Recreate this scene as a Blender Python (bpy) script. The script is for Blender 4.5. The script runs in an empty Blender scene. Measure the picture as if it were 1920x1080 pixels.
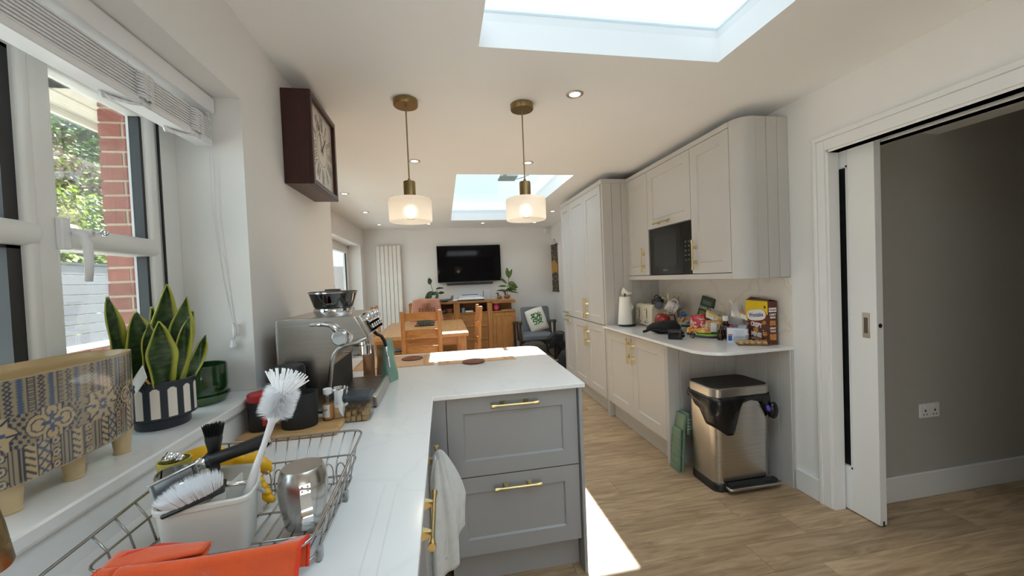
import bpy, bmesh, math, random
from mathutils import Vector, Matrix, noise
PI = math.pi
random.seed(7)
SC = bpy.context.scene
COL = SC.collection
V3 = Vector

# ---------------------------------------------------------------- camera
def make_camera():
    yaw, pit, rol = math.radians(10.073), math.radians(-1.330), math.radians(2.358)
    f = V3((math.sin(yaw) * math.cos(pit), math.cos(yaw) * math.cos(pit), math.sin(pit)))
    r = V3((math.cos(yaw), -math.sin(yaw), 0))
    u = r.cross(f)
    X = r * math.cos(rol) - u * math.sin(rol)
    Y = r * math.sin(rol) + u * math.cos(rol)
    cd = bpy.data.cameras.new('camera')
    cd.sensor_width = 36.0
    cd.lens = 722.8 / 1920 * 36
    cd.clip_start = 0.02
    cd.clip_end = 300
    o = bpy.data.objects.new('camera', cd)
    COL.objects.link(o)
    m = Matrix((X, Y, -f)).transposed().to_4x4()
    m.translation = V3((0, 0, 1.413))
    o.matrix_world = m
    SC.camera = o
make_camera()

# ---------------------------------------------------------------- light
SKY = (0.74, 0.89, 1.0)
SKY_STRENGTH = 5.2
SUN_STRENGTH = 30.0
EXPOSURE = -0.30
SPOT_W = 6.5
W = bpy.data.worlds.new('world')
SC.world = W
W.use_nodes = True
W.node_tree.nodes['Background'].inputs[0].default_value = (*SKY, 1)
W.node_tree.nodes['Background'].inputs[1].default_value = SKY_STRENGTH
sd = bpy.data.lights.new('sun', 'SUN')
sd.energy = SUN_STRENGTH
sd.angle = math.radians(0.53)
sd.color = (1.0, 0.99, 0.97)
so = bpy.data.objects.new('sun', sd)
COL.objects.link(so)
so.location = (3, 12, 14)
so.rotation_euler = V3((-0.182, -0.834, -1.0)).to_track_quat('-Z', 'Y').to_euler()
SC.view_settings.view_transform = 'Standard'
SC.view_settings.look = 'None'
SC.view_settings.gamma = 1.0
SC.view_settings.use_curve_mapping = False
SC.view_settings.exposure = EXPOSURE
try:
    cy = SC.cycles
    cy.use_denoising = True
    cy.max_bounces = 10
    cy.diffuse_bounces = 6
    cy.glossy_bounces = 4
    cy.transmission_bounces = 6
    cy.transparent_max_bounces = 12
    cy.caustics_reflective = False
    cy.caustics_refractive = False
    cy.sample_clamp_indirect = 6.0
    cy.sample_clamp_direct = 0.0
except Exception:
    pass

# ---------------------------------------------------------------- materials
def s2l(c):
    return tuple(((x / 255) / 12.92 if x / 255 <= 0.04045 else (((x / 255) + 0.055) / 1.055) ** 2.4) for x in c)

def P(name, rgb, rough=0.5, metal=0.0, var=0.06, scale=8.0, bump=0.0, bscale=60.0, stretch=None, coat=0.0, spec=0.5,
      emit=None, estr=0.0, attr=None, objrand=0.0, sheen=0.0, sss=0.0, trans=0.0):
    """principled material with procedural noise variation; rgb is sRGB 0-255"""
    m = bpy.data.materials.new(name)
    m.use_nodes = True
    nt = m.node_tree
    b = nt.nodes['Principled BSDF']
    L = nt.links.new
    c = s2l(rgb)
    b.inputs['Roughness'].default_value = rough
    b.inputs['Metallic'].default_value = metal
    b.inputs['Coat Weight'].default_value = coat
    b.inputs['Specular IOR Level'].default_value = spec
    b.inputs['Sheen Weight'].default_value = sheen
    b.inputs['Transmission Weight'].default_value = trans
    if sss:
        b.inputs['Subsurface Weight'].default_value = sss
        b.inputs['Subsurface Radius'].default_value = (0.02, 0.02, 0.02)
    b.inputs['Base Color'].default_value = (*c, 1)
    tc = nt.nodes.new('ShaderNodeTexCoord')
    src = tc.outputs['Object']
    if stretch:
        mp = nt.nodes.new('ShaderNodeMapping')
        mp.inputs['Scale'].default_value = stretch
        L(src, mp.inputs['Vector'])
        src = mp.outputs['Vector']
    col = None
    if attr:
        a = nt.nodes.new('ShaderNodeVertexColor')
        a.layer_name = attr
        col = a.outputs['Color']
        L(col, b.inputs['Base Color'])
    if var:
        n = nt.nodes.new('ShaderNodeTexNoise')
        n.inputs['Scale'].default_value = scale
        n.inputs['Detail'].default_value = 3
        L(src, n.inputs['Vector'])
        mx = nt.nodes.new('ShaderNodeMix')
        mx.data_type = 'RGBA'
        mx.blend_type = 'MULTIPLY'
        mx.inputs['Factor'].default_value = 1.0
        rp = nt.nodes.new('ShaderNodeValToRGB')
        rp.color_ramp.elements[0].position = 0.3
        rp.color_ramp.elements[1].position = 0.7
        rp.color_ramp.elements[0].color = (1 - var, 1 - var, 1 - var, 1)
        rp.color_ramp.elements[1].color = (1 + var * 0.3,) * 3 + (1,)
        L(n.outputs['Fac'], rp.inputs['Fac'])
        if col:
            L(col, mx.inputs['A'])
        else:
            mx.inputs['A'].default_value = (*c, 1)
        L(rp.outputs['Color'], mx.inputs['B'])
        col = mx.outputs['Result']
        if objrand:
            oi = nt.nodes.new('ShaderNodeObjectInfo')
            mr = nt.nodes.new('ShaderNodeMapRange')
            mr.inputs['To Min'].default_value = 1 - objrand
            mr.inputs['To Max'].default_value = 1 + objrand
            L(oi.outputs['Random'], mr.inputs['Value'])
            m2 = nt.nodes.new('ShaderNodeVectorMath')
            m2.operation = 'SCALE'
            L(col, m2.inputs[0])
            L(mr.outputs['Result'], m2.inputs['Scale'])
            col = m2.outputs['Vector']
        L(col, b.inputs['Base Color'])
    if bump:
        n2 = nt.nodes.new('ShaderNodeTexNoise')
        n2.inputs['Scale'].default_value = bscale
        n2.inputs['Detail'].default_value = 2
        L(src, n2.inputs['Vector'])
        bp = nt.nodes.new('ShaderNodeBump')
        bp.inputs['Strength'].default_value = bump
        bp.inputs['Distance'].default_value = 0.002
        L(n2.outputs['Fac'], bp.inputs['Height'])
        L(bp.outputs['Normal'], b.inputs['Normal'])
    if emit:
        b.inputs['Emission Color'].default_value = (*s2l(emit), 1)
        b.inputs['Emission Strength'].default_value = estr
    return m

def WOOD(name, c1, c2, stretch, rough=0.45, scale=3.0, rand=0.08, knots=0.0, dist=1.2):
    m = bpy.data.materials.new(name)
    m.use_nodes = True
    nt = m.node_tree
    b = nt.nodes['Principled BSDF']
    L = nt.links.new
    tc = nt.nodes.new('ShaderNodeTexCoord')
    oi = nt.nodes.new('ShaderNodeObjectInfo')
    va = nt.nodes.new('ShaderNodeVectorMath'); va.operation = 'MULTIPLY_ADD'
    cb = nt.nodes.new('ShaderNodeCombineXYZ')
    for k in ('X', 'Y', 'Z'):
        L(oi.outputs['Random'], cb.inputs[k])
    L(cb.outputs[0], va.inputs[0])
    va.inputs[1].default_value = (13, 29, 7)
    L(tc.outputs['Object'], va.inputs[2])
    mp = nt.nodes.new('ShaderNodeMapping')
    mp.inputs['Scale'].default_value = stretch
    L(va.outputs[0], mp.inputs['Vector'])
    n = nt.nodes.new('ShaderNodeTexNoise')
    n.inputs['Scale'].default_value = scale
    n.inputs['Detail'].default_value = 6
    n.inputs['Roughness'].default_value = 0.62
    n.inputs['Distortion'].default_value = dist
    L(mp.outputs[0], n.inputs['Vector'])
    rp = nt.nodes.new('ShaderNodeValToRGB')
    rp.color_ramp.elements[0].position = 0.33
    rp.color_ramp.elements[0].color = (*s2l(c1), 1)
    rp.color_ramp.elements[1].position = 0.66
    rp.color_ramp.elements[1].color = (*s2l(c2), 1)
    L(n.outputs['Fac'], rp.inputs['Fac'])
    mr = nt.nodes.new('ShaderNodeMapRange')
    mr.inputs['To Min'].default_value = 1 - rand
    mr.inputs['To Max'].default_value = 1 + rand
    L(oi.outputs['Random'], mr.inputs['Value'])
    sc = nt.nodes.new('ShaderNodeVectorMath'); sc.operation = 'SCALE'
    L(rp.outputs['Color'], sc.inputs[0])
    L(mr.outputs['Result'], sc.inputs['Scale'])
    L(sc.outputs['Vector'], b.inputs['Base Color'])
    b.inputs['Roughness'].default_value = rough
    bp = nt.nodes.new('ShaderNodeBump')
    bp.inputs['Strength'].default_value = 0.12
    bp.inputs['Distance'].default_value = 0.002
    L(n.outputs['Fac'], bp.inputs['Height'])
    L(bp.outputs['Normal'], b.inputs['Normal'])
    return m

def QUARTZ(name, base, vein, rough=0.16, amt=0.5):
    m = bpy.data.materials.new(name)
    m.use_nodes = True
    nt = m.node_tree
    b = nt.nodes['Principled BSDF']
    L = nt.links.new
    tc = nt.nodes.new('ShaderNodeTexCoord')
    n0 = nt.nodes.new('ShaderNodeTexNoise')
    n0.inputs['Scale'].default_value = 2.2
    n0.inputs['Detail'].default_value = 6
    L(tc.outputs['Object'], n0.inputs['Vector'])
    ad = nt.nodes.new('ShaderNodeMix'); ad.data_type = 'RGBA'; ad.blend_type = 'LINEAR_LIGHT'
    ad.inputs['Factor'].default_value = 0.35
    L(tc.outputs['Object'], ad.inputs['A'])
    L(n0.outputs['Color'], ad.inputs['B'])
    vo = nt.nodes.new('ShaderNodeTexVoronoi')
    vo.feature = 'DISTANCE_TO_EDGE'
    vo.inputs['Scale'].default_value = 2.3
    L(ad.outputs['Result'], vo.inputs['Vector'])
    rp = nt.nodes.new('ShaderNodeValToRGB')
    rp.color_ramp.elements[0].position = 0.0
    rp.color_ramp.elements[0].color = (amt, amt, amt, 1)
    rp.color_ramp.elements[1].position = 0.035
    rp.color_ramp.elements[1].color = (0, 0, 0, 1)
    L(vo.outputs['Distance'], rp.inputs['Fac'])
    mx = nt.nodes.new('ShaderNodeMix'); mx.data_type = 'RGBA'
    mx.inputs['A'].default_value = (*s2l(base), 1)
    mx.inputs['B'].default_value = (*s2l(vein), 1)
    L(rp.outputs['Color'], mx.inputs['Factor'])
    L(mx.outputs['Result'], b.inputs['Base Color'])
    b.inputs['Roughness'].default_value = rough
    return m

def GLASS(name, tint=(255, 255, 255), gloss=0.08, rough=0.02, mirror=0.45):
    """thin clear sheet: mostly passes light, mirrors a little"""
    m = bpy.data.materials.new(name)
    m.use_nodes = True
    nt = m.node_tree
    nt.nodes.clear()
    out = nt.nodes.new('ShaderNodeOutputMaterial')
    t = nt.nodes.new('ShaderNodeBsdfTransparent')
    t.inputs[0].default_value = (*s2l(tint), 1)
    g = nt.nodes.new('ShaderNodeBsdfGlossy')
    g.inputs['Roughness'].default_value = rough
    fr = nt.nodes.new('ShaderNodeFresnel')
    fr.inputs['IOR'].default_value = 1.35
    ma = nt.nodes.new('ShaderNodeMath'); ma.operation = 'MULTIPLY_ADD'
    ma.inputs[1].default_value = mirror
    ma.inputs[2].default_value = gloss * 0.3
    mx = nt.nodes.new('ShaderNodeMixShader')
    nt.links.new(fr.outputs[0], ma.inputs[0])
    nt.links.new(ma.outputs[0], mx.inputs[0])
    nt.links.new(t.outputs[0], mx.inputs[1])
    nt.links.new(g.outputs[0], mx.inputs[2])
    nt.links.new(mx.outputs[0], out.inputs[0])
    return m

def FROST(name, rgb, tr=0.6, clear=0.0):
    m = bpy.data.materials.new(name)
    m.use_nodes = True
    nt = m.node_tree
    nt.nodes.clear()
    out = nt.nodes.new('ShaderNodeOutputMaterial')
    d = nt.nodes.new('ShaderNodeBsdfDiffuse'); d.inputs[0].default_value = (*s2l(rgb), 1)
    t = nt.nodes.new('ShaderNodeBsdfTranslucent'); t.inputs[0].default_value = (*s2l(rgb), 1)
    mx = nt.nodes.new('ShaderNodeMixShader'); mx.inputs[0].default_value = tr
    nt.links.new(d.outputs[0], mx.inputs[1]); nt.links.new(t.outputs[0], mx.inputs[2])
    g = nt.nodes.new('ShaderNodeBsdfGlossy'); g.inputs['Roughness'].default_value = 0.25
    m2 = nt.nodes.new('ShaderNodeMixShader'); m2.inputs[0].default_value = 0.05
    nt.links.new(mx.outputs[0], m2.inputs[1]); nt.links.new(g.outputs[0], m2.inputs[2])
    last = m2
    if clear:
        tp = nt.nodes.new('ShaderNodeBsdfTransparent')
        m3 = nt.nodes.new('ShaderNodeMixShader'); m3.inputs[0].default_value = clear
        nt.links.new(m2.outputs[0], m3.inputs[1]); nt.links.new(tp.outputs[0], m3.inputs[2])
        last = m3
    nt.links.new(last.outputs[0], out.inputs[0])
    return m

def EMIT(name, rgb, s):
    m = bpy.data.materials.new(name)
    m.use_nodes = True
    nt = m.node_tree
    nt.nodes.clear()
    out = nt.nodes.new('ShaderNodeOutputMaterial')
    e = nt.nodes.new('ShaderNodeEmission')
    e.inputs[0].default_value = (*s2l(rgb), 1)
    e.inputs[1].default_value = s
    nt.links.new(e.outputs[0], out.inputs[0])
    return m

K = {}
K['wall'] = P('wall_paint', (234, 233, 231), 0.85, var=0.015, scale=3, bump=0.05, bscale=220)
K['ceiling'] = P('ceiling_paint', (240, 240, 240), 0.9, var=0.015, scale=2)
K['trim'] = P('white_gloss_paint', (232, 232, 231), 0.35, var=0.01)
K['upvc'] = P('white_plastic_frame', (236, 236, 233), 0.3, var=0.01)
K['gasket'] = P('black_rubber_gasket', (38, 39, 41), 0.5, var=0.1, bump=0.1, bscale=150)
K['alu'] = P('brushed_aluminium', (190, 190, 188), 0.35, 1.0, stretch=(1, 1, 20))
K['cab'] = P('taupe_grey_cabinet_paint', (192, 189, 185), 0.45, var=0.012, bump=0.04, bscale=160)
K['cabd'] = P('shaded_cabinet_paint', (156, 156, 157), 0.45, var=0.012, bump=0.04, bscale=160)  # same cabinet paint, with shade on island and left run darkened into the colour
K['gap'] = P('dark_cabinet_inside', (60, 58, 56), 0.8)
K['brass'] = P('satin_brass', (206, 184, 132), 0.28, 1.0, var=0.08, scale=30)
K['abrass'] = P('aged_brass', (150, 128, 88), 0.33, 1.0, var=0.06, stretch=(1, 1, 25), bump=0.1, bscale=40)
K['quartz'] = QUARTZ('white_veined_quartz', (233, 232, 231), (200, 198, 196), 0.14, 0.14)
K['splash'] = QUARTZ('marbled_quartz_splashback', (226, 218, 208), (176, 158, 138), 0.2, 0.2)
K['floor'] = WOOD('oak_floor_board', (148, 120, 90), (194, 165, 130), (1.2, 11, 8), 0.42, 2.2, 0.10)
K['oak'] = WOOD('honey_oak', (163, 104, 50), (199, 140, 78), (1.5, 14, 14), 0.4, 2.5, 0.03)
K['oakz'] = WOOD('honey_oak_upright', (163, 104, 50), (199, 140, 78), (14, 14, 1.5), 0.4, 2.5, 0.03)
K['oakd'] = WOOD('sideboard_oak', (150, 98, 50), (180, 124, 68), (2, 14, 14), 0.45, 2.5, 0.02)
K['board'] = WOOD('chopping_board_wood', (176, 132, 84), (214, 172, 120), (2, 12, 12), 0.5, 3, 0.02)
K['mahog'] = WOOD('dark_mahogany', (44, 16, 14), (62, 24, 20), (10, 10, 1.2), 0.35, 4, 0.02)
K['darkwood'] = WOOD('dark_stained_wood', (38, 28, 24), (60, 45, 36), (8, 8, 2), 0.4, 4, 0.02)
K['steel'] = P('brushed_steel', (196, 192, 187), 0.27, 1.0, var=0.10, scale=5, stretch=(1, 1, 30), bump=0.06, bscale=30)
K['steelh'] = P('brushed_steel_sideways', (188, 184, 178), 0.30, 1.0, var=0.10, scale=5, stretch=(1, 1, 40), bump=0.05, bscale=30)
K['chrome'] = P('polished_chrome', (225, 226, 228), 0.06, 1.0, var=0.0)
K['wire'] = P('steel_wire', (176, 174, 172), 0.22, 1.0, var=0.0)
K['black'] = P('black_plastic', (24, 24, 26), 0.42, var=0.15)
K['blackm'] = P('matt_black_plastic', (30, 31, 33), 0.62, var=0.12, bump=0.1, bscale=300)
K['blackg'] = P('gloss_black_glass', (8, 8, 10), 0.05, var=0.0)
K['blackfab'] = P('black_nylon', (20, 20, 22), 0.75, var=0.2, bump=0.4, bscale=120)
K['white'] = P('white_plastic', (236, 236, 238), 0.4, var=0.01)
K['whitep'] = P('white_paper', (238, 236, 232), 0.8, var=0.02)
K['cream'] = P('cream_enamel', (226, 216, 192), 0.25, var=0.01)
K['red'] = P('red_plastic', (176, 28, 30), 0.35)
K['pane'] = GLASS('window_glass', (250, 253, 252))
K['roofpane'] = GLASS('roof_light_glass', (249, 253, 254), mirror=0.74)
K['clear'] = GLASS('clear_plastic', (250, 250, 249), 0.1, 0.06)
K['smoke'] = GLASS('smoked_plastic', (120, 124, 124), 0.4, 0.04)
K['amber'] = P('amber_liquid', (206, 138, 78), 0.15)
K['darkamber'] = P('dark_amber_glass', (44, 22, 14), 0.12, var=0.1)
K['frost'] = FROST('frosted_glass_shade', (240, 234, 226), 0.6, 0.2)
K['milky'] = FROST('milky_plastic', (250, 248, 242), 0.32)
K['bulb'] = EMIT('lit_bulb', (255, 236, 206), 7.0)
_nt = K['bulb'].node_tree
_lw = _nt.nodes.new('ShaderNodeLayerWeight'); _lw.inputs[0].default_value = 0.5
_m1 = _nt.nodes.new('ShaderNodeMath'); _m1.operation = 'SUBTRACT'; _m1.inputs[0].default_value = 1.0
_m2 = _nt.nodes.new('ShaderNodeMath'); _m2.operation = 'POWER'; _m2.inputs[1].default_value = 2.2
_m3 = _nt.nodes.new('ShaderNodeMath'); _m3.operation = 'MULTIPLY'; _m3.inputs[1].default_value = 8.0
_nt.links.new(_lw.outputs['Facing'], _m1.inputs[1]); _nt.links.new(_m1.outputs[0], _m2.inputs[0]); _nt.links.new(_m2.outputs[0], _m3.inputs[0])
_nt.links.new(_m3.outputs[0], [n for n in _nt.nodes if n.type == 'EMISSION'][0].inputs[1])
K['spotlens'] = EMIT('lit_downlight', (255, 236, 214), 9.0)
K['brick'] = P('red_brick', (142, 80, 66), 0.9, var=0.25, scale=30, bump=0.6, bscale=90, objrand=0.12)
K['mortar'] = P('sandy_mortar', (186, 166, 142), 0.95, var=0.12, scale=60, bump=0.5, bscale=150)
K['fence'] = P('grey_composite_board', (132, 131, 135), 0.7, var=0.10, scale=6, stretch=(6, 1, 30), objrand=0.04)
K['concrete'] = P('pale_concrete', (206, 204, 200), 0.9, var=0.08, scale=20)
K['paving'] = P('pale_paving', (205, 202, 195), 0.9, var=0.12, scale=4)
K['leafy'] = P('yellow_green_leaf', (150, 172, 52), 0.5, var=0.25, scale=3)
K['leafd'] = P('deep_green_leaf', (74, 104, 44), 0.5, var=0.3, scale=3)
K['twig'] = P('dry_brown_twig', (112, 96, 78), 0.8, var=0.3, scale=4)
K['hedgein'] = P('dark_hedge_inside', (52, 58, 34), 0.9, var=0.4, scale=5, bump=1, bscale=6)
K['leaf'] = P('glossy_dark_leaf', (48, 72, 40), 0.35, var=0.2, scale=25)
K['leafv'] = P('variegated_leaf', (96, 122, 58), 0.4, var=0.55, scale=22)
K['stem'] = P('green_stem', (92, 100, 54), 0.6)
K['soil'] = P('potting_soil', (50, 38, 30), 0.95, var=0.4, scale=60, bump=1, bscale=80)
K['greenp'] = P('green_glazed_pottery', (34, 66, 36), 0.12, var=0.25, scale=7, coat=0.6)
K['vc'] = P('painted_glaze', (255, 255, 255), 0.22, var=0.03, attr='paint', coat=0.5)
K['vcm'] = P('painted_matt', (255, 255, 255), 0.6, var=0.03, attr='paint')
K['vcl'] = P('snake_leaf', (255, 255, 255), 0.42, var=0.1, scale=40, attr='paint')
K['cream_clay'] = P('cream_glazed_clay', (200, 176, 134), 0.3, var=0.06, coat=0.3)
K['orange'] = P('orange_microfibre', (226, 84, 22), 0.95, var=0.12, scale=20, bump=0.5, bscale=500, sheen=0.4)
K['orangehem'] = P('red_orange_hem', (230, 62, 36), 0.9, bump=0.5, bscale=300)
K['towel'] = P('pale_grey_terry', (206, 206, 204), 0.95, var=0.08, scale=30, bump=0.6, bscale=400, sheen=0.3)
K['yellow'] = P('yellow_rubber', (236, 176, 20), 0.4, var=0.06)
K['sponge'] = P('yellow_green_sponge', (204, 190, 96), 0.8, var=0.2, scale=60)
K['blue'] = P('blue_plastic', (22, 112, 190), 0.4)
K['bristle'] = P('white_bristle', (252, 252, 254), 0.6, var=0.02)
K['bristleb'] = P('black_bristle', (16, 16, 17), 0.6)
K['sugar'] = P('brown_sugar_cube', (204, 170, 122), 0.85, var=0.15, scale=200, bump=0.5, bscale=400)
K['label'] = P('white_paper_label', (226, 222, 216), 0.7, var=0.03)
K['kraft'] = P('kraft_foil_bag', (170, 122, 88), 0.35, 0.3, var=0.2, scale=14, bump=0.6, bscale=30)
K['sage'] = P('sage_green_bag', (120, 158, 142), 0.5, var=0.06, bump=0.3, bscale=30)
K['sagep'] = P('sage_green_plastic', (112, 134, 112), 0.5, var=0.05)
K['rattan'] = P('brown_woven_rattan', (136, 82, 56), 0.7, var=0.35, scale=90, bump=0.8, bscale=160)
K['greyfab'] = P('grey_woven_fabric', (112, 114, 118), 0.95, var=0.12, scale=80, bump=0.4, bscale=300)
K['cushion'] = P('cream_cushion_fabric', (226, 220, 206), 0.95, var=0.04, bump=0.4, bscale=200)
K['palebl'] = P('pale_blue_grey_fabric', (176, 188, 206), 0.95, bump=0.3, bscale=200)
K['pinkcl'] = P('dusty_pink_cloth', (206, 150, 126), 0.9, var=0.1, scale=12, bump=0.3, bscale=200)
K['pinkcd'] = P('rust_print', (150, 88, 62), 0.9)
K['pink'] = P('bright_pink_plastic', (240, 84, 140), 0.4)
K['teal'] = P('teal_plastic', (116, 176, 178), 0.45)
K['bluegrey'] = P('grey_model_plastic', (104, 112, 122), 0.5)
K['duck'] = P('brown_carved_wood', (146, 96, 58), 0.5, var=0.35, scale=40)
K['mirror'] = P('dark_niche', (70, 50, 34), 0.7)
K['gold'] = P('gold_printed_cloth', (196, 148, 62), 0.85, var=0.4, scale=60)
K['choc'] = P('chocolate_brown_card', (92, 42, 26), 0.35, var=0.08)
K['yel'] = P('yellow_card', (244, 206, 10), 0.35)
K['navy'] = P('navy_ink', (24, 36, 96), 0.5)
K['biscuit'] = P('toasted_biscuit', (198, 140, 72), 0.8, var=0.3, scale=90, bump=0.6, bscale=150)
K['darkgreen'] = P('dark_green_card', (28, 44, 30), 0.35, var=0.3, scale=30)
K['lime'] = P('lime_green_plastic', (128, 196, 72), 0.4)
K['crimson'] = P('crimson_wrapper', (190, 34, 60), 0.3, var=0.2, scale=30)
K['amberw'] = P('yellow_wrapper', (226, 170, 48), 0.35, var=0.2, scale=30)
K['weave'] = P('raffia_mat', (222, 186, 150), 0.8, var=0.05, bump=0.3, bscale=200)
K['weaved'] = P('brown_mat_band', (170, 106, 70), 0.8, var=0.1)
K['bag'] = FROST('clear_polythene', (230, 230, 232), 0.5, 0.62)
K['binbag'] = P('black_bin_liner', (16, 16, 18), 0.25, var=0.2, bump=0.8, bscale=40)
K['purple'] = P('purple_drawstring', (96, 70, 190), 0.4)
K['clockface'] = P('silver_clock_dial', (206, 202, 194), 0.35, 0.35, var=0.03)
K['clocknum'] = P('grey_numeral', (120, 116, 108), 0.45)
K['tvs'] = P('tv_screen', (5, 5, 8), 0.05, var=0.0, spec=0.14)
K['micro'] = P('microwave_glass', (14, 15, 15), 0.06, var=0.0)
K['lead'] = P('dark_slate_pot_glaze', (38, 44, 54), 0.4, var=0.05)
K['blueclad'] = P('white_weatherboard', (226, 228, 230), 0.6, objrand=0.02)
K['stool'] = K['sagep']

# ---------------------------------------------------------------- mesh builder
class M:
    def __init__(s):
        s.v = []; s.f = []; s.c = []; s.mi = []
        s.cur = 0
    def vert(s, p, c=None):
        s.v.append(tuple(p)); s.c.append(c); return len(s.v) - 1
    def face(s, *i):
        s.f.append(tuple(i)); s.mi.append(s.cur)
    def box(s, x0, x1, y0, y1, z0, z1):
        b = [s.vert(p) for p in ((x0,y0,z0),(x1,y0,z0),(x1,y1,z0),(x0,y1,z0),(x0,y0,z1),(x1,y0,z1),(x1,y1,z1),(x0,y1,z1))]
        for q in ((0,3,2,1),(4,5,6,7),(0,1,5,4),(1,2,6,5),(2,3,7,6),(3,0,4,7)):
            s.face(*[b[k] for k in q])
        return s
    def obox(s, c, U, Vv, N):
        """oriented box: centre and three half-axis vectors"""
        c, U, Vv, N = V3(c), V3(U), V3(Vv), V3(N)
        b = []
        for k in (-1, 1):
            for (i, j) in ((-1,-1),(1,-1),(1,1),(-1,1)):
                b.append(s.vert(c + U*i + Vv*j + N*k))
        for q in ((0,3,2,1),(4,5,6,7),(0,1,5,4),(1,2,6,5),(2,3,7,6),(3,0,4,7)):
            s.face(*[b[k] for k in q])
        return s
    def ring(s, c, A, B, n, ph=0.0):
        return [s.vert(c + A*math.cos(ph + 2*PI*k/n) + B*math.sin(ph + 2*PI*k/n)) for k in range(n)]
    def bridge(s, r0, r1):
        n = len(r0)
        for k in range(n):
            s.face(r0[k], r0[(k+1) % n], r1[(k+1) % n], r1[k])
    def cone(s, p0, p1, r0, r1=None, n=14, caps=True, ph=0.0):
        r1 = r0 if r1 is None else r1
        p0, p1 = V3(p0), V3(p1)
        d = (p1 - p0).normalized()
        a = d.orthogonal().normalized(); b = d.cross(a)
        R0 = s.ring(p0, a*r0, b*r0, n, ph); R1 = s.ring(p1, a*r1, b*r1, n, ph)
        s.bridge(R0, R1)
        if caps:
            s.face(*reversed(R0)); s.face(*R1)
        return s
    def tube(s, pts, r, n=8, closed=False, caps=True):
        pts = [V3(p) for p in pts]
        m = len(pts)
        rr = r if isinstance(r, (list, tuple)) else [r] * m
        prev = None; rings = []
        for i, p in enumerate(pts):
            if closed:
                d = (pts[(i+1) % m] - pts[i-1])
            else:
                d = pts[min(i+1, m-1)] - pts[max(i-1, 0)]
            d.normalize()
            if prev is None:
                a = d.orthogonal().normalized()
            else:
                a = (prev - d * prev.dot(d))
                a = a.normalized() if a.length > 1e-6 else d.orthogonal().normalized()
            prev = a
            rings.append(s.ring(p, a*rr[i], d.cross(a)*rr[i], n))
        for i in range(m - 1):
            s.bridge(rings[i], rings[i+1])
        if closed:
            s.bridge(rings[-1], rings[0])
        elif caps:
            s.face(*reversed(rings[0])); s.face(*rings[-1])
        return s
    def lathe(s, prof, c=(0,0,0), n=28, sx=1.0, sy=1.0, axis=None, colf=None):
        """profile of (radius, height); first / last radius 0 closes"""
        c = V3(c)
        A, B, D = V3((sx,0,0)), V3((0,sy,0)), V3((0,0,1))
        if axis is not None:
            D = V3(axis).normalized(); A = D.orthogonal().normalized(); B = D.cross(A)
        prev = None
        for (r, z) in prof:
            if r <= 1e-6:
                cur = [s.vert(c + D*z)]
            else:
                cur = s.ring(c + D*z, A*r, B*r, n)
            if prev is not None:
                if len(prev) == 1 and len(cur) > 1:
                    for k in range(n): s.face(prev[0], cur[(k+1) % n], cur[k])
                elif len(cur) == 1 and len(prev) > 1:
                    for k in range(n): s.face(prev[k], prev[(k+1) % n], cur[0])
                elif len(cur) > 1:
                    s.bridge(prev, cur)
            prev = cur
        return s
    def prism(s, pts, axis, a, b):
        """2-D outline extruded along axis from a to b; x:(y,z) y:(x,z) z:(x,y)"""
        def mk(p, t):
            return (t, p[0], p[1]) if axis == 'x' else (p[0], t, p[1]) if axis == 'y' else (p[0], p[1], t)
        A = [s.vert(mk(p, a)) for p in pts]; B = [s.vert(mk(p, b)) for p in pts]
        s.bridge(A, B)
        s.face(*reversed(A)); s.face(*B)
        return s
    def grid(s, fn, nu, nv, cu=False, cv=False, colf=None):
        ids = [[None]*nv for _ in range(nu)]
        for i in range(nu):
            for j in range(nv):
                u = i / (nu if cu else nu - 1); v = j / (nv if cv else nv - 1)
                ids[i][j] = s.vert(fn(u, v), colf(u, v) if colf else None)
        for i in range(nu if cu else nu - 1):
            for j in range(nv if cv else nv - 1):
                s.face(ids[i][j], ids[(i+1) % nu][j], ids[(i+1) % nu][(j+1) % nv], ids[i][(j+1) % nv])
        return ids
    def sphere(s, c, rx, ry=None, rz=None, nu=16, nv=10):
        ry = rx if ry is None else ry; rz = rx if rz is None else rz
        prof = [(math.sin(PI*k/nv), -math.cos(PI*k/nv)) for k in range(nv+1)]
        c = V3(c); prev = None
        for (r, z) in prof:
            if r < 1e-6: cur = [s.vert(c + V3((0,0,z*rz)))]
            else: cur = [s.vert(c + V3((rx*r*math.cos(2*PI*k/nu), ry*r*math.sin(2*PI*k/nu), z*rz))) for k in range(nu)]
            if prev is not None:
                if len(prev) == 1:
                    for k in range(nu): s.face(prev[0], cur[(k+1) % nu], cur[k])
                elif len(cur) == 1:
                    for k in range(nu): s.face(prev[k], prev[(k+1) % nu], cur[0])
                else: s.bridge(prev, cur)
            prev = cur
        return s

def wloc(o):
    p = V3((0,0,0))
    while o is not None:
        p = p + o.location; o = o.parent
    return p

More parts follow.
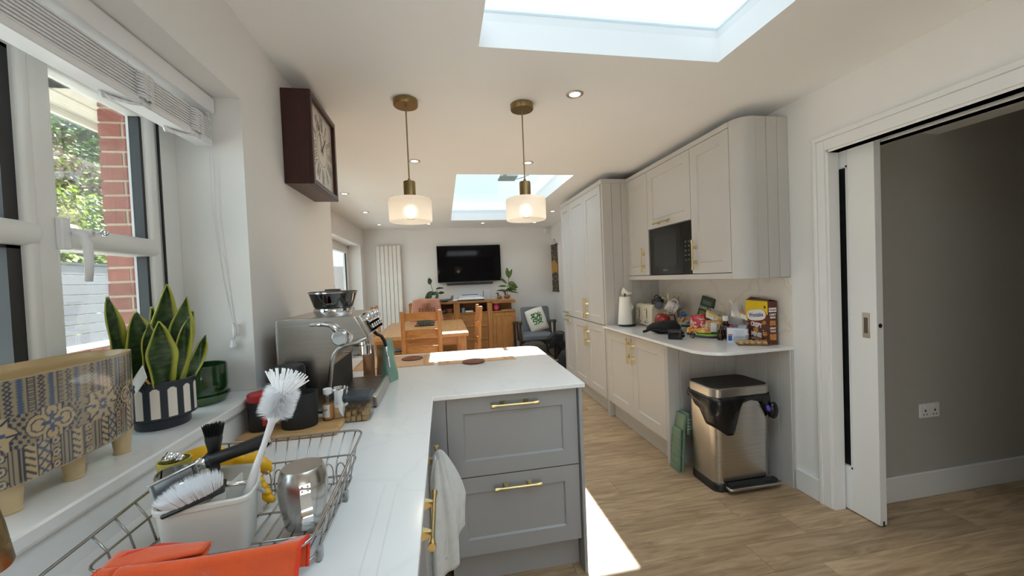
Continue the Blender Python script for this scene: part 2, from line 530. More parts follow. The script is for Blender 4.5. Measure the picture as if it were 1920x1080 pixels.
def obj(name, m, mat, parent=None, w=False, loc=None, rot=None, bevel=0.0, smooth=False, seg=2, solid=0.0, sub=0, fixn=True):
    """link mesh-builder m as ONE object; w=True: vertices are world coordinates"""
    me = m if isinstance(m, bpy.types.Mesh) else None
    if me is None:
        off = wloc(parent) if (w and parent is not None) else V3((0,0,0))
        if w and loc is not None:
            off = off + V3(loc)
        me = bpy.data.meshes.new(name)
        me.from_pydata([tuple(V3(p) - off) for p in m.v], [], m.f)
        if any(c is not None for c in m.c):
            at = me.color_attributes.new('paint', 'FLOAT_COLOR', 'POINT')
            for i, c in enumerate(m.c):
                c = c or (1,1,1)
                at.data[i].color = (*c, 1)
        if fixn:
            bm = bmesh.new(); bm.from_mesh(me)
            bmesh.ops.recalc_face_normals(bm, faces=bm.faces)
            bm.to_mesh(me); bm.free()
        mats = mat if isinstance(mat, (list, tuple)) else [mat]
        for k in mats: me.materials.append(k)
        if len(mats) > 1:
            for p, i in zip(me.polygons, m.mi): p.material_index = i
        if smooth:
            for p in me.polygons: p.use_smooth = True
            if smooth == 'auto':
                try: me.set_sharp_from_angle(angle=math.radians(38))
                except Exception: pass
    o = bpy.data.objects.new(name, me)
    COL.objects.link(o)
    if parent is not None: o.parent = parent
    if loc is not None: o.location = loc
    if rot is not None: o.rotation_euler = rot
    if sub:
        md = o.modifiers.new('Subdivision', 'SUBSURF'); md.levels = sub; md.render_levels = sub
    if solid:
        md = o.modifiers.new('Solidify', 'SOLIDIFY'); md.thickness = solid; md.offset = 0
    if bevel:
        md = o.modifiers.new('Bevel', 'BEVEL'); md.width = bevel; md.segments = seg; md.limit_method = 'ANGLE'
        md.angle_limit = math.radians(40)
        if not smooth:
            for p in me.polygons: p.use_smooth = True
            try: me.set_sharp_from_angle(angle=math.radians(30))
            except Exception: pass
    return o

def tag(o, label, cat, group=None):
    o['label'] = label; o['category'] = cat
    if group: o['group'] = group
    return o

def thing(name, label, cat, loc=(0,0,0), rz=0.0, group=None, rot=None):
    o = bpy.data.objects.new(name, None)
    COL.objects.link(o)
    o.empty_display_size = 0.05
    o.location = loc
    o.rotation_euler = rot if rot else (0, 0, rz)
    return tag(o, label, cat, group)

def struct(name, m, mat, parent=None, **k):
    o = obj(name, m, mat, parent, **k)
    if parent is None: o['kind'] = 'structure'
    return o

def dup(root, loc, rz, label=None, group=None):
    r = root.copy(); COL.objects.link(r); r.location = loc; r.rotation_euler = (0, 0, rz)
    if label: r['label'] = label
    if group: r['group'] = group
    for ch in list(root.children):
        c = ch.copy(); COL.objects.link(c); c.parent = r
        for g in list(ch.children):
            d = g.copy(); COL.objects.link(d); d.parent = c
    return r

def text(name, s, size, mat, parent, mw, extrude=0.0004, sx=1.0, bold=0.0, align='CENTER'):
    """flat lettering; mw = world matrix of the text plane"""
    cu = bpy.data.curves.new(name, 'FONT')
    cu.body = s; cu.size = size; cu.extrude = extrude; cu.offset = bold
    cu.align_x = align; cu.align_y = 'CENTER'
    cu.resolution_u = 3
    t = bpy.data.objects.new(name + '_tmp', cu); COL.objects.link(t)
    dg = bpy.context.evaluated_depsgraph_get()
    me = bpy.data.meshes.new_from_object(t.evaluated_get(dg))
    bpy.data.objects.remove(t); bpy.data.curves.remove(cu)
    off = wloc(parent) if parent else V3((0,0,0))
    me.transform(Matrix.Translation(-off) @ mw @ Matrix.Diagonal((sx, 1, 1, 1)))
    me.materials.clear(); me.materials.append(mat)
    return obj(name, me, None, parent)

def plane_m(o, U, Vv):
    U, Vv = V3(U).normalized(), V3(Vv).normalized()
    N = U.cross(Vv)
    m = Matrix((U, Vv, N)).transposed().to_4x4(); m.translation = V3(o)
    return m

def vnoise(p, s=1.0):
    return noise.noise(V3(p) * s)

def lightobj(name, kind, loc, energy, color, parent=None, **k):
    d = bpy.data.lights.new(name, kind)
    d.energy = energy; d.color = color
    for a, b in k.items(): setattr(d, a, b)
    o = bpy.data.objects.new(name, d); COL.objects.link(o)
    if parent: o.parent = parent
    o.location = loc
    return o
# ================================================================ SETTING
XL, XR, XD, YB, YW, HC = -0.712, 2.175, -1.42, 7.51, 2.73, 2.433
XO = -1.05          # outer face of kitchen wall
YF = -1.7           # wall behind
# floor and its boards
floor = struct('floor', M().box(-1.75, 4.6, YF, YB + .1, -0.12, -0.014), K['gap'])
rng = random.Random(3)
row, y = 0, YF
while y < YB:
    x = -1.42 - rng.uniform(0, 1.1)
    y1 = min(y + 0.19, YB)
    while x < 4.3:
        L = 1.28
        a, b = max(x, -1.42), min(x + L, 4.3 if y < 1.84 else XR + .19)
        if b - a > 0.05:
            m = M(); g = 0.0008
            m.box(a + g, b - g, y + g, y1 - g, -0.014, 0.0)
            obj('board', [m][0], K['floor'], floor)
        x += L
    row += 1
    y = y1

# ceiling with two roof-light shafts
s1 = (0.198, 1.374, -0.60, 1.70)
s2 = (0.17, 1.34, 3.73, 6.55)
m = M()
zt = HC + 0.115
X0, X1 = -1.75, 4.6
for (a, b, c, d) in ((X0, X1, YF - .1, s1[2]), (X0, s1[0], s1[2], s1[3]), (s1[1], XR + .1, s1[2], s1[3]), (X0, XR + .2, s1[3], s2[2]),
                     (X0, s2[0], s2[2], s2[3]), (s2[1], XR + .2, s2[2], s2[3]), (X0, XR + .2, s2[3], YB + .15)):
    m.box(a, b, c, d, HC, zt)
struct('ceiling', m, K['ceiling'])
struct('ceiling.001', M().box(XR + .1, 4.6, YF, 2.0, 2.62, 2.70), K['ceiling'])

def rooflight(n, s):
    m = M(); w = 0.05
    a, b, c, d = s
    z0, z1 = zt, zt + 0.05
    m.box(a - w, a, c - w, d + w, z0, z1); m.box(b, b + w, c - w, d + w, z0, z1)
    m.box(a, b, c - w, c, z0, z1); m.box(a, b, d, d + w, z0, z1)
    fr = struct('window_%d' % n, m, K['trim'])
    obj('pane', M().box(a - .02, b + .02, c - .02, d + .02, zt + .035, zt + .043), K['roofpane'], fr)
    return fr
r1 = rooflight(2, s1)
r2 = rooflight(3, s2)
# grey opener bracket lying on the far roof light, throws the small shadow on the mats
m = M(); m.box(0.67, 0.87, 4.22, 4.44, zt + .004, zt + .026); m.box(0.70, 0.74, 4.05, 4.22, zt + .008, zt + .022)
m.tube([(0.88, 4.36, zt + .01), (0.95, 4.28, zt + .012), (0.99, 4.16, zt + .012)], .008, 6)
obj('opener_bracket', m, P('grey_bracket', (150, 172, 180), 0.4), r2)

# walls
m = M()
m.box(XO, XL, YF, 1.60, 0, 1.003)
m.box(XO, XL, YF, 1.60, 2.125, HC)
m.box(XO, XL, 1.60, YW, 0, HC)
m.box(XO, XL, YF, 0.05, 1.003, 2.125)
struct('wall_left', m, K['wall'])
YD0, YD1, ZD = 3.6, 7.22, 2.115
m = M()
m.box(-1.72, XD, YW - .29, YD0, 0, HC); m.box(-1.72, XD, YD1, YB, 0, HC); m.box(-1.72, XD, YD0, YD1, ZD, HC)
m.box(XD, XO, YW - .29, YW, 0, HC)
struct('wall_left_dining', m, K['wall'])
struct('wall_back', M().box(-1.75, XR + .2, YB, YB + .12, 0, HC), K['wall'])
struct('wall_front', M().box(-1.75, XR + .2, YF - .12, YF, 0, HC), K['wall'])
DO0, DO1, ZDO = 0.55, 1.85, 2.055
m = M()
m.box(XR, XR + .065, DO1, YB, 0, HC); m.box(XR + .13, XR + .19, DO1, YB, 0, HC)
m.box(XR, XR + .065, DO0, DO1, ZDO, HC); m.box(XR + .13, XR + .19, DO0, DO1, ZDO, HC)
m.box(XR, XR + .19, YF, DO0, 0, HC)
m.box(XR + .065, XR + .13, YF, 2.7, 2.13, HC)
struct('wall_right', m, K['wall'])
# hall beyond the pocket door
K['hallw'] = P('shaded_hall_paint', (178, 176, 170), 0.9, var=0.015)  # wall paint darkened: the dimness of the hall is put into its colour
struct('wall_hall', M().box(XR + .19, 4.6, 1.84, 1.96, 0, 2.62), K['hallw'])
struct('wall_hall_end', M().box(4.3, 4.42, YF, 1.84, 0, 2.62), K['hallw'])
struct('wall_hall_front', M().box(XR + .19, 4.6, YF - .12, YF, 0, 2.62), K['wall'])
struct('trim_1', M().box(XR + .19, 2.962, YF, 1.84, 2.175, 2.62), K['ceiling'])

def skirting(name, pts, h=0.135, t=0.016):
    m = M()
    for (x0, x1, y0, y1) in pts:
        m.box(x0, x1, y0, y1, 0, h)
    return struct(name, m, K['trim'], bevel=0.004)
skirting('baseboard_right', [(XR - .016, XR, 1.927, 2.088)])
skirting('baseboard_hall', [(XR + .20, 4.3, 1.824, 1.84)], 0.15)
skirting('baseboard_back', [(XD, XR, YB - .016, YB)])
skirting('baseboard_right_dining', [(XR - .016, XR, 4.97, YB - .016)])

# door lining and architrave (two-step moulding)
m = M()
def arch(m, w0, w1, t):
    k = .75; m.box(XR - t, XR, DO1 + w0 * k, DO1 + w1 * k, 0, ZDO + w1)
    m.box(XR - t, XR, DO0 - w1, DO0 - w0, 0, ZDO + w1)
    m.box(XR - t, XR, DO0 - w0, DO1 + w0 * .75, ZDO + w0, ZDO + w1)
arch(m, 0.012, 0.072, 0.014); arch(m, 0.072, 0.10, 0.022)
struct('trim_2', m, K['trim'], bevel=0.003)
m = M()
m.box(XR - .004, XR + .068, DO1 - .006, DO1 + .014, 0, ZDO + .012); m.box(XR + .127, XR + .194, DO1 - .006, DO1 + .014, 0, ZDO + .012)
m.box(XR - .004, XR + .068, DO0, DO1, ZDO, ZDO + .012); m.box(XR + .127, XR + .194, DO0, DO1, ZDO, ZDO + .012)
struct('trim_3', m, K['trim'])
tr = struct('trim_4', M().box(XR + .068, XR + .127, DO0, DO1, ZDO + .055, ZDO + .075), K['alu'])
m = M()
m.box(XR + .072, XR + .084, DO0, DO1, ZDO + .02, ZDO + .055); m.box(XR + .111, XR + .123, DO0, DO1, ZDO + .02, ZDO + .055)
obj('runner', m, K['gasket'], tr)

# sliding pocket door
dx0, dx1 = 2.250, 2.294
dy0, dy1 = 1.668, 2.50
m = M()
g0, g1, gz0, gz1 = 1.806, 2.30, 0.245, 1.975
m.box(dx0, dx1, dy0, g0, 0.006, 2.075); m.box(dx0, dx1, g1, dy1, 0.006, 2.075)
m.box(dx0, dx1, g0, g1, 0.006, gz0); m.box(dx0, dx1, g0, g1, gz1, 2.075)
door = struct('door_1', m, K['trim'], bevel=0.002)
obj('pane', M().box(2.269, 2.275, g0 - .004, g1 + .004, gz0 - .004, gz1 + .004), P('dark_door_glass', (40, 42, 42), 0.08, var=0.2, scale=20), door)
m = M()
m.box(dx0 + .004, 2.268, g0, g0 + .012, gz0, gz1); m.box(dx0 + .004, 2.268, g0, g1, gz0, gz0 + .012); m.box(dx0 + .004, 2.268, g0, g1, gz1 - .012, gz1)
obj('glazing_bead', m, K['trim'], door)
pull = obj('flush_pull', M().box(dx0 - .003, dx0 + .004, 1.702, 1.738, 1.015, 1.150), P('nickel', (160, 154, 144), 0.3, 1.0), door, bevel=.002)
obj('recess', M().box(dx0 - .0042, dx0, 1.711, 1.729, 1.04, 1.125), P('nickel_dark', (96, 90, 82), 0.4, 1.0), pull)
obj('edge_pull', M().lathe([(0, 0), (.012, 0), (.012, .002), (0, .002)], (2.272, dy0 + .0005, 1.085), 16, axis=(0, -1, 0)), P('nickel_dk2', (100, 96, 90), 0.35, 1.0), door)
obj('guide_groove', M().box(2.266, 2.278, dy0 - .001, dy0 + .02, 0.004, 0.03), K['gasket'], door)

# hall socket
t = thing('wall_socket', 'white double socket low on the shaded hall wall', 'socket', (2.848, 1.84, .477))
obj('faceplate', M().box(2.775, 2.921, 1.830, 1.840, .477, .563), K['white'], t, w=True, bevel=.003)
for xx in (2.812, 2.884):
    m = M(); m.box(xx - .004, xx + .004, 1.828, 1.831, .515, .527); m.box(xx - .016, xx - .008, 1.828, 1.831, .495, .500); m.box(xx + .008, xx + .016, 1.828, 1.831, .495, .500)
    obj('socket_hole', m, K['gasket'], t, w=True)
    obj('switch', M().box(xx - .006, xx + .006, 1.826, 1.831, .538, .552), K['white'], t, w=True)

# ---------------------------------------------------------------- kitchen window
WX0, WX1 = -1.005, -0.933       # outer and inner face of frame
def ovolo(m, ax, p0, p1, c0, c1, x0=WX0, x1=WX1):
    """frame bar with rounded inner edges. ax 'z': upright spanning y c0..c1; ax 'y': rail spanning z c0..c1"""
    r = min(0.022, (c1 - c0) * .4); pr = [(x0, c0), (x0, c1)]
    for k in range(5):
        t = k / 4 * PI / 2
        pr.append((x1 - r + r * math.sin(t), c1 - r + r * math.cos(t)))
    for k in range(5):
        t = k / 4 * PI / 2
        pr.append((x1 - r + r * math.cos(t), c0 + r - r * math.sin(t)))
    if ax == 'z':
        m.prism(pr, 'z', p0, p1)
    else:
        A = [m.vert((p[0], p0, p[1])) for p in pr]; B = [m.vert((p[0], p1, p[1])) for p in pr]
        m.bridge(A, B); m.face(*reversed(A)); m.face(*B)
m = M()
m.box(WX0 - .01, WX1, 1.515, 1.60, 1.003, 2.125); m.box(WX0 - .01, WX1, 0.05, .12, 1.003, 2.125)
m.box(WX0 - .01, WX1, 0.12, 1.515, 2.06, 2.125); m.box(WX0 - .01, WX1, 0.12, 1.515, 1.003, 1.06)
win = struct('window_1', m, K['upvc'], bevel=.004)
m = M()
ovolo(m, 'z', 1.06, 2.06, 1.085, 1.155)
obj('mullion', m, K['upvc'], win, smooth='auto')
ZT0, ZT1 = 1.536, 1.594
def sash(y0, y1, name):
    m = M()
    xs = -.986
    ovolo(m, 'z', 1.04, 2.06, y1 - .046 if y1 > 1.3 else y1 - .03, y1, xs)
    ovolo(m, 'z', 1.04, 2.06, y0, y0 + (.015 if y1 > 1.3 else .06), xs)
    ovolo(m, 'y', y0, y1, 1.99, 2.06, xs); ovolo(m, 'y', y0, y1, 1.04, 1.105, xs)
    s = obj(name, m, K['upvc'], win, smooth='auto')
    return s
op = sash(1.13, 1.509, 'opening_sash')
fx = sash(0.12, 1.10, 'fixed_sash')
m = M(); ovolo(m, 'y', 1.14, 1.475, ZT0, ZT1, WX0, WX1 + .008); obj('transom', m, K['upvc'], op, smooth='auto')
m = M(); ovolo(m, 'y', .18, 1.09, ZT0, ZT1, WX0, WX1 + .008); obj('transom', m, K['upvc'], fx, smooth='auto')
def spacer(y0, y1, z0, z1, par, w=.022):
    m = M(); a, b = -.979, -.950
    m.box(a, b, y1 - w, y1, z0, z1); m.box(a, b, y0, y0 + w * .4, z0, z1); m.box(a, b, y0, y1, z1 - w * .5, z1); m.box(a, b, y0, y1, z0, z0 + w * .3)
    obj('gasket', m, K['gasket'], par)
    m = M(); m.box(-.986, -.979, y1 - w, y1 - w + .006, z0, z1)
    obj('glazing_bead', m, K['upvc'], par)
    obj('pane', M().box(-.974, -.968, y0, y1, z0, z1), K['pane'], par)
spacer(1.15, 1.468, ZT1 - .01, 2.0, op, .016); spacer(1.15, 1.468, 1.09, ZT0 + .01, op, .016)
spacer(.17, 1.075, ZT1 - .01, 2.0, fx, .035); spacer(.17, 1.075, 1.09, ZT0 + .01, fx, .035)
obj('seal_line', M().box(WX1 - .004, WX1 + .0015, 1.509, 1.515, 1.06, 2.06), K['gasket'], win)
# handle with key
h = obj('handle', M().box(WX1 - .001, WX1 + .016, 1.132, 1.156, ZT0 - .004, ZT1 + .018), K['white'], win, bevel=.004)
m = M()
m.tube([(WX1 + .022, 1.15, 1.578), (WX1 + .034, 1.162, 1.572), (WX1 + .038, 1.170, 1.545), (WX1 + .036, 1.173, 1.50), (WX1 + .03, 1.176, 1.452)], [.010, .011, .010, .009, .008], 10)
obj('lever', m, K['white'], h, smooth=True)
m = M(); m.cone((WX1 + .03, 1.175, 1.576), (WX1 + .046, 1.178, 1.576), .010, .010, 12)
obj('lock', m, K['white'], h)
m = M(); m.cone((WX1 + .046, 1.178, 1.576), (WX1 + .056, 1.180, 1.577), .003, .003, 8); m.sphere((WX1 + .066, 1.184, 1.578), .011, .004, .009, 10, 6)
obj('key', m, K['chrome'], h, smooth=True)

# window sill and tiled up-stand under it
m = M()
m.prism([(WX1 - .02, 1.003), (-.69, 1.003), (-.687, 1.010), (-.687, 1.030), (-.69, 1.035), (WX1 - .02, 1.035)], 'y', 0.04, 1.598)
m.prism([(XL, 1.003), (-.69, 1.003), (-.687, 1.010), (-.687, 1.030), (-.69, 1.035), (XL, 1.035)], 'y', 1.598, 1.635)
struct('trim_5', m, K['quartz'])
struct('trim_6', M().box(XL - .002, XL + .010, YF, 1.60, .905, 1.004), K['quartz'])

# ---------------------------------------------------------------- patio doors in the dining room
m = M(); fx0, fx1 = -1.69, -1.63
m.box(fx0, fx1, YD0, YD1, 2.055, ZD); m.box(fx0, fx1, YD1 - .05, YD1, 0, ZD); m.box(fx0, fx1, YD0, YD0 + .05, 0, ZD); m.box(fx0, fx1, YD0, YD1, 0, .05)
pd = struct('window_4', m, K['upvc'], bevel=.003)
n = 3
wd = (YD1 - YD0 - .1) / n
for k in range(n):
    a, b = YD0 + .05 + k * wd, YD0 + .05 + (k + 1) * wd
    m = M(); t = .075
    m.box(fx0 + .004, fx1 + .006, a, a + t, .05, 2.055); m.box(fx0 + .004, fx1 + .006, b - t, b, .05, 2.055)
    m.box(fx0 + .004, fx1 + .006, a + t, b - t, 2.055 - t, 2.055); m.box(fx0 + .004, fx1 + .006, a + t, b - t, .05, .05 + t)
    leaf = obj('door_leaf', m, K['upvc'], pd, bevel=.003)
    obj('pane', M().box(-1.664, -1.658, a + t - .01, b - t + .01, .05 + t - .01, 2.055 - t + .01), K['pane'], leaf)
    m = M(); m.box(-1.655, -1.642, b - t - .03, b - t, .05 + t, 2.055 - t); obj('gasket', m, K['gasket'], leaf)
    m = M(); yy = a + .04 if k == 2 else b - .04
    m.tube([(fx1 + .006, yy, 1.44), (fx1 + .05, yy, 1.44), (fx1 + .05, yy, 1.30), (fx1 + .006, yy, 1.30)], .010, 8)
    obj('handle', m, K['gasket'], leaf)

# ---------------------------------------------------------------- outside
struct('ground', M().box(-30, -1.05, -12, 40, -.20, -.14), K['paving'])
# brick pier of the dining extension (faces the window)
pier = struct('wall_outside', M().box(-1.75, XO - .001, 2.404, 2.44, -.14, 2.60), K['mortar'])
brk = None
rb = random.Random(5)
def bricks(par, axis, fixed, a0, a1, z0, z1, bw=.215, bh=.064, j=.013, depth=.005, fl=-1):
    r = 0; z = z0
    while z + bh <= z1 + .001:
        x = a1 - (0 if r % 2 == 0 else -bw / 2 - j / 2)
        while x > a0 + .03:
            p, q = max(x - bw, a0), min(x, a1)
            if q - p > .03:
                m = M(); e = rb.uniform(-.002, .002)
                if axis == 'y': m.box(p, q, fixed - depth + e, fixed + .004, z, z + bh)
                else: m.box(fixed - .004, fixed + depth + e, p, q, z, z + bh)
                obj('brick', m, K['brick'], par)
            x -= bw + j
        z += bh + j; r += 1
bricks(pier, 'y', 2.404, -1.755, -1.755 + .227 * 3 - .012, .95, 2.56)
m = M(); m.box(-1.76, -1.748, 2.392, 2.41, -.14, 2.6)
# soffit and fascia of the extension roof
m = M(); m.box(-2.12, -1.74, 2.05, 9.0, 2.50, 2.53); m.box(-2.14, -2.115, 2.05, 9.0, 2.46, 2.66); m.box(-2.12, -1.0, 2.05, 2.075, 2.46, 2.66)
m.box(-2.12, XO - .01, 2.07, 2.40, 2.50, 2.53); m.box(-1.97, -1.955, 2.075, 9.0, 2.494, 2.502)
struct('trim_7', m, P('cream_soffit', (212, 202, 184), .6))
# boundary: low brick wall, coping, composite fence
base = thing('garden_wall', 'low red brick garden wall with pale coping under the grey fence', 'wall', (-5.1, 6, -.14))
obj('core', M().box(-5.24, -5.065, 1.0, 9.2, -.14, .66), K['mortar'], base, w=True)
z = .19; r = 0
while z < .64:
    y = 4.6 + (0.11 if r % 2 else 0)
    while y < 8.0:
        obj('brick', M().box(-5.07, -5.05, y, y + .215, z, z + .065), K['brick'], base, w=True)
        y += .227
    z += .077; r += 1
for k in range(9):
    obj('coping_stone', M().box(-5.27, -5.0, 1.0 + k * .92, 1.913 + k * .92, .66, .735), K['concrete'], base, w=True, bevel=.01)
fen = thing('garden_fence', 'grey composite fence of wide horizontal boards outside the kitchen window', 'fence', (-5.13, 5, .735))
for b0 in range(5):
    ya = 0.40 + b0 * 1.83
    obj('post', M().box(-5.18, -5.08, ya - .04, ya + .04, .735, 1.93), K['fence'], fen, w=True)
    if b0 < 4:
        for k in range(8):
            obj('board', M().box(-5.14, -5.11, ya + .04, ya + 1.79, .74 + k * .141, .74 + k * .141 + .134), K['fence'], fen, w=True, bevel=.004)
        obj('cap_rail', M().box(-5.16, -5.09, ya + .04, ya + 1.79, 1.868, 1.90), P('dark_grey_rail', (92, 92, 96), .6), fen, w=True)
fen2 = thing('garden_fence', 'pale grey fence of upright boards seen through the dining room door', 'fence', (-3.4, 9.4, -.14))
for k in range(25):
    obj('board', M().box(-5.0 + k * .145, -5.0 + k * .145 + .138, 9.39, 9.41, -.14, 1.86 + (.01 if k % 2 else 0)), P('weathered_fence', (138, 130, 128), .8, objrand=.05) if k == 0 else bpy.data.materials['weathered_fence'], fen2, w=True)
hs = thing('garden_room', 'white weatherboarded garden room behind the upright fence', 'building', (-4, 12, -.14))
obj('wall', M().box(-7.0, -1.6, 12.02, 12.3, -.14, 3.2), K['blueclad'], hs, w=True)
for k in range(22):
    m = M(); z = -.1 + k * .15
    m.prism([(12.0, z), (12.02, z), (12.02, z + .15), (12.012, z + .15)], 'x', -7.0, -1.6)
    obj('weatherboard', m, K['blueclad'], hs, w=True)
m = M(); m.prism([(11.8, 3.2), (12.5, 3.2), (12.5, 3.6)], 'x', -7.2, -1.4); obj('roof', m, K['gasket'], hs, w=True)

def foliage(name, label, cat, base, box, nleaf, size, mats, core, seed, shape=None):
    """mass of separate leaves over a lumpy dark inside"""
    r = random.Random(seed)
    x0, x1, y0, y1, z0, z1 = box
    t = thing(name, label, cat, base)
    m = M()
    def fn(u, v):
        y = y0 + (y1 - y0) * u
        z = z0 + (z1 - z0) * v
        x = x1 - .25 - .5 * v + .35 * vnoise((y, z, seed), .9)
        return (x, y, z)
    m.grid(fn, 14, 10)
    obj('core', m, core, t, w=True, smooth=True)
    groups = [M() for _ in mats]
    for i in range(nleaf):
        u, v = r.random(), r.random()
        p = V3(fn(u, v)) + V3((r.uniform(-.05, .28), r.uniform(-.1, .1), r.uniform(-.1, .1)))
        s = size * r.uniform(.6, 1.3)
        a = V3((r.uniform(-1, 1), r.uniform(-1, 1), r.uniform(-1, .5))).normalized()
        n = V3((r.uniform(.1, 1), r.uniform(-.8, .8), r.uniform(-.2, 1))).normalized()
        b = n.cross(a).normalized(); a = b.cross(n)
        w = shape(p, r) if shape else r.randrange(len(mats))
        g = groups[w]
        q = [g.vert(p + a * s), g.vert(p + b * s * .45 + n * s * .1), g.vert(p - a * s), g.vert(p - b * s * .45 + n * s * .1)]
        g.face(*q)
    for g, mt in zip(groups, mats):
        if g.f:
            o = obj('leaf_mass', g, mt, t, w=True, fixn=False); o['kind'] = 'stuff'
    return t
foliage('hedge', 'bright yellow green hedge rising above the grey fence', 'hedge', (-7.0, 8, -.14), (-8.0, -6.2, 3.0, 11.4, .3, 3.45), 15000, .052,
        [K['leafy'], K['leafd'], P('lime_leaf', (186, 196, 78), .5, var=.2)], K['hedgein'], 4)
foliage('shrub', 'dry brown twiggy shrub behind the bright hedge', 'shrub', (-8.2, 9, -.14), (-9.0, -7.4, 4.0, 15.0, 2.6, 4.6), 8000, .060,
        [K['twig'], K['leafy'], K['twig']], P('twig_inside', (92, 82, 66), .9, var=.3), 9)
foliage('tree', 'dense mid green tree crown above the dry shrub', 'tree', (-12.2, 10, -.14), (-13.0, -10.6, 4.0, 20.0, 4.7, 7.6), 9000, .085,
        [K['leafd'], P('mid_leaf', (104, 134, 62), .5, var=.25)], K['hedgein'], 14)
obj('trunk', M().cone((-12.4, 10, -.14), (-12.2, 10, 5.4), .22, .12, 10), K['twig'], [o for o in COL.objects if o.name.startswith('tree')][0], w=True)
# ================================================================ KITCHEN UNITS
def shaker(name, o, U, Vv, N, w, h, mat, par, t=.02, fr=.085, dep=.009, bev=.006):
    """framed door or drawer front; o = lower corner on its back plane"""
    o, U, Vv, N = V3(o), V3(U), V3(Vv), V3(N)
    m = M()
    def rect(i, n):
        return [m.vert(o + U*a + Vv*b + N*n) for a, b in ((i, i), (w - i, i), (w - i, h - i), (i, h - i))]
    back, front, r1, r2 = rect(0, 0), rect(0, t), rect(fr, t), rect(fr + bev, t - dep)
    m.face(*reversed(back)); m.bridge(back, front); m.bridge(front, r1); m.bridge(r1, r2); m.face(*r2)
    return obj(name, m, mat, par, w=True)

def bar_handle(par, c, D, N, L, r=.0055, off=.030, name='handle', flare=True):
    """satin brass bar with flared ends on two pyramid posts"""
    c, D, N = V3(c), V3(D).normalized(), V3(N).normalized()
    m = M(); p = c + N * off
    fl = r * 1.75 if flare else r
    m.tube([p - D*L/2, p - D*(L/2 - .004), p - D*(L/2 - .03), p - D*(L/2 - .034), p + D*(L/2 - .034), p + D*(L/2 - .03), p + D*(L/2 - .004), p + D*L/2],
           [fl * .92, fl, r * 1.15, r, r, r * 1.15, fl, fl * .92], 12)
    S = D.cross(N)
    for s in (-1, 1):
        b = c + D * s * (L / 2 - .055)
        R0 = [m.vert(b + S*i*.013 + D*j*.013) for i, j in ((-1,-1),(1,-1),(1,1),(-1,1))]
        R1 = [m.vert(b + S*i*.0045 + D*j*.0045 + N*off) for i, j in ((-1,-1),(1,-1),(1,1),(-1,1))]
        m.bridge(R0, R1); m.face(*R0)
    return obj(name, m, K['brass'], par, w=True, smooth='auto')

def panel_boards(par, o, U, Vv, N, w, h, n, mat, t=.018, lvl='board'):
    """tongue-and-groove panel, board by board"""
    o, U, Vv, N = V3(o), V3(U), V3(Vv), V3(N)
    bw = w / n; me = None
    for k in range(n):
        if me is None:
            m = M(); g = .0022
            c = U * (bw / 2) + Vv * (h / 2) + N * (t / 2)
            m.obox(c, U * (bw / 2 - g / 2), Vv * (h / 2), N * (t / 2))
            ob = obj(lvl, m, mat, par, loc=o - wloc(par), bevel=.002, seg=1); me = ob.data
        else:
            ob = obj(lvl, me, None, par, loc=o + U * bw * k - wloc(par))
            md = ob.modifiers.new('Bevel', 'BEVEL'); md.width = .002; md.segments = 1; md.limit_method = 'ANGLE'

XF = 1.58
NX = (-1, 0, 0)
UY = (0, 1, 0)
UZ = (0, 0, 1)
cab = K['cab']
# --- tall cupboards
def tall(name, label, y0, y1, doors, endpanel):
    t = thing(name, label, 'cupboard', (1.9, (y0 + y1) / 2, 0), group=None)
    obj('carcass', M().box(XF + .021, XR - .001, y0 + .002, y1 - .002, .15, 2.335), K['cab'], t, w=True)
    obj('plinth', M().box(1.64, 1.655, y0, y1, 0, .15), cab, t, w=True)
    for (a, b) in doors:
        for (z0, z1, nm) in ((.162, .902, 'door'), (.912, 2.318, 'door')):
            d = shaker(nm, (XF + .02, a + .0015, z0), UY, UZ, NX, b - a - .003, z1 - z0, cab, t, fr=.075)
            if len(doors) == 2:
                yy = b - .035 if a == doors[0][0] else a + .035
                zc = .74 if z0 < .5 else 1.05
                bar_handle(d, (XF, yy, zc), UZ, NX, .22)
            else:
                zc = .855 if z0 < .5 else .955
                bar_handle(d, (XF, (a + b) / 2, zc), UY, NX, .20)
    obj('cornice', M().box(XF - .004, XR - .001, y0 if not endpanel else y0 - .022, y1, 2.321, 2.366), cab, t, w=True, bevel=.002)
    return t
t = tall('tall_cupboard', 'tall grey two-door larder cupboard next to the paper towel end of the worktop', 3.635, 4.61, [(3.655, 4.132), (4.132, 4.61)], True)
ep = obj('end_panel', M().box(XF, XR - .001, 3.622, 3.637, 0, 2.32), cab, t, w=True)
panel_boards(t, (XF + .001, 3.622, .0), (1, 0, 0), UZ, (0, -1, 0), XR - XF - .003, 2.32, 6, cab, .014)
tall('tall_cupboard', 'narrow tall grey cupboard with sideways brass handles at the far end', 4.61, 4.967, [(4.612, 4.962)], False)

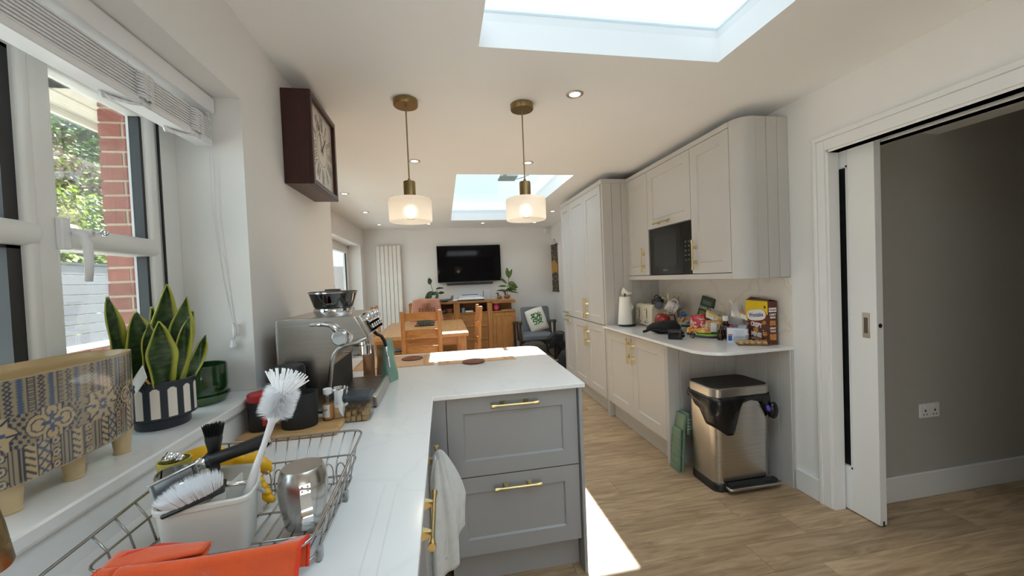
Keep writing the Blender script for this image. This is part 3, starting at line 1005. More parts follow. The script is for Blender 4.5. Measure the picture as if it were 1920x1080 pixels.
# --- base cupboard and end panel
t = thing('base_cupboard', 'grey two-door base cupboard under the right worktop', 'cupboard', (1.9, 3.1, 0))
obj('carcass', M().box(XF + .021, XR - .02, 2.592, 3.60, .15, .885), cab, t, w=True)
obj('plinth', M().box(1.64, 1.655, 2.57, 3.60, 0, .15), cab, t, w=True)
for (a, b) in ((2.592, 3.098), (3.098, 3.604)):
    d = shaker('door', (XF + .02, a + .0015, .165), UY, UZ, NX, b - a - .003, .71, cab, t, fr=.085)
    bar_handle(d, (XF, b - .04 if a < 3 else a + .04, .745), UZ, NX, .22)
obj('end_panel', M().box(XF, XR - .02, 2.572, 2.590, 0, .889), cab, t, w=True)
panel_boards(t, (XF + .001, 2.572, 0), (1, 0, 0), UZ, (0, -1, 0), XR - .02 - XF - .003, .889, 6, cab, .012)
t = thing('wall_panel', 'grey boarded panel on the wall beside the steel bin', 'panel', (2.16, 2.33, 0))
obj('backing', M().box(2.157, XR - .0005, 2.092, 2.572, 0, .889), cab, t, w=True)
panel_boards(t, (2.157, 2.092, 0), UY, UZ, NX, .466, .889, 5, cab, .012)

# --- right worktop with a rounded corner
m = M()
pts = [(XR - .0005, 3.621), (1.545, 3.621), (1.545, 2.26)]
for k in range(1, 12):
    a = k / 12 * PI / 2
    pts.append((1.545 + .185 * (1 - math.cos(a)), 2.26 - .185 * math.sin(a)))
pts += [(1.74, 2.075), (XR - .0005, 2.09)]
m.prism(pts, 'z', .89, .91)
wt = obj('worktop', m, K['quartz'], bevel=.002)
tag(wt, 'white quartz worktop with one rounded corner along the right wall', 'worktop')
struct('trim_8', M().box(XR - .012, XR - .0005, 2.098, 3.62, .9105, 1.352), K['splash'])
t = thing('wall_socket', 'pale double socket on the splashback behind the mug tree', 'socket', (XR - .012, 3.3, 1.141))
obj('faceplate', M().box(XR - .019, XR - .012, 3.235, 3.375, 1.141, 1.227), P('beige_plate', (214, 204, 190), .35), t, w=True, bevel=.003)
for yy in (3.27, 3.34):
    m = M(); m.box(XR - .0205, XR - .019, yy - .004, yy + .004, 1.175, 1.187); m.box(XR - .0205, XR - .019, yy - .014, yy - .006, 1.157, 1.162); m.box(XR - .0205, XR - .019, yy + .006, yy + .014, 1.157, 1.162)
    obj('socket_hole', m, K['gasket'], t, w=True)

# --- wall cupboards with microwave
XW = 1.838
def wallcab(label, y0, y1, z0, doorspec):
    t = thing('wall_cupboard', label, 'cupboard', (2.0, (y0 + y1) / 2, z0))
    obj('carcass', M().box(XW + .021, XR - .001, y0 + .001, y1 - .001, z0, 2.325), cab, t, w=True)
    d = shaker('door', (XW + .02, y0 + .0015, z0 + .002), UY, UZ, NX, y1 - y0 - .003, 2.322 - z0 - .002, cab, t, fr=.075)
    doorspec(d)
    return t
wallcab('narrow grey wall cupboard between the tall larder and the microwave', 3.215, 3.618, 1.396,
        lambda d: bar_handle(d, (XW, 3.30, 1.535), UZ, NX, .22))
wallcab('grey lift-up wall cupboard above the black microwave', 2.604, 3.213, 1.803,
        lambda d: bar_handle(d, (XW, 2.965, 1.842), UY, NX, .24))
t = wallcab('grey wall cupboard with a curved boarded end above the cereal box', 2.205, 2.602, 1.396,
        lambda d: bar_handle(d, (XW, 2.560, 1.535), UZ, NX, .22))
# curved end post and boarded end
m = M(); pts = [(XW + .001, 2.203)]
R = .10
for k in range(0, 11):
    a = k / 10 * PI / 2
    pts.append((XW + .001 + R * (1 - math.cos(a)), 2.20 - R * math.sin(a)))
pts += [(XW + R, 2.203)]
m.prism(pts, 'z', 1.355, 2.362)
obj('curved_post', m, cab, t, w=True, smooth='auto')
obj('end_core', M().box(XW + R, XR - .001, 2.104, 2.203, 1.355, 2.362), cab, t, w=True)
panel_boards(t, (XW + R + .001, 2.104, 1.355), (1, 0, 0), UZ, (0, -1, 0), XR - XW - R - .003, 1.007, 3, cab, .004)
tag(obj('cornice', M().box(XW - .002, XR - .001, 2.203, 3.62, 2.3265, 2.362), cab, bevel=.002), 'flat grey cornice strip over the wall cupboards', 'cornice')
tag(obj('pelmet', M().box(XW - .002, XR - .013, 2.203, 3.62, 1.355, 1.393), cab, bevel=.002), 'grey pelmet board under the wall cupboards and microwave', 'pelmet')
t = thing('microwave', 'built-in black glass microwave under the lift-up cupboard', 'microwave', (2.0, 2.9, 1.396))
obj('body', M().box(XW + .03, XR - .02, 2.608, 3.21, 1.397, 1.80), K['black'], t, w=True)
obj('door', M().box(XW + .006, XW + .03, 2.725, 3.208, 1.400, 1.797), K['micro'], t, w=True, bevel=.002)
obj('window', M().box(XW + .0045, XW + .0065, 2.80, 3.13, 1.47, 1.73), P('microwave_window', (34, 38, 36), .12), t, w=True)
cp = obj('control_panel', M().box(XW + .006, XW + .03, 2.608, 2.722, 1.400, 1.797), K['micro'], t, w=True, bevel=.002)
for k in range(5):
    for j in range(2):
        obj('button', M().box(XW + .0045, XW + .0065, 2.635 + j * .04, 2.655 + j * .04, 1.50 + k * .035, 1.512 + k * .035), P('dim_button', (66, 68, 68), .5) if (k == 0 and j == 0) else bpy.data.materials['dim_button'], cp, w=True)
text('lettering', 'BOSCH', .020, P('grey_lettering', (150, 152, 152), .5), t, plane_m((XW + .0045, 2.965, 1.435), (0, -1, 0), (0, 0, 1)))

# --- island drawers
YI = 1.745
cd = K['cabd']
t = thing('drawer_unit', 'grey two-drawer island unit with brass bar handles', 'drawers', (.3, 2.1, 0))
obj('carcass', M().box(-.011, .602, YI + .021, 2.36, .15, .885), cd, t, w=True)
obj('plinth', M().box(-.011, .602, YI + .055, YI + .07, 0, .15), cd, t, w=True)
for (z0, z1, hz) in ((.157, .516, .463), (.521, .882, .843)):
    d = shaker('drawer', (-.011, YI + .02, z0), (1, 0, 0), UZ, (0, -1, 0), .611, z1 - z0, cd, t, fr=.072)
    bar_handle(d, (.298, YI, hz), (1, 0, 0), (0, -1, 0), .22, r=.006)
ep = obj('end_panel', M().box(.604, .620, YI - .022, 2.74, 0, .889), cd, t, w=True, bevel=.002)
obj('back_panel', M().box(-.70, .602, 2.72, 2.74, 0, .889), cd, t, w=True)
# corner post and left-hand run
t = thing('base_cupboard', 'grey base cupboard under the left worktop with a towel on its handle', 'cupboard', (-.4, 1.5, 0))
XC = -.085
obj('carcass', M().box(XL + .02, XC - .021, 1.328, 2.36, .15, .885), cd, t, w=True)
obj('plinth', M().box(XC - .075, XC - .06, 1.328, YI + .06, 0, .15), cd, t, w=True)
obj('corner_post', M().box(XC - .02, -.014, YI, YI + .02, .15, .885), cd, t, w=True)
obj('corner_post', M().box(XC - .02, XC, 1.66, YI, .15, .885), cd, t, w=True)
d = shaker('door', (XC - .02, 1.331, .165), UY, UZ, (1, 0, 0), .325, .71, cd, t, fr=.07)
bar_handle(d, (XC, 1.475, .685), UZ, (1, 0, 0), .22, r=.006, off=.032)
t = thing('dishwasher', 'grey-fronted unit with a horizontal brass handle under the left worktop', 'dishwasher', (-.4, 1.0, 0))
obj('carcass', M().box(XL + .02, XC - .021, .728, 1.322, .15, .885), cd, t, w=True)
obj('plinth', M().box(XC - .075, XC - .06, .728, 1.322, 0, .15), cd, t, w=True)
d = shaker('door', (XC - .02, .728, .165), UY, UZ, (1, 0, 0), .594, .71, cd, t, fr=.07)
bar_handle(d, (XC, 1.02, .80), UY, (1, 0, 0), .24, r=.006, off=.032)
t = thing('base_cupboard', 'grey sink cupboard under the left worktop nearest the camera', 'cupboard', (-.4, .1, 0))
obj('carcass', M().box(XL + .02, XC - .021, -1.2, .725, .15, .885), cd, t, w=True)
shaker('door', (XC - .02, .13, .165), UY, UZ, (1, 0, 0), .59, .71, cd, t, fr=.07)
shaker('door', (XC - .02, -.47, .165), UY, UZ, (1, 0, 0), .59, .71, cd, t, fr=.07)

# --- L-shaped white worktop
m = M()
pts = [(XL + .001, -1.25), (-.066, -1.25), (-.066, 1.718), (.635, 1.718)]
for k in range(0, 9):
    a = k / 8 * PI / 2
    pts.append((.655 - .09 + .09 * math.cos(a), 2.715 + .09 * math.sin(a)))
pts += [(XL + .001, 2.812)]
m.prism(pts, 'z', .89, .91)
wt = obj('worktop', m, K['quartz'], bevel=.0025)
tag(wt, 'white veined L-shaped worktop over the left run and island', 'worktop')
# drainer grooves cut beside the rack
m = M()
for k in range(2):
    m.box(-.168 + k * .030, -.165 + k * .030, .42, 1.0, .9098, .9104)
obj('drainer_groove', m, P('groove_quartz', (224, 224, 224), .2), wt)

# --- towel on the handle
m = M()
def towel(u, v):
    g = min(1, v * 1.5) ** .8
    x = -.046 + (u - .52) * (.016 + .185 * g) + .010 * math.sin(v * 5) * v
    y = 1.47 - .05 * g * math.sin(u * PI) + .013 * math.sin(u * 13 + v * 3) * g
    z = .782 - .36 * v - .03 * math.sin(u * 3.6 + .2) * g + .085 * max(0, u - .7) * g / .3 * .5
    return (max(x, -.080 + .004 * math.sin(u * 9)), y, z)
m.grid(towel, 44, 34)
def towelb(u, v):
    g = min(1, v * 1.5) ** .8
    x = -.050 + (u - .5) * (.014 + .110 * g)
    y = 1.435 - .035 * g * math.sin(u * PI) + .010 * math.sin(u * 11 + 1) * g
    return (max(x, -.078), y, .780 - .43 * v - .012 * math.sin(u * 5))
m.grid(towelb, 30, 34)
tw = obj('hand_towel', m, K['towel'], smooth=True, solid=.006, fixn=False)
tag(tw, 'pale grey hand towel hanging from the brass handle of the left cupboard', 'towel')
# ================================================================ LAMPS
for i, (px, py) in enumerate(((-0.162, 2.236), (0.499, 2.232))):
    t = thing('pendant_lamp', ['frosted glass pendant lamp on aged brass, nearer the wall clock', 'frosted glass pendant lamp on aged brass, in front of the far roof light'][i],
              'lamp', (px, py, HC), group='pendant lamps over the island')
    c = (px, py, 0)
    obj('ceiling_rose', M().lathe([(0, HC - .034), (.064, HC - .034), (.067, HC - .030), (.067, HC - .001), (0, HC - .001)], c, 36), K['abrass'], t, w=True, smooth='auto')
    obj('cord', M().cone((px, py, 1.985), (px, py, HC - .03), .004, .004, 8), P('gold_cord', (150, 128, 96), .6) if i == 0 else bpy.data.materials['gold_cord'], t, w=True)
    obj('cord_grip', M().lathe([(.004, 2.0), (.008, 1.996), (.008, 1.985), (.004, 1.982)], c, 12), K['abrass'], t, w=True)
    obj('lamp_holder', M().lathe([(0, 1.982), (.031, 1.982), (.033, 1.978), (.033, 1.888), (0, 1.888)], c, 28), K['abrass'], t, w=True, smooth='auto')
    prof = [(.034, 1.888), (.095, 1.888), (.112, 1.882), (.118, 1.868), (.118, 1.765), (.114, 1.757), (.110, 1.757), (.110, 1.765), (.113, 1.772)]
    obj('shade', M().lathe(prof[:6], c, 48), K['frost'], t, w=True, smooth=True)
    obj('bulb', M().sphere((px, py, 1.815), .046, .046, .046, 24, 14), K['bulb'], t, w=True, smooth=True)
    lightobj('bulb_glow', 'POINT', (0, 0, 1.73 - HC), 0.9, (1.0, .86, .68), t, shadow_soft_size=.04)

dl = [(.772, 2.08, 'nearest the big roof light'), (-.192, 3.336, 'behind the left pendant lamp'), (.783, 3.341, 'behind the right pendant lamp'),
      (-1.03, 4.54, 'just past the wall clock'), (-1.03, 5.70, 'in the middle of the left row'), (-1.03, 6.88, 'in the back left ceiling corner'),
      (-.202, 6.89, 'second from the left of the back row'), (.74, 6.88, 'above the television, third of the back row'), (1.693, 6.89, 'at the right end of the back row'),
      (1.708, 5.76, 'beside the tall cupboards')]
first = None
for i, (x, y, w) in enumerate(dl):
    lab = 'lit recessed ceiling downlight ' + w
    if first is None:
        first = thing('downlight', lab, 'light', (x, y, HC), group='ceiling downlights')
        obj('rim', M().lathe([(.030, -.002), (.034, -.005), (.046, -.004), (.049, 0.0), (.030, 0.0)], (0, 0, 0), 28), P('satin_nickel_rim', (196, 188, 178), .35, .8), first, smooth=True)
        obj('lens', M().lathe([(0, -.0022), (.031, -.0022)], (0, 0, 0), 24), K['spotlens'], first)
        lightobj('beam', 'SPOT', (0, 0, -.01), SPOT_W, (1.0, .94, .85), first, spot_size=math.radians(125), spot_blend=.8, shadow_soft_size=.03)
    else:
        dup(first, (x, y, HC), 0, lab)

# ================================================================ CLOCK
t = thing('wall_clock', 'square dark wooden wall clock with silver roman dial on left wall', 'clock', (XL, 2.19, 1.90))
y0, y1, z0, z1, xf = 1.975, 2.405, 1.905, 2.352, -.580
m = M()
m.box(XL + .001, xf - .02, y0, y1, z0, z1)
w = .028
m.box(xf - .021, xf, y0, y1, z0, z0 + w); m.box(xf - .021, xf, y0, y1, z1 - w, z1)
m.box(xf - .021, xf, y0, y0 + w, z0 + w, z1 - w); m.box(xf - .021, xf, y1 - w, y1, z0 + w, z1 - w)
obj('case', m, K['mahog'], t, w=True, bevel=.003)
obj('dial', M().box(xf - .0198, xf - .018, y0 + w, y1 - w, z0 + w, z1 - w), K['clockface'], t, w=True)
cyc, czc = (y0 + y1) / 2, (z0 + z1) / 2
num = {1: 'I', 2: 'II', 3: 'III', 4: 'IIII', 5: 'V', 6: 'VI', 7: 'VII', 8: 'VIII', 9: 'IX', 10: 'X', 11: 'XI', 12: 'XII'}
for h in range(1, 13):
    a = PI / 2 - h * PI / 6
    # seen from +x, right is +y
    d = V3((0, math.cos(a), math.sin(a)))
    s = V3((0, math.sin(a), -math.cos(a)))
    p = V3((xf - .0176, cyc, czc)) + d * .134
    text('numeral', num[h], .112, K['clocknum'], t, plane_m(p, s, d), sx=.42)
m = M(); m.lathe([(.082, 0), (.0835, .0008), (.085, 0)], (xf - .0178, cyc, czc), 40, axis=(1, 0, 0))
obj('chapter_ring', m, K['clocknum'], t, w=True)
def hand(ang, L, wd, nm):
    d = V3((0, math.sin(ang), math.cos(ang))); s = V3((0, math.cos(ang), -math.sin(ang)))
    m = M(); c = V3((xf - .0155, cyc, czc))
    m.obox(c + d * L * .42, d * L * .58, s * wd, V3((.0006, 0, 0)))
    obj(nm, m, K['clocknum'], t, w=True)
hand(math.radians(40), .10, .004, 'hour_hand'); hand(math.radians(-22), .145, .003, 'minute_hand')
obj('hub', M().lathe([(0, 0), (.009, 0), (.009, .004), (0, .004)], (xf - .017, cyc, czc), 16, axis=(1, 0, 0)), K['clocknum'], t, w=True)

# ================================================================ BLIND
t = thing('venetian_blind', 'white slatted blind drawn up at the top of the kitchen window', 'blind', (-.83, .85, 2.12))
ya, yb = .07, 1.592
m = M(); m.prism([(-.80, 2.060), (-.796, 2.068), (-.796, 2.112), (-.802, 2.122), (-.862, 2.122), (-.862, 2.060)], 'y', ya, yb)
obj('head_rail', m, K['white'], t, w=True, bevel=.002)
ns = 9
sl = None
def tiltz(y): return (y - 1.58) * .004
rz_ = math.atan(.004)
for k in range(ns):
    z = 1.964 + k * .0086
    if sl is None:
        m = M(); L = (1.575 - ya) / 2
        prof = [(-.026, 0), (-.013, .0025), (0, .0033), (.013, .0025), (.026, .0008), (.027, -.0028), (.026, -.0042), (0, -.0015), (-.026, -.0042)]
        m.prism([(a, b) for a, b in prof], 'y', -L, L)
        ob = obj('slat', m, K['white'], t, loc=V3((-.828, (ya + 1.575) / 2, z)) - wloc(t) + V3((0, 0, tiltz((ya + 1.575) / 2))), rot=(rz_, 0, 0)); sl = ob.data
    else:
        obj('slat', sl, None, t, loc=V3((-.828, (ya + 1.575) / 2, z)) - wloc(t) + V3((0, 0, tiltz((ya + 1.575) / 2))), rot=(rz_, 0, 0))
m = M(); L = (1.578 - ya) / 2; m.box(-.027, .027, -L, L, 0, .020)
obj('bottom_rail', m, K['white'], t, loc=V3((-.828, (ya + 1.578) / 2, 1.940 + tiltz((ya + 1.578) / 2))) - wloc(t), rot=(rz_, 0, 0), bevel=.003)
rc = random.Random(2)
for yy in (1.24, 1.47, .55):
    m = M()
    for k in range(9):
        z = 1.962 + k * .0082 + tiltz(yy)
        for s in (0, 1):
            yc = yy + s * .02
            m.tube([(-.802, yc - .012, z), (-.789 + rc.uniform(0, .004), yc - .006, z - .004), (-.787, yc + .006, z - .006), (-.802, yc + .014, z - .002)], .0036, 6)
    m.box(-.803, -.799, yy - .014, yy + .034, 1.938 + tiltz(yy), 1.962 + tiltz(yy))
    for s in range(4):
        m.tube([(-.80 - s * .014, yy - .01 * s, 1.940 + tiltz(yy)), (-.81 - s * .012, yy - .03 - .012 * s, 1.930 + tiltz(yy)), (-.84, yy - .05 - .01 * s, 1.938 + tiltz(yy))], .004, 6)
    obj('ladder_tape', m, K['white'], t, w=True, smooth=True)
    obj('lift_cord', M().cone((-.828, yy, 1.95 + tiltz(yy)), (-.828, yy, 2.065), .0012, .0012, 5), K['white'], t, w=True)
m = M()
m.tube([(-.815, 1.575, 2.06), (-.818, 1.585, 1.95), (-.822, 1.592, 1.70), (-.808, 1.596, 1.50), (-.79, 1.597, 1.36), (-.772, 1.594, 1.27), (-.772, 1.592, 1.235)], .0014, 5)
m.tube([(-.808, 1.575, 2.06), (-.808, 1.590, 1.7), (-.778, 1.597, 1.33), (-.770, 1.594, 1.255)], .0014, 5)
obj('pull_cord', m, K['white'], t, w=True)
m = M(); m.lathe([(.004, 1.232), (.007, 1.228), (.011, 1.205), (.012, 1.200), (0, 1.199)], (-.777, 1.585, 0), 14)
obj('cord_tassel', m, K['white'], t, w=True, smooth=True)
t = thing('cord_cleat', 'white cord cleat screwed to the window reveal', 'cleat', (-.768, 1.60, 1.265))
m = M(); m.box(-.776, -.760, 1.588, 1.600, 1.245, 1.285)
obj('plate', m, K['white'], t, w=True, bevel=.002)
m = M(); m.tube([(-.768, 1.575, 1.236), (-.768, 1.580, 1.25), (-.768, 1.582, 1.265), (-.768, 1.580, 1.28), (-.768, 1.575, 1.294)], [.004, .006, .007, .006, .004], 8)
obj('horn', m, K['white'], t, w=True, smooth=True)

# ================================================================ SILL
ZS = 1.0352
# patterned oval planter on feet
CR, BL, DK = s2l((192, 170, 134)), s2l((82, 96, 120)), s2l((66, 66, 82))
CL = s2l((160, 146, 120))
def patt(u, v):
    """printed decoration: u along the girth in metres, v height 0..1"""
    def mixc(a, b, t): return tuple(a[i]*(1-t)+b[i]*t for i in range(3))
    if v < .015 or v > .985: return CR
    if v > .66:
        c = u / .0165; k = int(math.floor(c)) % 3; f = c - math.floor(c)
        zz = (v - .66) / .34 * 9
        if abs(f - .5) > .42: return CL
        if k == 0:
            g = (zz * 1.6) % 1.0
            return DK if (abs(f - .5) > .24 or g < .4) else CL
        if k == 1:
            g = abs((zz * .9) % 1.0 - .5) * 2
            return DK if abs(abs(f - .5) * 2 - g * .6) < .26 else CL
        return BL if abs(f - .5) < .28 + .08 * math.sin(zz * 9) else CL
    if v > .34:
        cw = .098; c = u / cw; k = int(math.floor(c)) % 2; fx = (c - math.floor(c) - .5) * cw; fz = (v - .50) * .185
        r = math.hypot(fx, fz); th = math.atan2(fz, fx)
        if k == 0:
            if r < .004: return CR
            if r < .0075 + .0055 * abs(math.cos(th * 5)): return BL
            if r < .0185: return CR if abs(math.sin(th * 4)) > .16 else DK
            if r < .0265: return BL if abs(math.cos(th * 4)) > .80 else CR
            if r < .038 + .004 * math.cos(8 * th): return CR if abs(math.sin(th * 4 + .4)) > .22 else DK
            if r < .041 + .004 * math.cos(8 * th): return DK
        else:
            if r < .003: return CR
            if r < .006: return BL
            if r < .006 + .014 * abs(math.cos(th * 2)) ** 3: return BL
            q = min(math.hypot(abs(fx) - .024, fz), math.hypot(fx, abs(fz) - .021))
            if q < .010: return CR
            if q < .0125: return DK
            if q < .0185: return CR
            if q < .021: return DK
            if r < .03: return CR
        g = (math.sin(u * 520) * math.sin(v * 75 + u * 100))
        return DK if g > .25 else CL
    c = u / .021; k = int(math.floor(c)) % 4; f = c - math.floor(c) - .5
    if abs(f) > .44: return DK
    z = v * 8.2
    if k == 0:
        g = z % 1.0 - .5; q = math.hypot(f * .021, g * .0225)
        return BL if q < .0028 else CR if q < .0068 else DK if q < .0088 else CL
    if k == 1: return DK if abs(abs(f) - .22) < .08 else CL
    if k == 2:
        g = (z * 1.8 + f * 1.2) % 1.0
        return DK if (g < .34 and abs(f) < .36) else CR
    g = abs((z * 1.2) % 1.0 - .5) * 2
    return BL if abs(abs(f) * 2.2 - g) < .3 else CR
t = thing('planter', 'large oval cream and blue patterned planter on stubby feet on window sill', 'planter', (-.822, .925, ZS))
HX, HY, ZP0, ZP1 = .088, .205, 1.086, 1.276
def oval(u, k=1.0, off=0.0):
    a = 2 * PI * u
    ex = .78
    ca, sa = math.cos(a), math.sin(a)
    return ((HX * k - off) * math.copysign(abs(ca) ** ex, ca), (HY * k - off) * math.copysign(abs(sa) ** ex, sa))
NU, NV = 520, 110
arc = [0.0]; pp = oval(0)
for i in range(1, NU + 1):
    q = oval(i / NU); arc.append(arc[-1] + math.hypot(q[0] - pp[0], q[1] - pp[1])); pp = q
def pfn(u, v):
    k = 1.0 - .06 * max(0, (.06 - v) / .06) ** 2
    x, y = oval(u, k * (.97 + .03 * v))
    return (-.822 + x, .925 + y, ZP0 + (ZP1 - ZP0) * v)
m = M(); m.grid(pfn, NU, NV, cu=True, colf=lambda u, v: patt(arc[int(round(u * NU)) % NU], v))
obj('body', m, K['vc'], t, w=True, smooth=True)
m = M()
def pin(u, v):
    if v < .15:
        x, y = oval(u, 1.0, .001 + .0 * v); return (-.822 + x, .925 + y, ZP1 + .002 * math.sin(v / .15 * PI))
    if v < .8:
        x, y = oval(u, 1.0, .007); return (-.822 + x, .925 + y, ZP1 - (v - .15) / .65 * .15)
    q = (v - .8) / .2
    x, y = oval(u, 1 - q * .98, .007 * (1 - q)); return (-.822 + x, .925 + y, ZP1 - .15)
m.grid(pin, 96, 22, cu=True)
m2 = M(); 
def pbot(u, v):
    x, y = oval(u, (.91) * (1 - v * .98)); return (-.822 + x, .925 + y, ZP0 + .001)
m.grid(pbot, 96, 4, cu=True)
obj('liner', m, K['cream_clay'], t, w=True, smooth='auto')
for (ax, ay) in ((.046, .145), (.046, .022), (.046, -.10), (-.045, .14), (-.045, -.10)):
    m = M(); m.lathe([(0, ZS), (.0160, ZS), (.0168, ZS + .004), (.0150, ZS + .006), (.020, ZP0 + .004), (0, ZP0 + .004)], (-.822 + ax, .925 + ay, 0), 20)
    obj('foot', m, K['cream_clay'], t, w=True, smooth='auto')

# snake plant in a striped pot
SX, SY = -.812, 1.268
t = thing('snake_plant', 'snake plant with yellow-edged leaves in a black and white striped pot', 'plant', (SX, SY, ZS))
ST0, ST1 = s2l((40, 46, 56)), s2l((236, 226, 214))
R0 = .076
def scol(u, v):
    n = 13; f = (u * n) % 1.0 - .5
    zz = .03 + v * .1
    if abs(f) > .27: return ST0
    top = .118 - (1 - math.sqrt(max(0, 1 - (f / .27) ** 2))) * .010
    return ST1 if .036 < zz < top else ST0
def sfn(u, v):
    a = 2 * PI * u
    return (SX + R0 * math.cos(a), SY + R0 * math.sin(a), ZS + .03 + v * .1)
m = M(); m.grid(sfn, 260, 60, cu=True, colf=scol)
pot = obj('pot', m, K['vcm'], t, w=True, smooth=True)
m = M(); m.lathe([(0, ZS), (.060, ZS), (.062, ZS + .004), (.062, ZS + .024), (R0 - .001, ZS + .031), (R0 - .001, ZS + .034)], (SX, SY, 0), 48)
m.lathe([(R0, ZS + .13), (R0 - .003, ZS + .133), (R0 - .008, ZS + .13), (R0 - .008, ZS + .10), (0, ZS + .10)], (SX, SY, 0), 48)
obj('pot_base', m, K['lead'], t, w=True, smooth='auto')
obj('soil', M().lathe([(R0 - .009, ZS + .108), (0, ZS + .115)], (SX, SY, 0), 24), K['soil'], t, w=True)
LG, LD, LY = s2l((66, 92, 44)), s2l((30, 50, 26)), s2l((176, 178, 66))
def leaf_snake(bx, by, tx, ty, L, wd, face, curl=.0, lean=0.0, bend=.0):
    m = M()
    b = V3((SX + bx, SY + by, ZS + .105)); tip = V3((SX + tx, SY + ty, ZS + .105 + L))
    ax = (tip - b); n = V3((math.cos(face), math.sin(face), 0)); s = ax.normalized().cross(n).normalized(); n = s.cross(ax.normalized())
    rr = random.Random(int(abs(bx * 9991 + by * 7919 + L * 1e4)))
    ph = rr.random() * 9
    def fn(u, v):
        q = .55 + .45 * math.sin(min(v / .55, 1) * PI / 2) if v < .55 else max(0.015, 1 - ((v - .55) / .45) ** 1.7)
        w = wd * q * (1 + .05 * math.sin(v * 14 + ph))
        p = b + ax * v + s * (u - .5) * 2 * w + n * (((u - .5) * 2) ** 2 * w * .55 + bend * math.sin(v * PI) + .004 * math.sin(v * 9 + u * 5 + ph))
        return p
    def cf(u, v):
        e = min(u, 1 - u)
        if e < .10 or v > .985: return LY
        k = vnoise((u * 3 + ph, v * 26, ph)) + .4 * vnoise((u * 9, v * 60, ph + 3))
        t_ = min(1, max(0, .5 + k * 1.3))
        return tuple(LD[i] * (1 - t_) + LG[i] * t_ for i in range(3))
    m.grid(fn, 11, 44, colf=cf)
    obj('leaf', m, K['vcl'], t, w=True, smooth=True, solid=.003, fixn=False)
leaf_snake(-.045, -.045, -.065, -.075, .27, .026, -.2, bend=-.012)
leaf_snake(-.03, -.025, -.045, -.012, .225, .038, -.6)
leaf_snake(.005, -.05, -.01, -.02, .19, .026, -.5)
leaf_snake(.03, -.045, .025, -.035, .195, .033, -.75)
leaf_snake(-.025, .03, -.005, .055, .30, .034, -.75)
leaf_snake(.03, .0, .042, .06, .26, .030, -.9, bend=-.012)
leaf_snake(-.04, .02, -.035, .035, .235, .018, -.4)
leaf_snake(.0, .05, .035, .095, .215, .018, -.2)
leaf_snake(.045, .03, .062, .105, .135, .017, -.9, bend=.01)
leaf_snake(.035, -.01, .06, .035, .20, .02, -.9)
m = M(); m.obox((SX + .0, SY - .080, ZS + .150), V3((.020, -.010, .022)), V3((-.012, .012, .015)), V3((.0006, .0008, 0)))
obj('plant_tag', m, K['whitep'], t, w=True)
obj('tag_stick', M().cone((SX + .03, SY - .06, ZS + .10), (SX + .005, SY - .074, ZS + .155), .004, .003, 6), K['board'], t, w=True)

GX, GY = -.826, 1.478
t = thing('plant_pot', 'empty glossy dark green plant pot standing in its saucer', 'pot', (GX, GY, ZS))
obj('pot', M().lathe([(0, ZS + .012), (.064, ZS + .012), (.070, ZS + .022), (.0735, ZS + .06), (.0735, ZS + .125), (.072, ZS + .129), (.068, ZS + .127), (.067, ZS + .04), (0, ZS + .03)], (GX, GY, 0), 48), K['greenp'], t, w=True, smooth='auto')
obj('saucer', M().lathe([(0, ZS), (.062, ZS), (.066, ZS + .003), (.078, ZS + .024), (.0785, ZS + .029), (.0755, ZS + .028), (.063, ZS + .010), (0, ZS + .009)], (GX, GY, 0), 48), P('moss_green_glaze', (58, 92, 48), .15, var=.2, coat=.5), t, w=True, smooth='auto')

# brass kitchen tap end
t = thing('kitchen_tap', 'brushed brass kitchen tap spout at the left edge of the frame', 'tap', (-.60, .30, .91))
m = M()
m.lathe([(0, .91), (.028, .91), (.028, .918), (.022, .925), (.018, .94)], (-.62, .25, 0), 24)
m.tube([(-.62, .25, .93), (-.62, .25, 1.16), (-.62, .26, 1.21), (-.612, .32, 1.245), (-.60, .40, 1.252), (-.57, .48, 1.238), (-.543, .527, 1.195)], .016, 16)
obj('neck', m, K['abrass'], t, w=True, smooth='auto')
m = M()
def up(z): return V3((-.560 + (z - 1.10) * -.18, .545 - (z - 1.10) * .25, z))
m.lathe([(0, .098), (.008, .097), (.016, .088), (.020, .075), (.022, .05), (.0222, .0305), (.0215, .030), (.0215, .0285), (.0222, .028), (.0225, .004), (.020, 0), (0, 0)], (-.533, .538, 1.100), 32, axis=(-.06, -.10, 1))
obj('spray_head', m, K['abrass'], t, w=True, smooth='auto')
# ================================================================ COFFEE CORNER
ZC = .9102
t = thing('espresso_machine', 'brushed steel espresso machine with bean hopper on the left worktop', 'coffee machine', (-.47, 1.82, ZC))
ya, yb = 1.632, 2.00
# side cheeks (profile in x,z)
prof = [(-.645, .918), (-.645, 1.285), (-.638, 1.292), (-.372, 1.292), (-.355, 1.287), (-.312, 1.205), (-.372, 1.183)]
arcp = [(-.400, 1.178), (-.425, 1.165), (-.440, 1.145), (-.449, 1.115), (-.466, .99), (-.470, .918)]
side = prof + arcp
for (a, b) in ((ya, ya + .012), (yb - .012, yb)):
    m = M(); m.prism(side, 'y', a, b)
    obj('side_panel', m, K['steel'], t, w=True, bevel=.004)
m = M()
rim = [V3((x, ya - .004, z)) for x, z in [(-.312, 1.198), (-.372, 1.181), (-.400, 1.174), (-.425, 1.161), (-.440, 1.141), (-.449, 1.111), (-.466, .99), (-.470, .922)]]
m.tube(rim, .0085, 10)
obj('edge_trim', m, K['steelh'], t, w=True, smooth=True)
obj('back_post', M().box(-.652, -.642, ya + .002, yb - .002, .915, 1.288), K['steel'], t, w=True, bevel=.004)
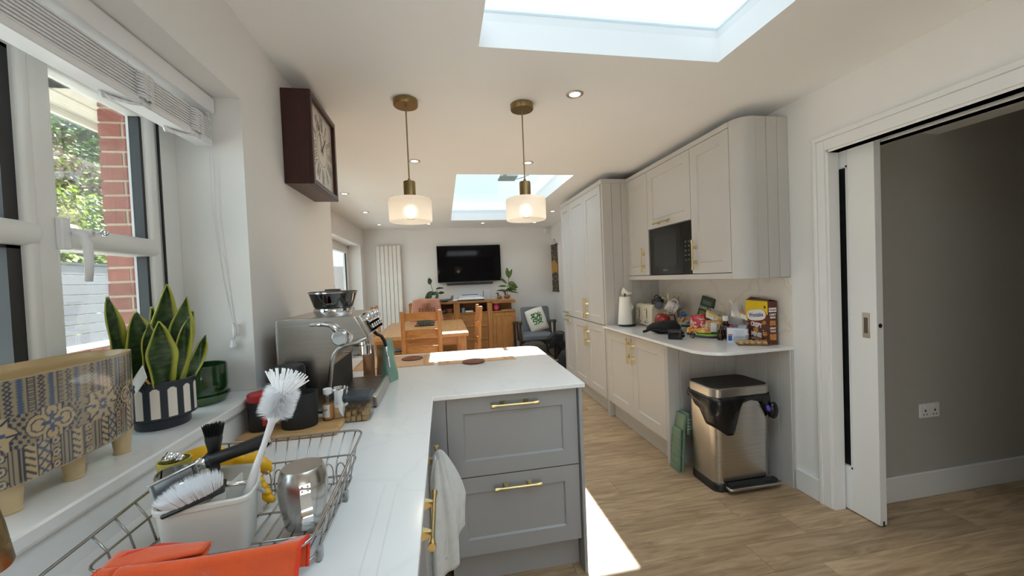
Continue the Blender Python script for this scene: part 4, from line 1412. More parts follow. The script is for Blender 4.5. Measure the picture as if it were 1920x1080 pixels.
inner = [(-.640, .93), (-.640, 1.291), (-.372, 1.291), (-.356, 1.286), (-.313, 1.206), (-.372, 1.185)] + [(-.402, 1.18), (-.428, 1.166), (-.443, 1.146), (-.452, 1.115), (-.469, .99), (-.473, .93)]
m = M(); m.prism(inner, 'y', ya + .012, yb - .012)
obj('housing', m, K['steelh'], t, w=True)
obj('back_splash', M().box(-.472, -.455, ya + .014, yb - .014, .95, 1.13), K['blackm'], t, w=True)
# slanted control face
U = V3((-.312 + .355, 0, 1.205 - 1.287)).normalized(); N = V3((-U.z, 0, U.x)).normalized()
if N.x < 0: N = -N
ctr = V3((-.3335, (ya + yb) / 2, 1.246))
m = M(); m.obox(ctr + N * .006, V3((0, (yb - ya) / 2 - .014, 0)), U * .044, N * .008)
obj('control_panel', m, K['steel'], t, w=True, bevel=.003)
scr = M(); scr.obox(ctr + U * .020 + N * .016, V3((0, .125, 0)), U * .021, N * .004)
obj('display', scr, K['blackg'], t, w=True, bevel=.002)
for k in range(5):
    c = ctr + U * .020 + N * .0205 + V3((0, -.10 + k * .05, 0))
    m = M(); m.lathe([(0, 0), (.009, 0), (.009, .006), (.007, .008), (0, .008)], c, 14, axis=N)
    obj('button', m, K['chrome'], t, w=True, smooth='auto')
for k in range(3):
    c = ctr - U * .022 + N * .014 + V3((0, -.095 + k * .085, 0))
    m = M(); m.lathe([(0, 0), (.024, 0), (.025, .004), (.022, .018), (.019, .022), (0, .022)], c, 24, axis=N)
    kb = obj('knob', m, K['chrome'], t, w=True, smooth='auto')
    m = M(); m.obox(c + N * .026, V3((0, .004, 0)), U * .019, N * .005); obj('grip', m, K['chrome'], kb, w=True, bevel=.002)
# hopper on its chrome ring
hx, hy = -.462, 1.745
obj('hopper_ring', M().lathe([(0, 1.290), (.068, 1.290), (.072, 1.296), (.080, 1.312), (.078, 1.322), (0, 1.322)], (hx, hy, 0), 40), K['chrome'], t, w=True, smooth='auto')
hp = obj('bean_hopper', M().lathe([(.070, 1.322), (.076, 1.330), (.092, 1.382), (.094, 1.385), (.090, 1.385), (.074, 1.332), (.066, 1.324)], (hx, hy, 0), 40), K['smoke'], t, w=True, smooth=True)
obj('beans', M().lathe([(.070, 1.323), (.073, 1.334), (.05, 1.342), (.018, 1.352), (.0, 1.352)], (hx, hy, 0), 24), P('coffee_beans', (34, 22, 18), .5, var=.5, scale=200, bump=1, bscale=200), hp, w=True)
obj('lid', M().lathe([(.096, 1.386), (.096, 1.391), (.085, 1.394), (0, 1.396), (0, 1.388), (.094, 1.386)], (hx, hy, 0), 40), K['smoke'], hp, w=True, smooth='auto')
obj('lid_rim', M().lathe([(.090, 1.384), (.0968, 1.385), (.0968, 1.388), (.090, 1.389)], (hx, hy, 0), 40), K['chrome'], hp, w=True)
obj('lid_grip', M().box(hx - .028, hx + .028, hy - .02, hy + .02, 1.393, 1.402), K['smoke'], hp, w=True, bevel=.003)
# steam dial and lever on the near side
m = M(); m.lathe([(0, 0), (.032, 0), (.033, .004), (.030, .020), (.026, .025), (0, .025)], (-.412, ya - .001, 1.208), 28, axis=(0, -1, 0))
kn = obj('steam_dial', m, K['chrome'], t, w=True, smooth='auto')
m = M(); m.lathe([(.030, 0), (.036, 0), (.036, .006), (.030, .008)], (-.404, ya - .0005, 1.206), 28, axis=(0, -1, 0)); obj('collar', m, K['chrome'], kn, w=True)
m = M(); m.tube([(-.412, ya - .014, 1.226), (-.432, ya - .016, 1.250), (-.445, ya - .016, 1.262), (-.470, ya - .014, 1.266), (-.52, ya - .010, 1.264)], [.012, .011, .010, .009, .005], 10)
obj('lever', m, K['chrome'], kn, w=True, smooth=True)
obj('side_slot', M().box(-.664, -.648, 1.66, 1.72, 1.235, 1.262), K['black'], t, w=True, bevel=.004)
# group head, portafilter ring
m = M(); m.lathe([(0, 1.19), (.034, 1.19), (.036, 1.15), (.042, 1.146), (.042, 1.108), (.038, 1.104), (0, 1.104)], (-.372, 1.815, 0), 32)
obj('group_head', m, K['chrome'], t, w=True, smooth='auto')
obj('spout_shelf', M().box(-.452, -.372, 1.80, 1.83, 1.118, 1.130), K['chrome'], t, w=True, bevel=.003)
# drip tray
m = M()
tp = [(-.468, .918), (-.468, .958), (-.300, .962), (-.288, .956), (-.284, .918)]
m.prism(tp, 'y', ya + .004, yb - .004); obj('drip_tray', m, K['steelh'], t, w=True, bevel=.003)
m = M()
for k in range(22):
    y = ya + .022 + k * (yb - ya - .044) / 21
    m.box(-.455, -.305, y - .0028, y + .0028, .9632, .9660)
m.box(-.458, -.303, ya + .014, ya + .018, .9615, .9655); m.box(-.458, -.303, yb - .018, yb - .014, .9615, .9655)
obj('drip_grate', m, K['steelh'], t, w=True)
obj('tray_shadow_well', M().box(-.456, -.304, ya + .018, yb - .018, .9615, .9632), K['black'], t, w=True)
m = M(); 
for (x, y) in ((-.62, ya + .03), (-.62, yb - .03), (-.31, ya + .03), (-.31, yb - .03)): m.cone((x, y, ZC), (x, y, .92), .014, .014, 12)
obj('foot', m, K['black'], t, w=True)
# steam wand: black grip, steel end
m = M(); m.tube([(-.335, 1.925, 1.19), (-.322, 1.930, 1.175), (-.305, 1.935, 1.165), (-.292, 1.938, 1.14), (-.287, 1.938, 1.115)], .008, 10)
wd = obj('steam_wand', m, K['black'], t, w=True, smooth=True)
m = M(); m.tube([(-.287, 1.938, 1.118), (-.282, 1.940, 1.07), (-.274, 1.940, 1.01)], .0048, 8); obj('tip', m, K['chrome'], wd, w=True, smooth=True)

# cups on top of the machine
t = thing('cup', 'small white cup lying on top of the steel espresso machine', 'cup', (-.56, 1.93, 1.2925))
m = M(); m.lathe([(0, -.035), (.022, -.035), (.032, -.028), (.036, .035), (.033, .035), (.029, -.026), (0, -.031)], (-.525, 1.93, 1.3285), 28, axis=(.9, -.42, 0))
obj('bowl', m, K['white'], t, w=True, smooth='auto')
t = thing('jar', 'little glass jar with a blue lid on top of the espresso machine', 'jar', (-.50, 1.965, 1.2925))
obj('glass', M().lathe([(0, 1.2925), (.020, 1.2925), (.023, 1.325), (.025, 1.352), (0, 1.352)], (-.475, 1.965, 0), 20), P('amber_spice', (176, 160, 120), .3), t, w=True, smooth='auto')
obj('lid', M().lathe([(0, 1.352), (.027, 1.352), (.028, 1.356), (.028, 1.366), (.0, 1.367)], (-.475, 1.965, 0), 20), K['blue'], t, w=True, smooth='auto')

# bags beyond the machine
def pouch(name, label, c, w, d, h, mat, rz, flat=True):
    t = thing(name, label, 'bag', (c[0], c[1], c[2]), rz)
    def fn(u, v):
        a = 2 * PI * u; k = (1 - v ** 1.5) if flat else 1
        x = w / 2 * math.copysign(abs(math.cos(a)) ** .5, math.cos(a)) * (1 - .05 * v)
        y = d / 2 * math.copysign(abs(math.sin(a)) ** .5, math.sin(a)) * max(.05, k) + .004 * math.sin(a * 3 + v * 7)
        return (x, y, h * v)
    m = M(); m.grid(fn, 28, 14, cu=True)
    B = [m.vert(fn(k / 28, 0)) for k in range(28)]; m.face(*B)
    obj('body', m, mat, t, smooth='auto')
    m = M(); m.box(-w / 2 * .95, w / 2 * .95, -.003, .003, h - .004, h + .018); obj('seal', m, mat, t)
    return t
pouch('coffee_bag', 'brown foil coffee bag right behind the espresso machine', (-.405, 2.13, ZC), .06, .045, .165, K['kraft'], .3)
pouch('coffee_bag', 'tan foil coffee bag nearest the sage green bag', (-.345, 2.20, ZC), .065, .045, .155, P('tan_foil', (176, 140, 104), .3, .3, var=.25, scale=14, bump=.6, bscale=30), -.2)
pouch('coffee_bag', 'sage green folded bag standing at the corner of the drip tray', (-.297, 2.085, ZC), .085, .065, .20, K['sage'], 1.15)

# chopping board with things on it
bd = thing('chopping_board', 'thin oak chopping board in front of the espresso machine', 'board', (-.53, 1.45, ZC))
m = M(); m.box(-.690, -.375, 1.375, 1.540, ZC, .930)
obj('slab', m, K['board'], bd, w=True, bevel=.008)
ZBd = .9303
def ovaltub(name, label, cat, c, rx, ry, h, mat, tk=.006):
    t = thing(name, label, cat, c)
    m = M(); m.lathe([(0, 0), (.90, 0), (.94, .006), (1.0, h), (.93, h), (.86, .012), (0, .012)], (0, 0, 0), 40, sx=rx, sy=ry)
    obj('tub', m, mat, t, smooth='auto')
    return t
t = ovaltub('knock_box', 'black oval plastic tub on the chopping board', 'tub', (-.515, 1.452, ZBd), .062, .048, .118, K['blackm'])
m = M(); m.tube([(-.045, 0, .095), (.045, 0, .095)], .011, 12); obj('knock_bar', m, K['black'], t)
m = M(); m.lathe([(0, .066), (.90, .066)], (0, 0, 0), 32, sx=.062, sy=.048); obj('coffee_grounds', m, P('coffee_grounds', (40, 26, 20), .95, var=.4, scale=300), t)
t = thing('canister', 'black canister with a red band at its top on the chopping board', 'canister', (-.640, 1.462, ZBd))
obj('body', M().lathe([(0, 0), (.038, 0), (.040, .004), (.040, .100), (0, .100)], (0, 0, 0), 32), K['black'], t, smooth='auto')
obj('red_band', M().lathe([(0, .1005), (.0405, .1005), (.041, .102), (.041, .122), (.037, .126), (.02, .124), (0, .124)], (0, 0, 0), 32), K['red'], t, smooth='auto')
m = M()
for k in range(5): m.lathe([(.0404, .014 + k * .008), (.0407, .014 + k * .008), (.0407, .018 + k * .008), (.0404, .018 + k * .008)], (0, 0, 0), 40)
obj('red_print', M().box(.018, .034, -.0385, -.030, .02, .055), K['red'], t)
t = thing('pot', 'round black lidded pot beside the steel side of the espresso machine', 'pot', (-.588, 1.575, ZC))
obj('body', M().lathe([(0, 0), (.050, 0), (.052, .005), (.054, .17), (0, .17)], (0, 0, 0), 36), K['blackm'], t, smooth='auto')
obj('lid', M().lathe([(0, .171), (.0555, .171), (.056, .176), (.056, .200), (.050, .212), (0, .214)], (0, 0, 0), 36), K['black'], t, smooth='auto')
t = thing('bottle', 'small clear bottle with white cap and paper label on the chopping board', 'bottle', (-.432, 1.492, ZBd))
obj('syrup', M().lathe([(0, .003), (.017, .003), (.017, .058), (0, .058)], (0, 0, 0), 20), K['amber'], t, smooth='auto')
obj('glass', M().lathe([(0, 0), (.0185, 0), (.019, .003), (.019, .062), (.014, .078), (.0125, .084), (.0125, .096)], (0, 0, 0), 24), K['clear'], t, smooth='auto')
obj('cap', M().lathe([(0, .094), (.0150, .094), (.0152, .096), (.0152, .112), (.012, .114), (0, .114)], (0, 0, 0), 20), K['white'], t, smooth='auto')
m = M()
def lb(u, v): a = -PI * .95 + u * 1.9; return (.0196 * math.cos(a), .0196 * math.sin(a), .012 + v * .046)
m.grid(lb, 14, 2); lo = obj('paper_label', m, K['label'], t, smooth=True)
text('lettering', 'SYRUP', .0075, P('label_ink', (120, 116, 112), .6), t, plane_m((-.432 - .007, 1.492 - .0186, ZBd + .040), (1, -.35, 0), (0, 0, 1)))
t = thing('milk_jug', 'polished steel milk jug behind the small clear bottle', 'jug', (-.402, 1.520, ZBd))
obj('body', M().lathe([(0, 0), (.030, 0), (.033, .004), (.0335, .055), (.030, .082), (.035, .103), (.034, .104), (.028, .082), (.030, .01), (0, .006)], (0, 0, 0), 32), K['chrome'], t, smooth='auto')
m = M(); m.prism([(.026, .078), (.026, .091), (.040, .094)], 'y', -.010, .010); obj('spout', m, K['chrome'], t)
m = M(); m.tube([(-.028, 0, .082), (-.046, 0, .078), (-.05, 0, .05), (-.046, 0, .025), (-.028, 0, .02)], .0035, 8); obj('handle', m, K['chrome'], t, smooth=True)

# sugar box with cubes
t = thing('storage_box', 'clear plastic box with dark lid holding brown sugar cubes', 'box', (-.338, 1.545, ZC))
sx0, sx1, sy0, sy1 = -.386, -.290, 1.488, 1.596
def rr_out(x0, x1, y0, y1, r, n=5):
    o = []
    for (cx, cy, a0) in ((x1 - r, y1 - r, 0), (x0 + r, y1 - r, 90), (x0 + r, y0 + r, 180), (x1 - r, y0 + r, 270)):
        for k in range(n + 1):
            a = math.radians(a0 + 90 * k / n); o.append((cx + r * math.cos(a), cy + r * math.sin(a)))
    return o
def shell(z0, z1, r, ins):
    m = M(); P0 = rr_out(sx0 + ins, sx1 - ins, sy0 + ins, sy1 - ins, r)
    A = [m.vert((p[0], p[1], z0)) for p in P0]; B = [m.vert((p[0], p[1], z1)) for p in P0]
    m.bridge(A, B); m.face(*reversed(A)); return m
obj('box', shell(ZC, ZC + .078, .02, 0), K['clear'], t, w=True, smooth='auto')
m = M(); m.prism(rr_out(sx0 - .001, sx1 + .001, sy0 - .001, sy1 + .001, .02), 'z', ZC + .076, ZC + .094)
obj('lid', m, P('slate_lid', (58, 66, 76), .5), t, w=True, bevel=.004)
sc = None; rs = random.Random(4); n = 0
for lay in range(2):
    for i in range(4):
        for j in range(5):
            if lay == 1 and rs.random() < .35: continue
            loc = (sx0 + .018 + i * .0195 + rs.uniform(-.001, .001), sy0 + .016 + j * .019 + rs.uniform(-.001, .001), ZC + .0012 + lay * .0182)
            lab = 'brown sugar cube in the clear box with dark lid'
            if sc is None:
                m = M(); m.box(-.008, .008, -.008, .008, 0, .017)
                sc = obj('sugar_cube', m, K['sugar'], None, loc=loc, bevel=.0018, seg=1)
                tag(sc, lab, 'sugar cube', 'sugar cubes in the clear box')
            else:
                c = sc.copy(); COL.objects.link(c); c.location = loc
            n += 1

# placemats and coasters on the island
def placemat(label, x0, x1, y0, y1, rz=0.0):
    cx, cy = (x0 + x1) / 2, (y0 + y1) / 2; w, h = x1 - x0, y1 - y0
    t = thing('placemat', label, 'placemat', (cx, cy, ZC), rz, 'raffia placemats on the island')
    obj('mat', M().box(-w/2, w/2, -h/2, h/2, 0, .003), K['weave'], t, bevel=.001)
    m = M(); z0, z1 = .003, .0036
    for s in (-1, 1):
        for e in (.012, .060, .068):
            m.box(s * (w/2 - e) - .0012, s * (w/2 - e) + .0012, -h/2 + .008, h/2 - .008, z0, z1)
        for k in range(12):
            y = -h/2 + .012 + k * (h - .024) / 11
            a, b = sorted((s * (w/2 - .012), s * (w/2 - .060)))
            m.box(a, b, y - .0011, y + .0011, z0, z1)
    for s in (-1, 1):
        m.box(-w/2 + .068, w/2 - .068, s * (h/2 - .012) - .0011, s * (h/2 - .012) + .0011, z0, z1)
        for k in range(6):
            x = -w/2 + .10 + k * (w - .2) / 5
            m.box(x - .012, x - .010, s * (h/2 - .012) - .012, s * (h/2 - .012) + .012, z0, z1); m.box(x + .010, x + .012, s * (h/2 - .012) - .012, s * (h/2 - .012) + .012, z0, z1)
    obj('woven_band', m, K['weaved'], t)
placemat('raffia placemat on the left, half hidden by the espresso machine side', -.56, -.078, 2.385, 2.745, .01)
placemat('raffia placemat on the right, lit by the sun patch', -.058, .425, 2.365, 2.745, .02)
def coaster(label, x, y):
    t = thing('coaster', label, 'coaster', (x, y, ZC + .0037), 0, 'round woven coasters')
    m = M(); m.lathe([(0, 0), (.066, 0), (.070, .003), (.066, .0065), (0, .0065)], (0, 0, 0), 36)
    obj('disc', m, K['rattan'], t, smooth='auto')
    for k in range(5):
        m = M(); m.lathe([(.010 + k * .012, .0063), (.014 + k * .012, .0078), (.018 + k * .012, .0063)], (0, 0, 0), 36); obj('coil', m, K['rattan'], t, smooth=True)
coaster('flat round brown coaster lying on the left placemat', -.222, 2.615)
coaster('round woven brown coaster at the front edge of the right placemat', .163, 2.375)
# ================================================================ DISH RACK
rk = thing('dish_rack', 'stainless wire dish rack on the left worktop', 'dish rack', (-.42, .86, ZC))
rx0, rx1, ry0, ry1 = -.608, -.230, .655, 1.095
def ztop_(y): return 1.000 + (y - .655) * .05     # top frame
bx0, bx1, by0, by1 = -.575, -.250, .725, 1.040     # base frame
zb, ztp = .928, 1.000
def loop(x0, x1, y0, y1, z, r):
    pts = []
    for (cx, cy, a0) in ((x1 - r, y1 - r, 0), (x0 + r, y1 - r, 90), (x0 + r, y0 + r, 180), (x1 - r, y0 + r, 270)):
        for k in range(5):
            a = math.radians(a0 + 90 * k / 4); pts.append((cx + r * math.cos(a), cy + r * math.sin(a), z))
    return pts
m = M(); m.tube([(p[0], p[1], ztop_(p[1])) for p in loop(rx0, rx1, ry0, ry1, ztp, .03)], .0028, 8, closed=True)
obj('top_frame', m, K['wire'], rk, w=True, smooth=True)
m = M(); m.tube(loop(bx0 - .012, bx1 + .012, by0 - .012, by1 + .012, .975, .03), .0022, 8, closed=True)
obj('middle_frame', m, K['wire'], rk, w=True, smooth=True)
m = M(); m.tube(loop(bx0, bx1, by0, by1, zb, .02), .0028, 8, closed=True)
obj('base_frame', m, K['wire'], rk, w=True, smooth=True)
def wire(pts, r=.0019, nm='wire'):
    m = M(); m.tube(pts, r, 6); obj(nm, m, K['wire'], rk, w=True, smooth=True)
nx = 13
for k in range(nx):
    x = bx0 + .016 + k * (bx1 - bx0 - .032) / (nx - 1); xt = rx0 + .02 + k * (rx1 - rx0 - .04) / (nx - 1)
    wire([(xt, ry1, ztop_(ry1)), (x, by1 + .012, .962), (x, by1 - .004, zb + .006), (x, by1 - .03, zb), (x, by0 + .02, zb), (x, by0, zb + .008), (xt, ry0, ztp)])
for yy in (.80, .90, 1.0):
    wire([(bx0, yy, zb + .003), (bx1, yy, zb + .003)], .0024)
for s in (0, 1):
    for k in range(6):
        yy = by0 + .04 + k * (by1 - by0 - .08) / 5
        if s: wire([(rx1, yy, ztop_(yy)), (bx1 + .012, yy, .975), (bx1, yy, zb)])
        else: wire([(rx0, yy, ztop_(yy)), (bx0 - .012, yy, .975), (bx0, yy, zb)])
# plate loops across the middle
for k in range(11):
    x = bx0 + .025 + k * (bx1 - bx0 - .05) / 10
    pts = [(x, .988, zb + .004), (x, .988, .965)]
    for j in range(7):
        a = PI - PI * j / 6; pts.append((x + .010 + .010 * math.cos(a), .988, .965 + .020 * math.sin(a) + .0))
    pts += [(x + .020, .988, zb + .004)]
    wire(pts, .0017, 'plate_loop')
for (x, y) in ((bx0, by0 + .03), (bx1 + .004, by0 + .03), (bx0, by1 - .09), (bx1 + .004, by1 - .09)):
    m = M(); m.box(x - .005, x + .005, y - .008, y + .008, ZC, .934)
    obj('foot', m, P('clear_grey_foot', (150, 150, 150), .3) if 'clear_grey_foot' not in bpy.data.materials else bpy.data.materials['clear_grey_foot'], rk, w=True, bevel=.003)

# cutlery caddy, triangular tub with rounded corners
cd_ = thing('cutlery_caddy', 'milky white plastic cutlery caddy in the wire dish rack', 'caddy', (-.46, .80, zb))
corner = [(-.505, .742), (-.362, .762), (-.372, .83), (-.405, .905), (-.535, .915), (-.562, .86)]
def rounded2(pts, r, k_=1.0, n=5):
    P3 = [V3((p[0], p[1], 0)) for p in pts]; L = len(P3); c = sum(P3, V3((0, 0, 0))) / L; out = []
    for i in range(L):
        p = P3[i]; a = (P3[i - 1] - p).normalized(); b = (P3[(i + 1) % L] - p).normalized(); s, e = p + a * r, p + b * r
        for k in range(n + 1):
            q = k / n; v = s * (1 - q) ** 2 + p * 2 * q * (1 - q) + e * q ** 2
            out.append(c + (v - c) * k_)
    return out
ztop = 1.042
m = M(); prev = None
for (k_, z) in ((.84, zb + .004), (.86, zb + .010), (.95, ztop - .014), (1.0, ztop - .010), (1.01, ztop - .003), (.985, ztop), (.93, ztop - .004), (.91, ztop - .02), (.83, zb + .014)):
    cur = [m.vert((p.x, p.y, z)) for p in rounded2(corner, .022, k_)]
    if prev: m.bridge(prev, cur)
    else: m.face(*reversed(cur))
    prev = cur
m.face(*prev)
obj('tub', m, K['milky'], cd_, w=True, smooth='auto')
m = M(); m.obox((-.435, .832, .995), V3((.002, .058, 0)), V3((.0012, 0, 0)), V3((0, 0, .036))); m.obox((-.408, .845, .995), V3((.024, .012, 0)), V3((0, .0012, 0)), V3((0, 0, .036)))
obj('divider', m, K['milky'], cd_, w=True)

def bristles(m, p, d, L, w, n=3):
    d = d.normalized(); a = d.orthogonal().normalized(); b = d.cross(a)
    R = [m.vert(p + a * w * math.cos(2 * PI * k / n) + b * w * math.sin(2 * PI * k / n)) for k in range(n)]
    e = m.vert(p + d * L)
    for k in range(n): m.face(R[k], R[(k + 1) % n], e)

# tall bottle brush
t = thing('bottle_brush', 'tall white bottle brush with blue tip standing in the cutlery caddy', 'brush', (-.395, .80, .96))
A, B = V3((-.392, .80, 1.005)), V3((-.326, .80, 1.178))
ax = (B - A).normalized()
m = M(); m.tube([A, A + ax * .03, A + ax * .06, A + ax * .12, A + ax * .165, A + ax * .172, A + ax * .185, A + ax * .188], [.0075, .0085, .0068, .0052, .0068, .011, .013, .011], 12)
obj('handle', m, K['white'], t, w=True, smooth=True)
m = M(); m.tube([A - ax * .045, A - ax * .002], [.011, .010], 12)
for k in range(5): m.lathe([(.010, -.04 + k * .008), (.0118, -.037 + k * .008), (.010, -.034 + k * .008)], A, 12, axis=ax)
obj('blue_grip', m, K['blue'], t, w=True, smooth=True)
H0 = A + ax * .180
m = M(); m.cone(H0, H0 + ax * .062, .004, .004, 8); obj('core', m, K['white'], t, w=True)
rb_ = random.Random(8); m = M(); a_ = ax.orthogonal().normalized(); b_ = ax.cross(a_)
for k in range(2600):
    h = rb_.random() * .050; an = rb_.random() * 2 * PI
    d = (a_ * math.cos(an) + b_ * math.sin(an)) + ax * rb_.uniform(-.12, .16)
    bristles(m, H0 + ax * h, d, .034 * rb_.uniform(.92, 1.0), .0011)
br = obj('bristles', m, K['bristle'], t, w=True, fixn=False); br['kind'] = 'stuff'
m = M()
for k in range(46):
    an = k * 2.399; q = math.sqrt((k + .5) / 46); d = ax * 1.0 + (a_ * math.cos(an) + b_ * math.sin(an)) * q * .85
    d.normalize(); p = H0 + ax * .045 + (a_ * math.cos(an) + b_ * math.sin(an)) * q * .012
    m.cone(p, p + d * .043, .0018, .0014, 5)
br = obj('tip_bristles', m, K['bristle'], t, w=True); br['kind'] = 'stuff'

# dish brush head lying over the caddy
t = thing('dish_brush', 'white bristled dish brush head lying across the cutlery caddy', 'brush', (-.44, .765, 1.055))
c = V3((-.452, .770, 1.046)); U = V3((.046, .008, .014)); Vv = V3((-.010, .024, 0)); N = V3((-.25, -.28, 1)).normalized()
m = M(); m.obox(c, U, Vv, N * .004); obj('head', m, K['black'], t, w=True, bevel=.004)
m = M(); m.tube([c + U, c + U * 1.6 + V3((0, .02, -.02)), c + U * 1.8 + V3((0, .05, -.06))], [.005, .004, .004], 8); obj('handle', m, K['chrome'], t, w=True, smooth=True)
m = M()
for k in range(2400):
    u, v = rb_.uniform(-1, 1), rb_.uniform(-1, 1)
    if u * u + v * v * .8 > 1.05: continue
    p = c + U * u * .92 + Vv * v * .85 + N * .003; d = N + U.normalized() * u * .45 + Vv.normalized() * v * .35
    bristles(m, p, d, .034 * rb_.uniform(.85, 1.05) * (1 - .25 * u * u), .0009)
br = obj('bristles', m, K['bristle'], t, w=True, fixn=False); br['kind'] = 'stuff'

# black brush
t = thing('cleaning_brush', 'black handled brush standing upright at the back of the caddy', 'brush', (-.52, .90, 1.0))
m = M(); m.tube([(-.488, .895, .985), (-.487, .895, 1.02), (-.486, .895, 1.06), (-.485, .895, 1.088), (-.485, .895, 1.105), (-.485, .895, 1.115)], [.0095, .0095, .010, .012, .0155, .0155], 12)
obj('handle', m, K['black'], t, w=True, smooth='auto')
m = M()
for k in range(420):
    an = rb_.random() * 2 * PI; q = math.sqrt(rb_.random()) * .015
    d = V3((math.cos(an) * q * 14, math.sin(an) * q * 14, 1)); p = V3((-.485 + math.cos(an) * q, .895 + math.sin(an) * q, 1.112))
    m.cone(p, p + d.normalized() * rb_.uniform(.018, .026), .0007, .0005, 3)
br = obj('bristles', m, K['bristleb'], t, w=True); br['kind'] = 'stuff'

# portafilter lying over the caddy
t = thing('portafilter', 'black handled portafilter with chrome collar lying over the caddy', 'portafilter', (-.47, .90, 1.05))
A, B = V3((-.505, .855, 1.068)), V3((-.392, .925, 1.083)); d = (B - A)
m = M(); m.tube([A + d * .16, A + d * .2, A + d * .24, A + d * .5, A + d * .8, A + d * .95, A + d * .97], [.0125, .0165, .013, .0125, .0145, .0155, .013], 18)
obj('grip', m, K['black'], t, w=True, smooth='auto')
m = M(); m.tube([A + d * -.02, A + d * .06, A + d * .12, A + d * .17], [.006, .011, .0135, .012], 16); obj('collar', m, K['chrome'], t, w=True, smooth=True)
m = M(); m.tube([A + d * .97, A + d * 1.0, A + d * 1.012], [.0165, .0165, .012], 18); obj('end_cap', m, K['chrome'], t, w=True, smooth='auto')
m = M(); m.lathe([(.032, .0), (.034, .002), (.034, .022), (.031, .024), (.030, .003)], (-.520, .832, 1.045), 32, axis=(.25, -.1, 1)); obj('basket_ring', m, K['chrome'], t, w=True, smooth='auto')
# steel tray, drain strainer and sponge
t = thing('steel_tray', 'small rectangular polished steel tray propped in the caddy', 'tray', (-.51, .80, 1.0))
c = V3((-.495, .800, 1.046)); U = V3((.026, .022, .008)); Vv = V3((-.008, -.004, .040)); N = U.cross(Vv).normalized()
m = M()
def rc2(k, off): return [m.vert(c + U * a * k + Vv * b * k + N * off) for a, b in ((-1, -1), (1, -1), (1, 1), (-1, 1))]
q0, q1, q2, q3 = rc2(1, .006), rc2(1.0, .010), rc2(.9, .010), rc2(.82, -.004)
m.bridge(q0, q1); m.bridge(q1, q2); m.bridge(q2, q3); m.face(*q3)
q4 = rc2(.84, -.006); m.bridge(q4, q0); m.face(*reversed(q4))
obj('pressed_sheet', m, K['chrome'], t, w=True, bevel=.004, smooth='auto')
t = thing('sponge_holder', 'pale yellow green cup with crumpled foil at the back of the caddy', 'cup', (-.58, .90, 1.03))
m = M(); m.lathe([(0, .99), (.024, .99), (.029, 1.068), (.026, 1.068), (.021, 1.0), (0, .998)], (-.565, .905, 0), 24); obj('cup', m, K['sponge'], t, w=True, smooth='auto')
m = M()
for k in range(9):
    p = V3((-.565 + rb_.uniform(-.014, .014), .905 + rb_.uniform(-.014, .014), 1.062 + rb_.uniform(-.004, .012))); m.sphere(p, .009, .006, .011, 8, 6)
obj('crumpled_foil', m, K['chrome'], t, w=True, smooth=True)

# yellow rubber gloves
t = thing('rubber_gloves', 'bright yellow rubber gloves draped behind the caddy in the rack', 'gloves', (-.53, 1.0, .94))
m = M()
def cuff(u, v):
    a = 2 * PI * u; p = V3((-.615, 1.020, .988)).lerp(V3((-.485, 1.010, .980)), v)
    r1 = .050 - .010 * v; r2 = .026 + .010 * math.sin(v * 6)
    return p + V3((-.2, .35, 0)).normalized() * math.cos(a) * r2 + V3((0, 0, 1)) * math.sin(a) * r1 + V3((0, 0, .02 * math.sin(v * PI)))
m.grid(cuff, 22, 12, cu=True)
obj('cuff', m, K['yellow'], t, w=True, smooth=True)
for k in range(4):
    m = M(); x = -.455 + k * .010
    m.tube([(-.485, 1.005, .975 - k * .006), (x - .012, .995 - k * .006, .972 - k * .010), (x + .012, .985 - k * .008, .968 - k * .012), (x + .022, .978 - k * .008, .962 - k * .010)], [.010, .010, .0095, .006], 10)
    obj('finger', m, K['yellow'], t, w=True, smooth=True)
m = M(); m.tube([(-.50, 1.01, 1.0), (-.465, 1.015, 1.005), (-.440, 1.012, .985), (-.432, 1.01, .97)], [.018, .018, .015, .008], 12); obj('thumb', m, K['yellow'], t, w=True, smooth=True)

# steel mug upside down
t = thing('steel_mug', 'brushed steel mug drying upside down in the dish rack', 'mug', (-.300, .845, .932))
prof = [(.0335, 0), (.0355, .002), (.0435, .045), (.0465, .075), (.0445, .098), (.040, .114), (.037, .118), (.0, .1185)]
obj('body', M().lathe(prof, (0, 0, 0), 48), K['steel'], t, smooth='auto')
obj('inside', M().lathe([(.0335, 0.001), (.041, .06), (.036, .110), (0, .112)], (0, 0, 0), 32), K['steelh'], t, smooth=True)
hd = V3((.38, -.92, 0)).normalized(); sd_ = V3((-hd.y, hd.x, 0))
m = M()
def strap(pts, w, th):
    prev = None
    for i, (r, z) in enumerate(pts):
        r2, z2 = pts[min(i + 1, len(pts) - 1)]; r0, z0 = pts[max(i - 1, 0)]
        T = V3((hd.x * (r2 - r0), hd.y * (r2 - r0), z2 - z0)).normalized(); Nn = T.cross(sd_)
        p = hd * r + V3((0, 0, z))
        cur = [m.vert(p + sd_ * a * w + Nn * b * th) for a, b in ((-1, -1), (1, -1), (1, 1), (-1, 1))]
        if prev: m.bridge(prev, cur)
        else: m.face(*reversed(cur))
        prev = cur
    m.face(*prev)
strap([(.044, .098), (.0465, .080), (.056, .074), (.074, .062), (.079, .050), (.078, .036), (.064, .020), (.046, .012), (.039, .014)], .0095, .0016)
obj('handle', m, K['chrome'], t, smooth='auto')
m = M()
for dz in (.086, .094):
    for s in (-1, 1):
        m.sphere(hd * .0475 + sd_ * s * .005 + V3((0, 0, dz)), .002, .002, .002, 8, 5)
obj('rivet', m, K['steelh'], t, smooth=True)

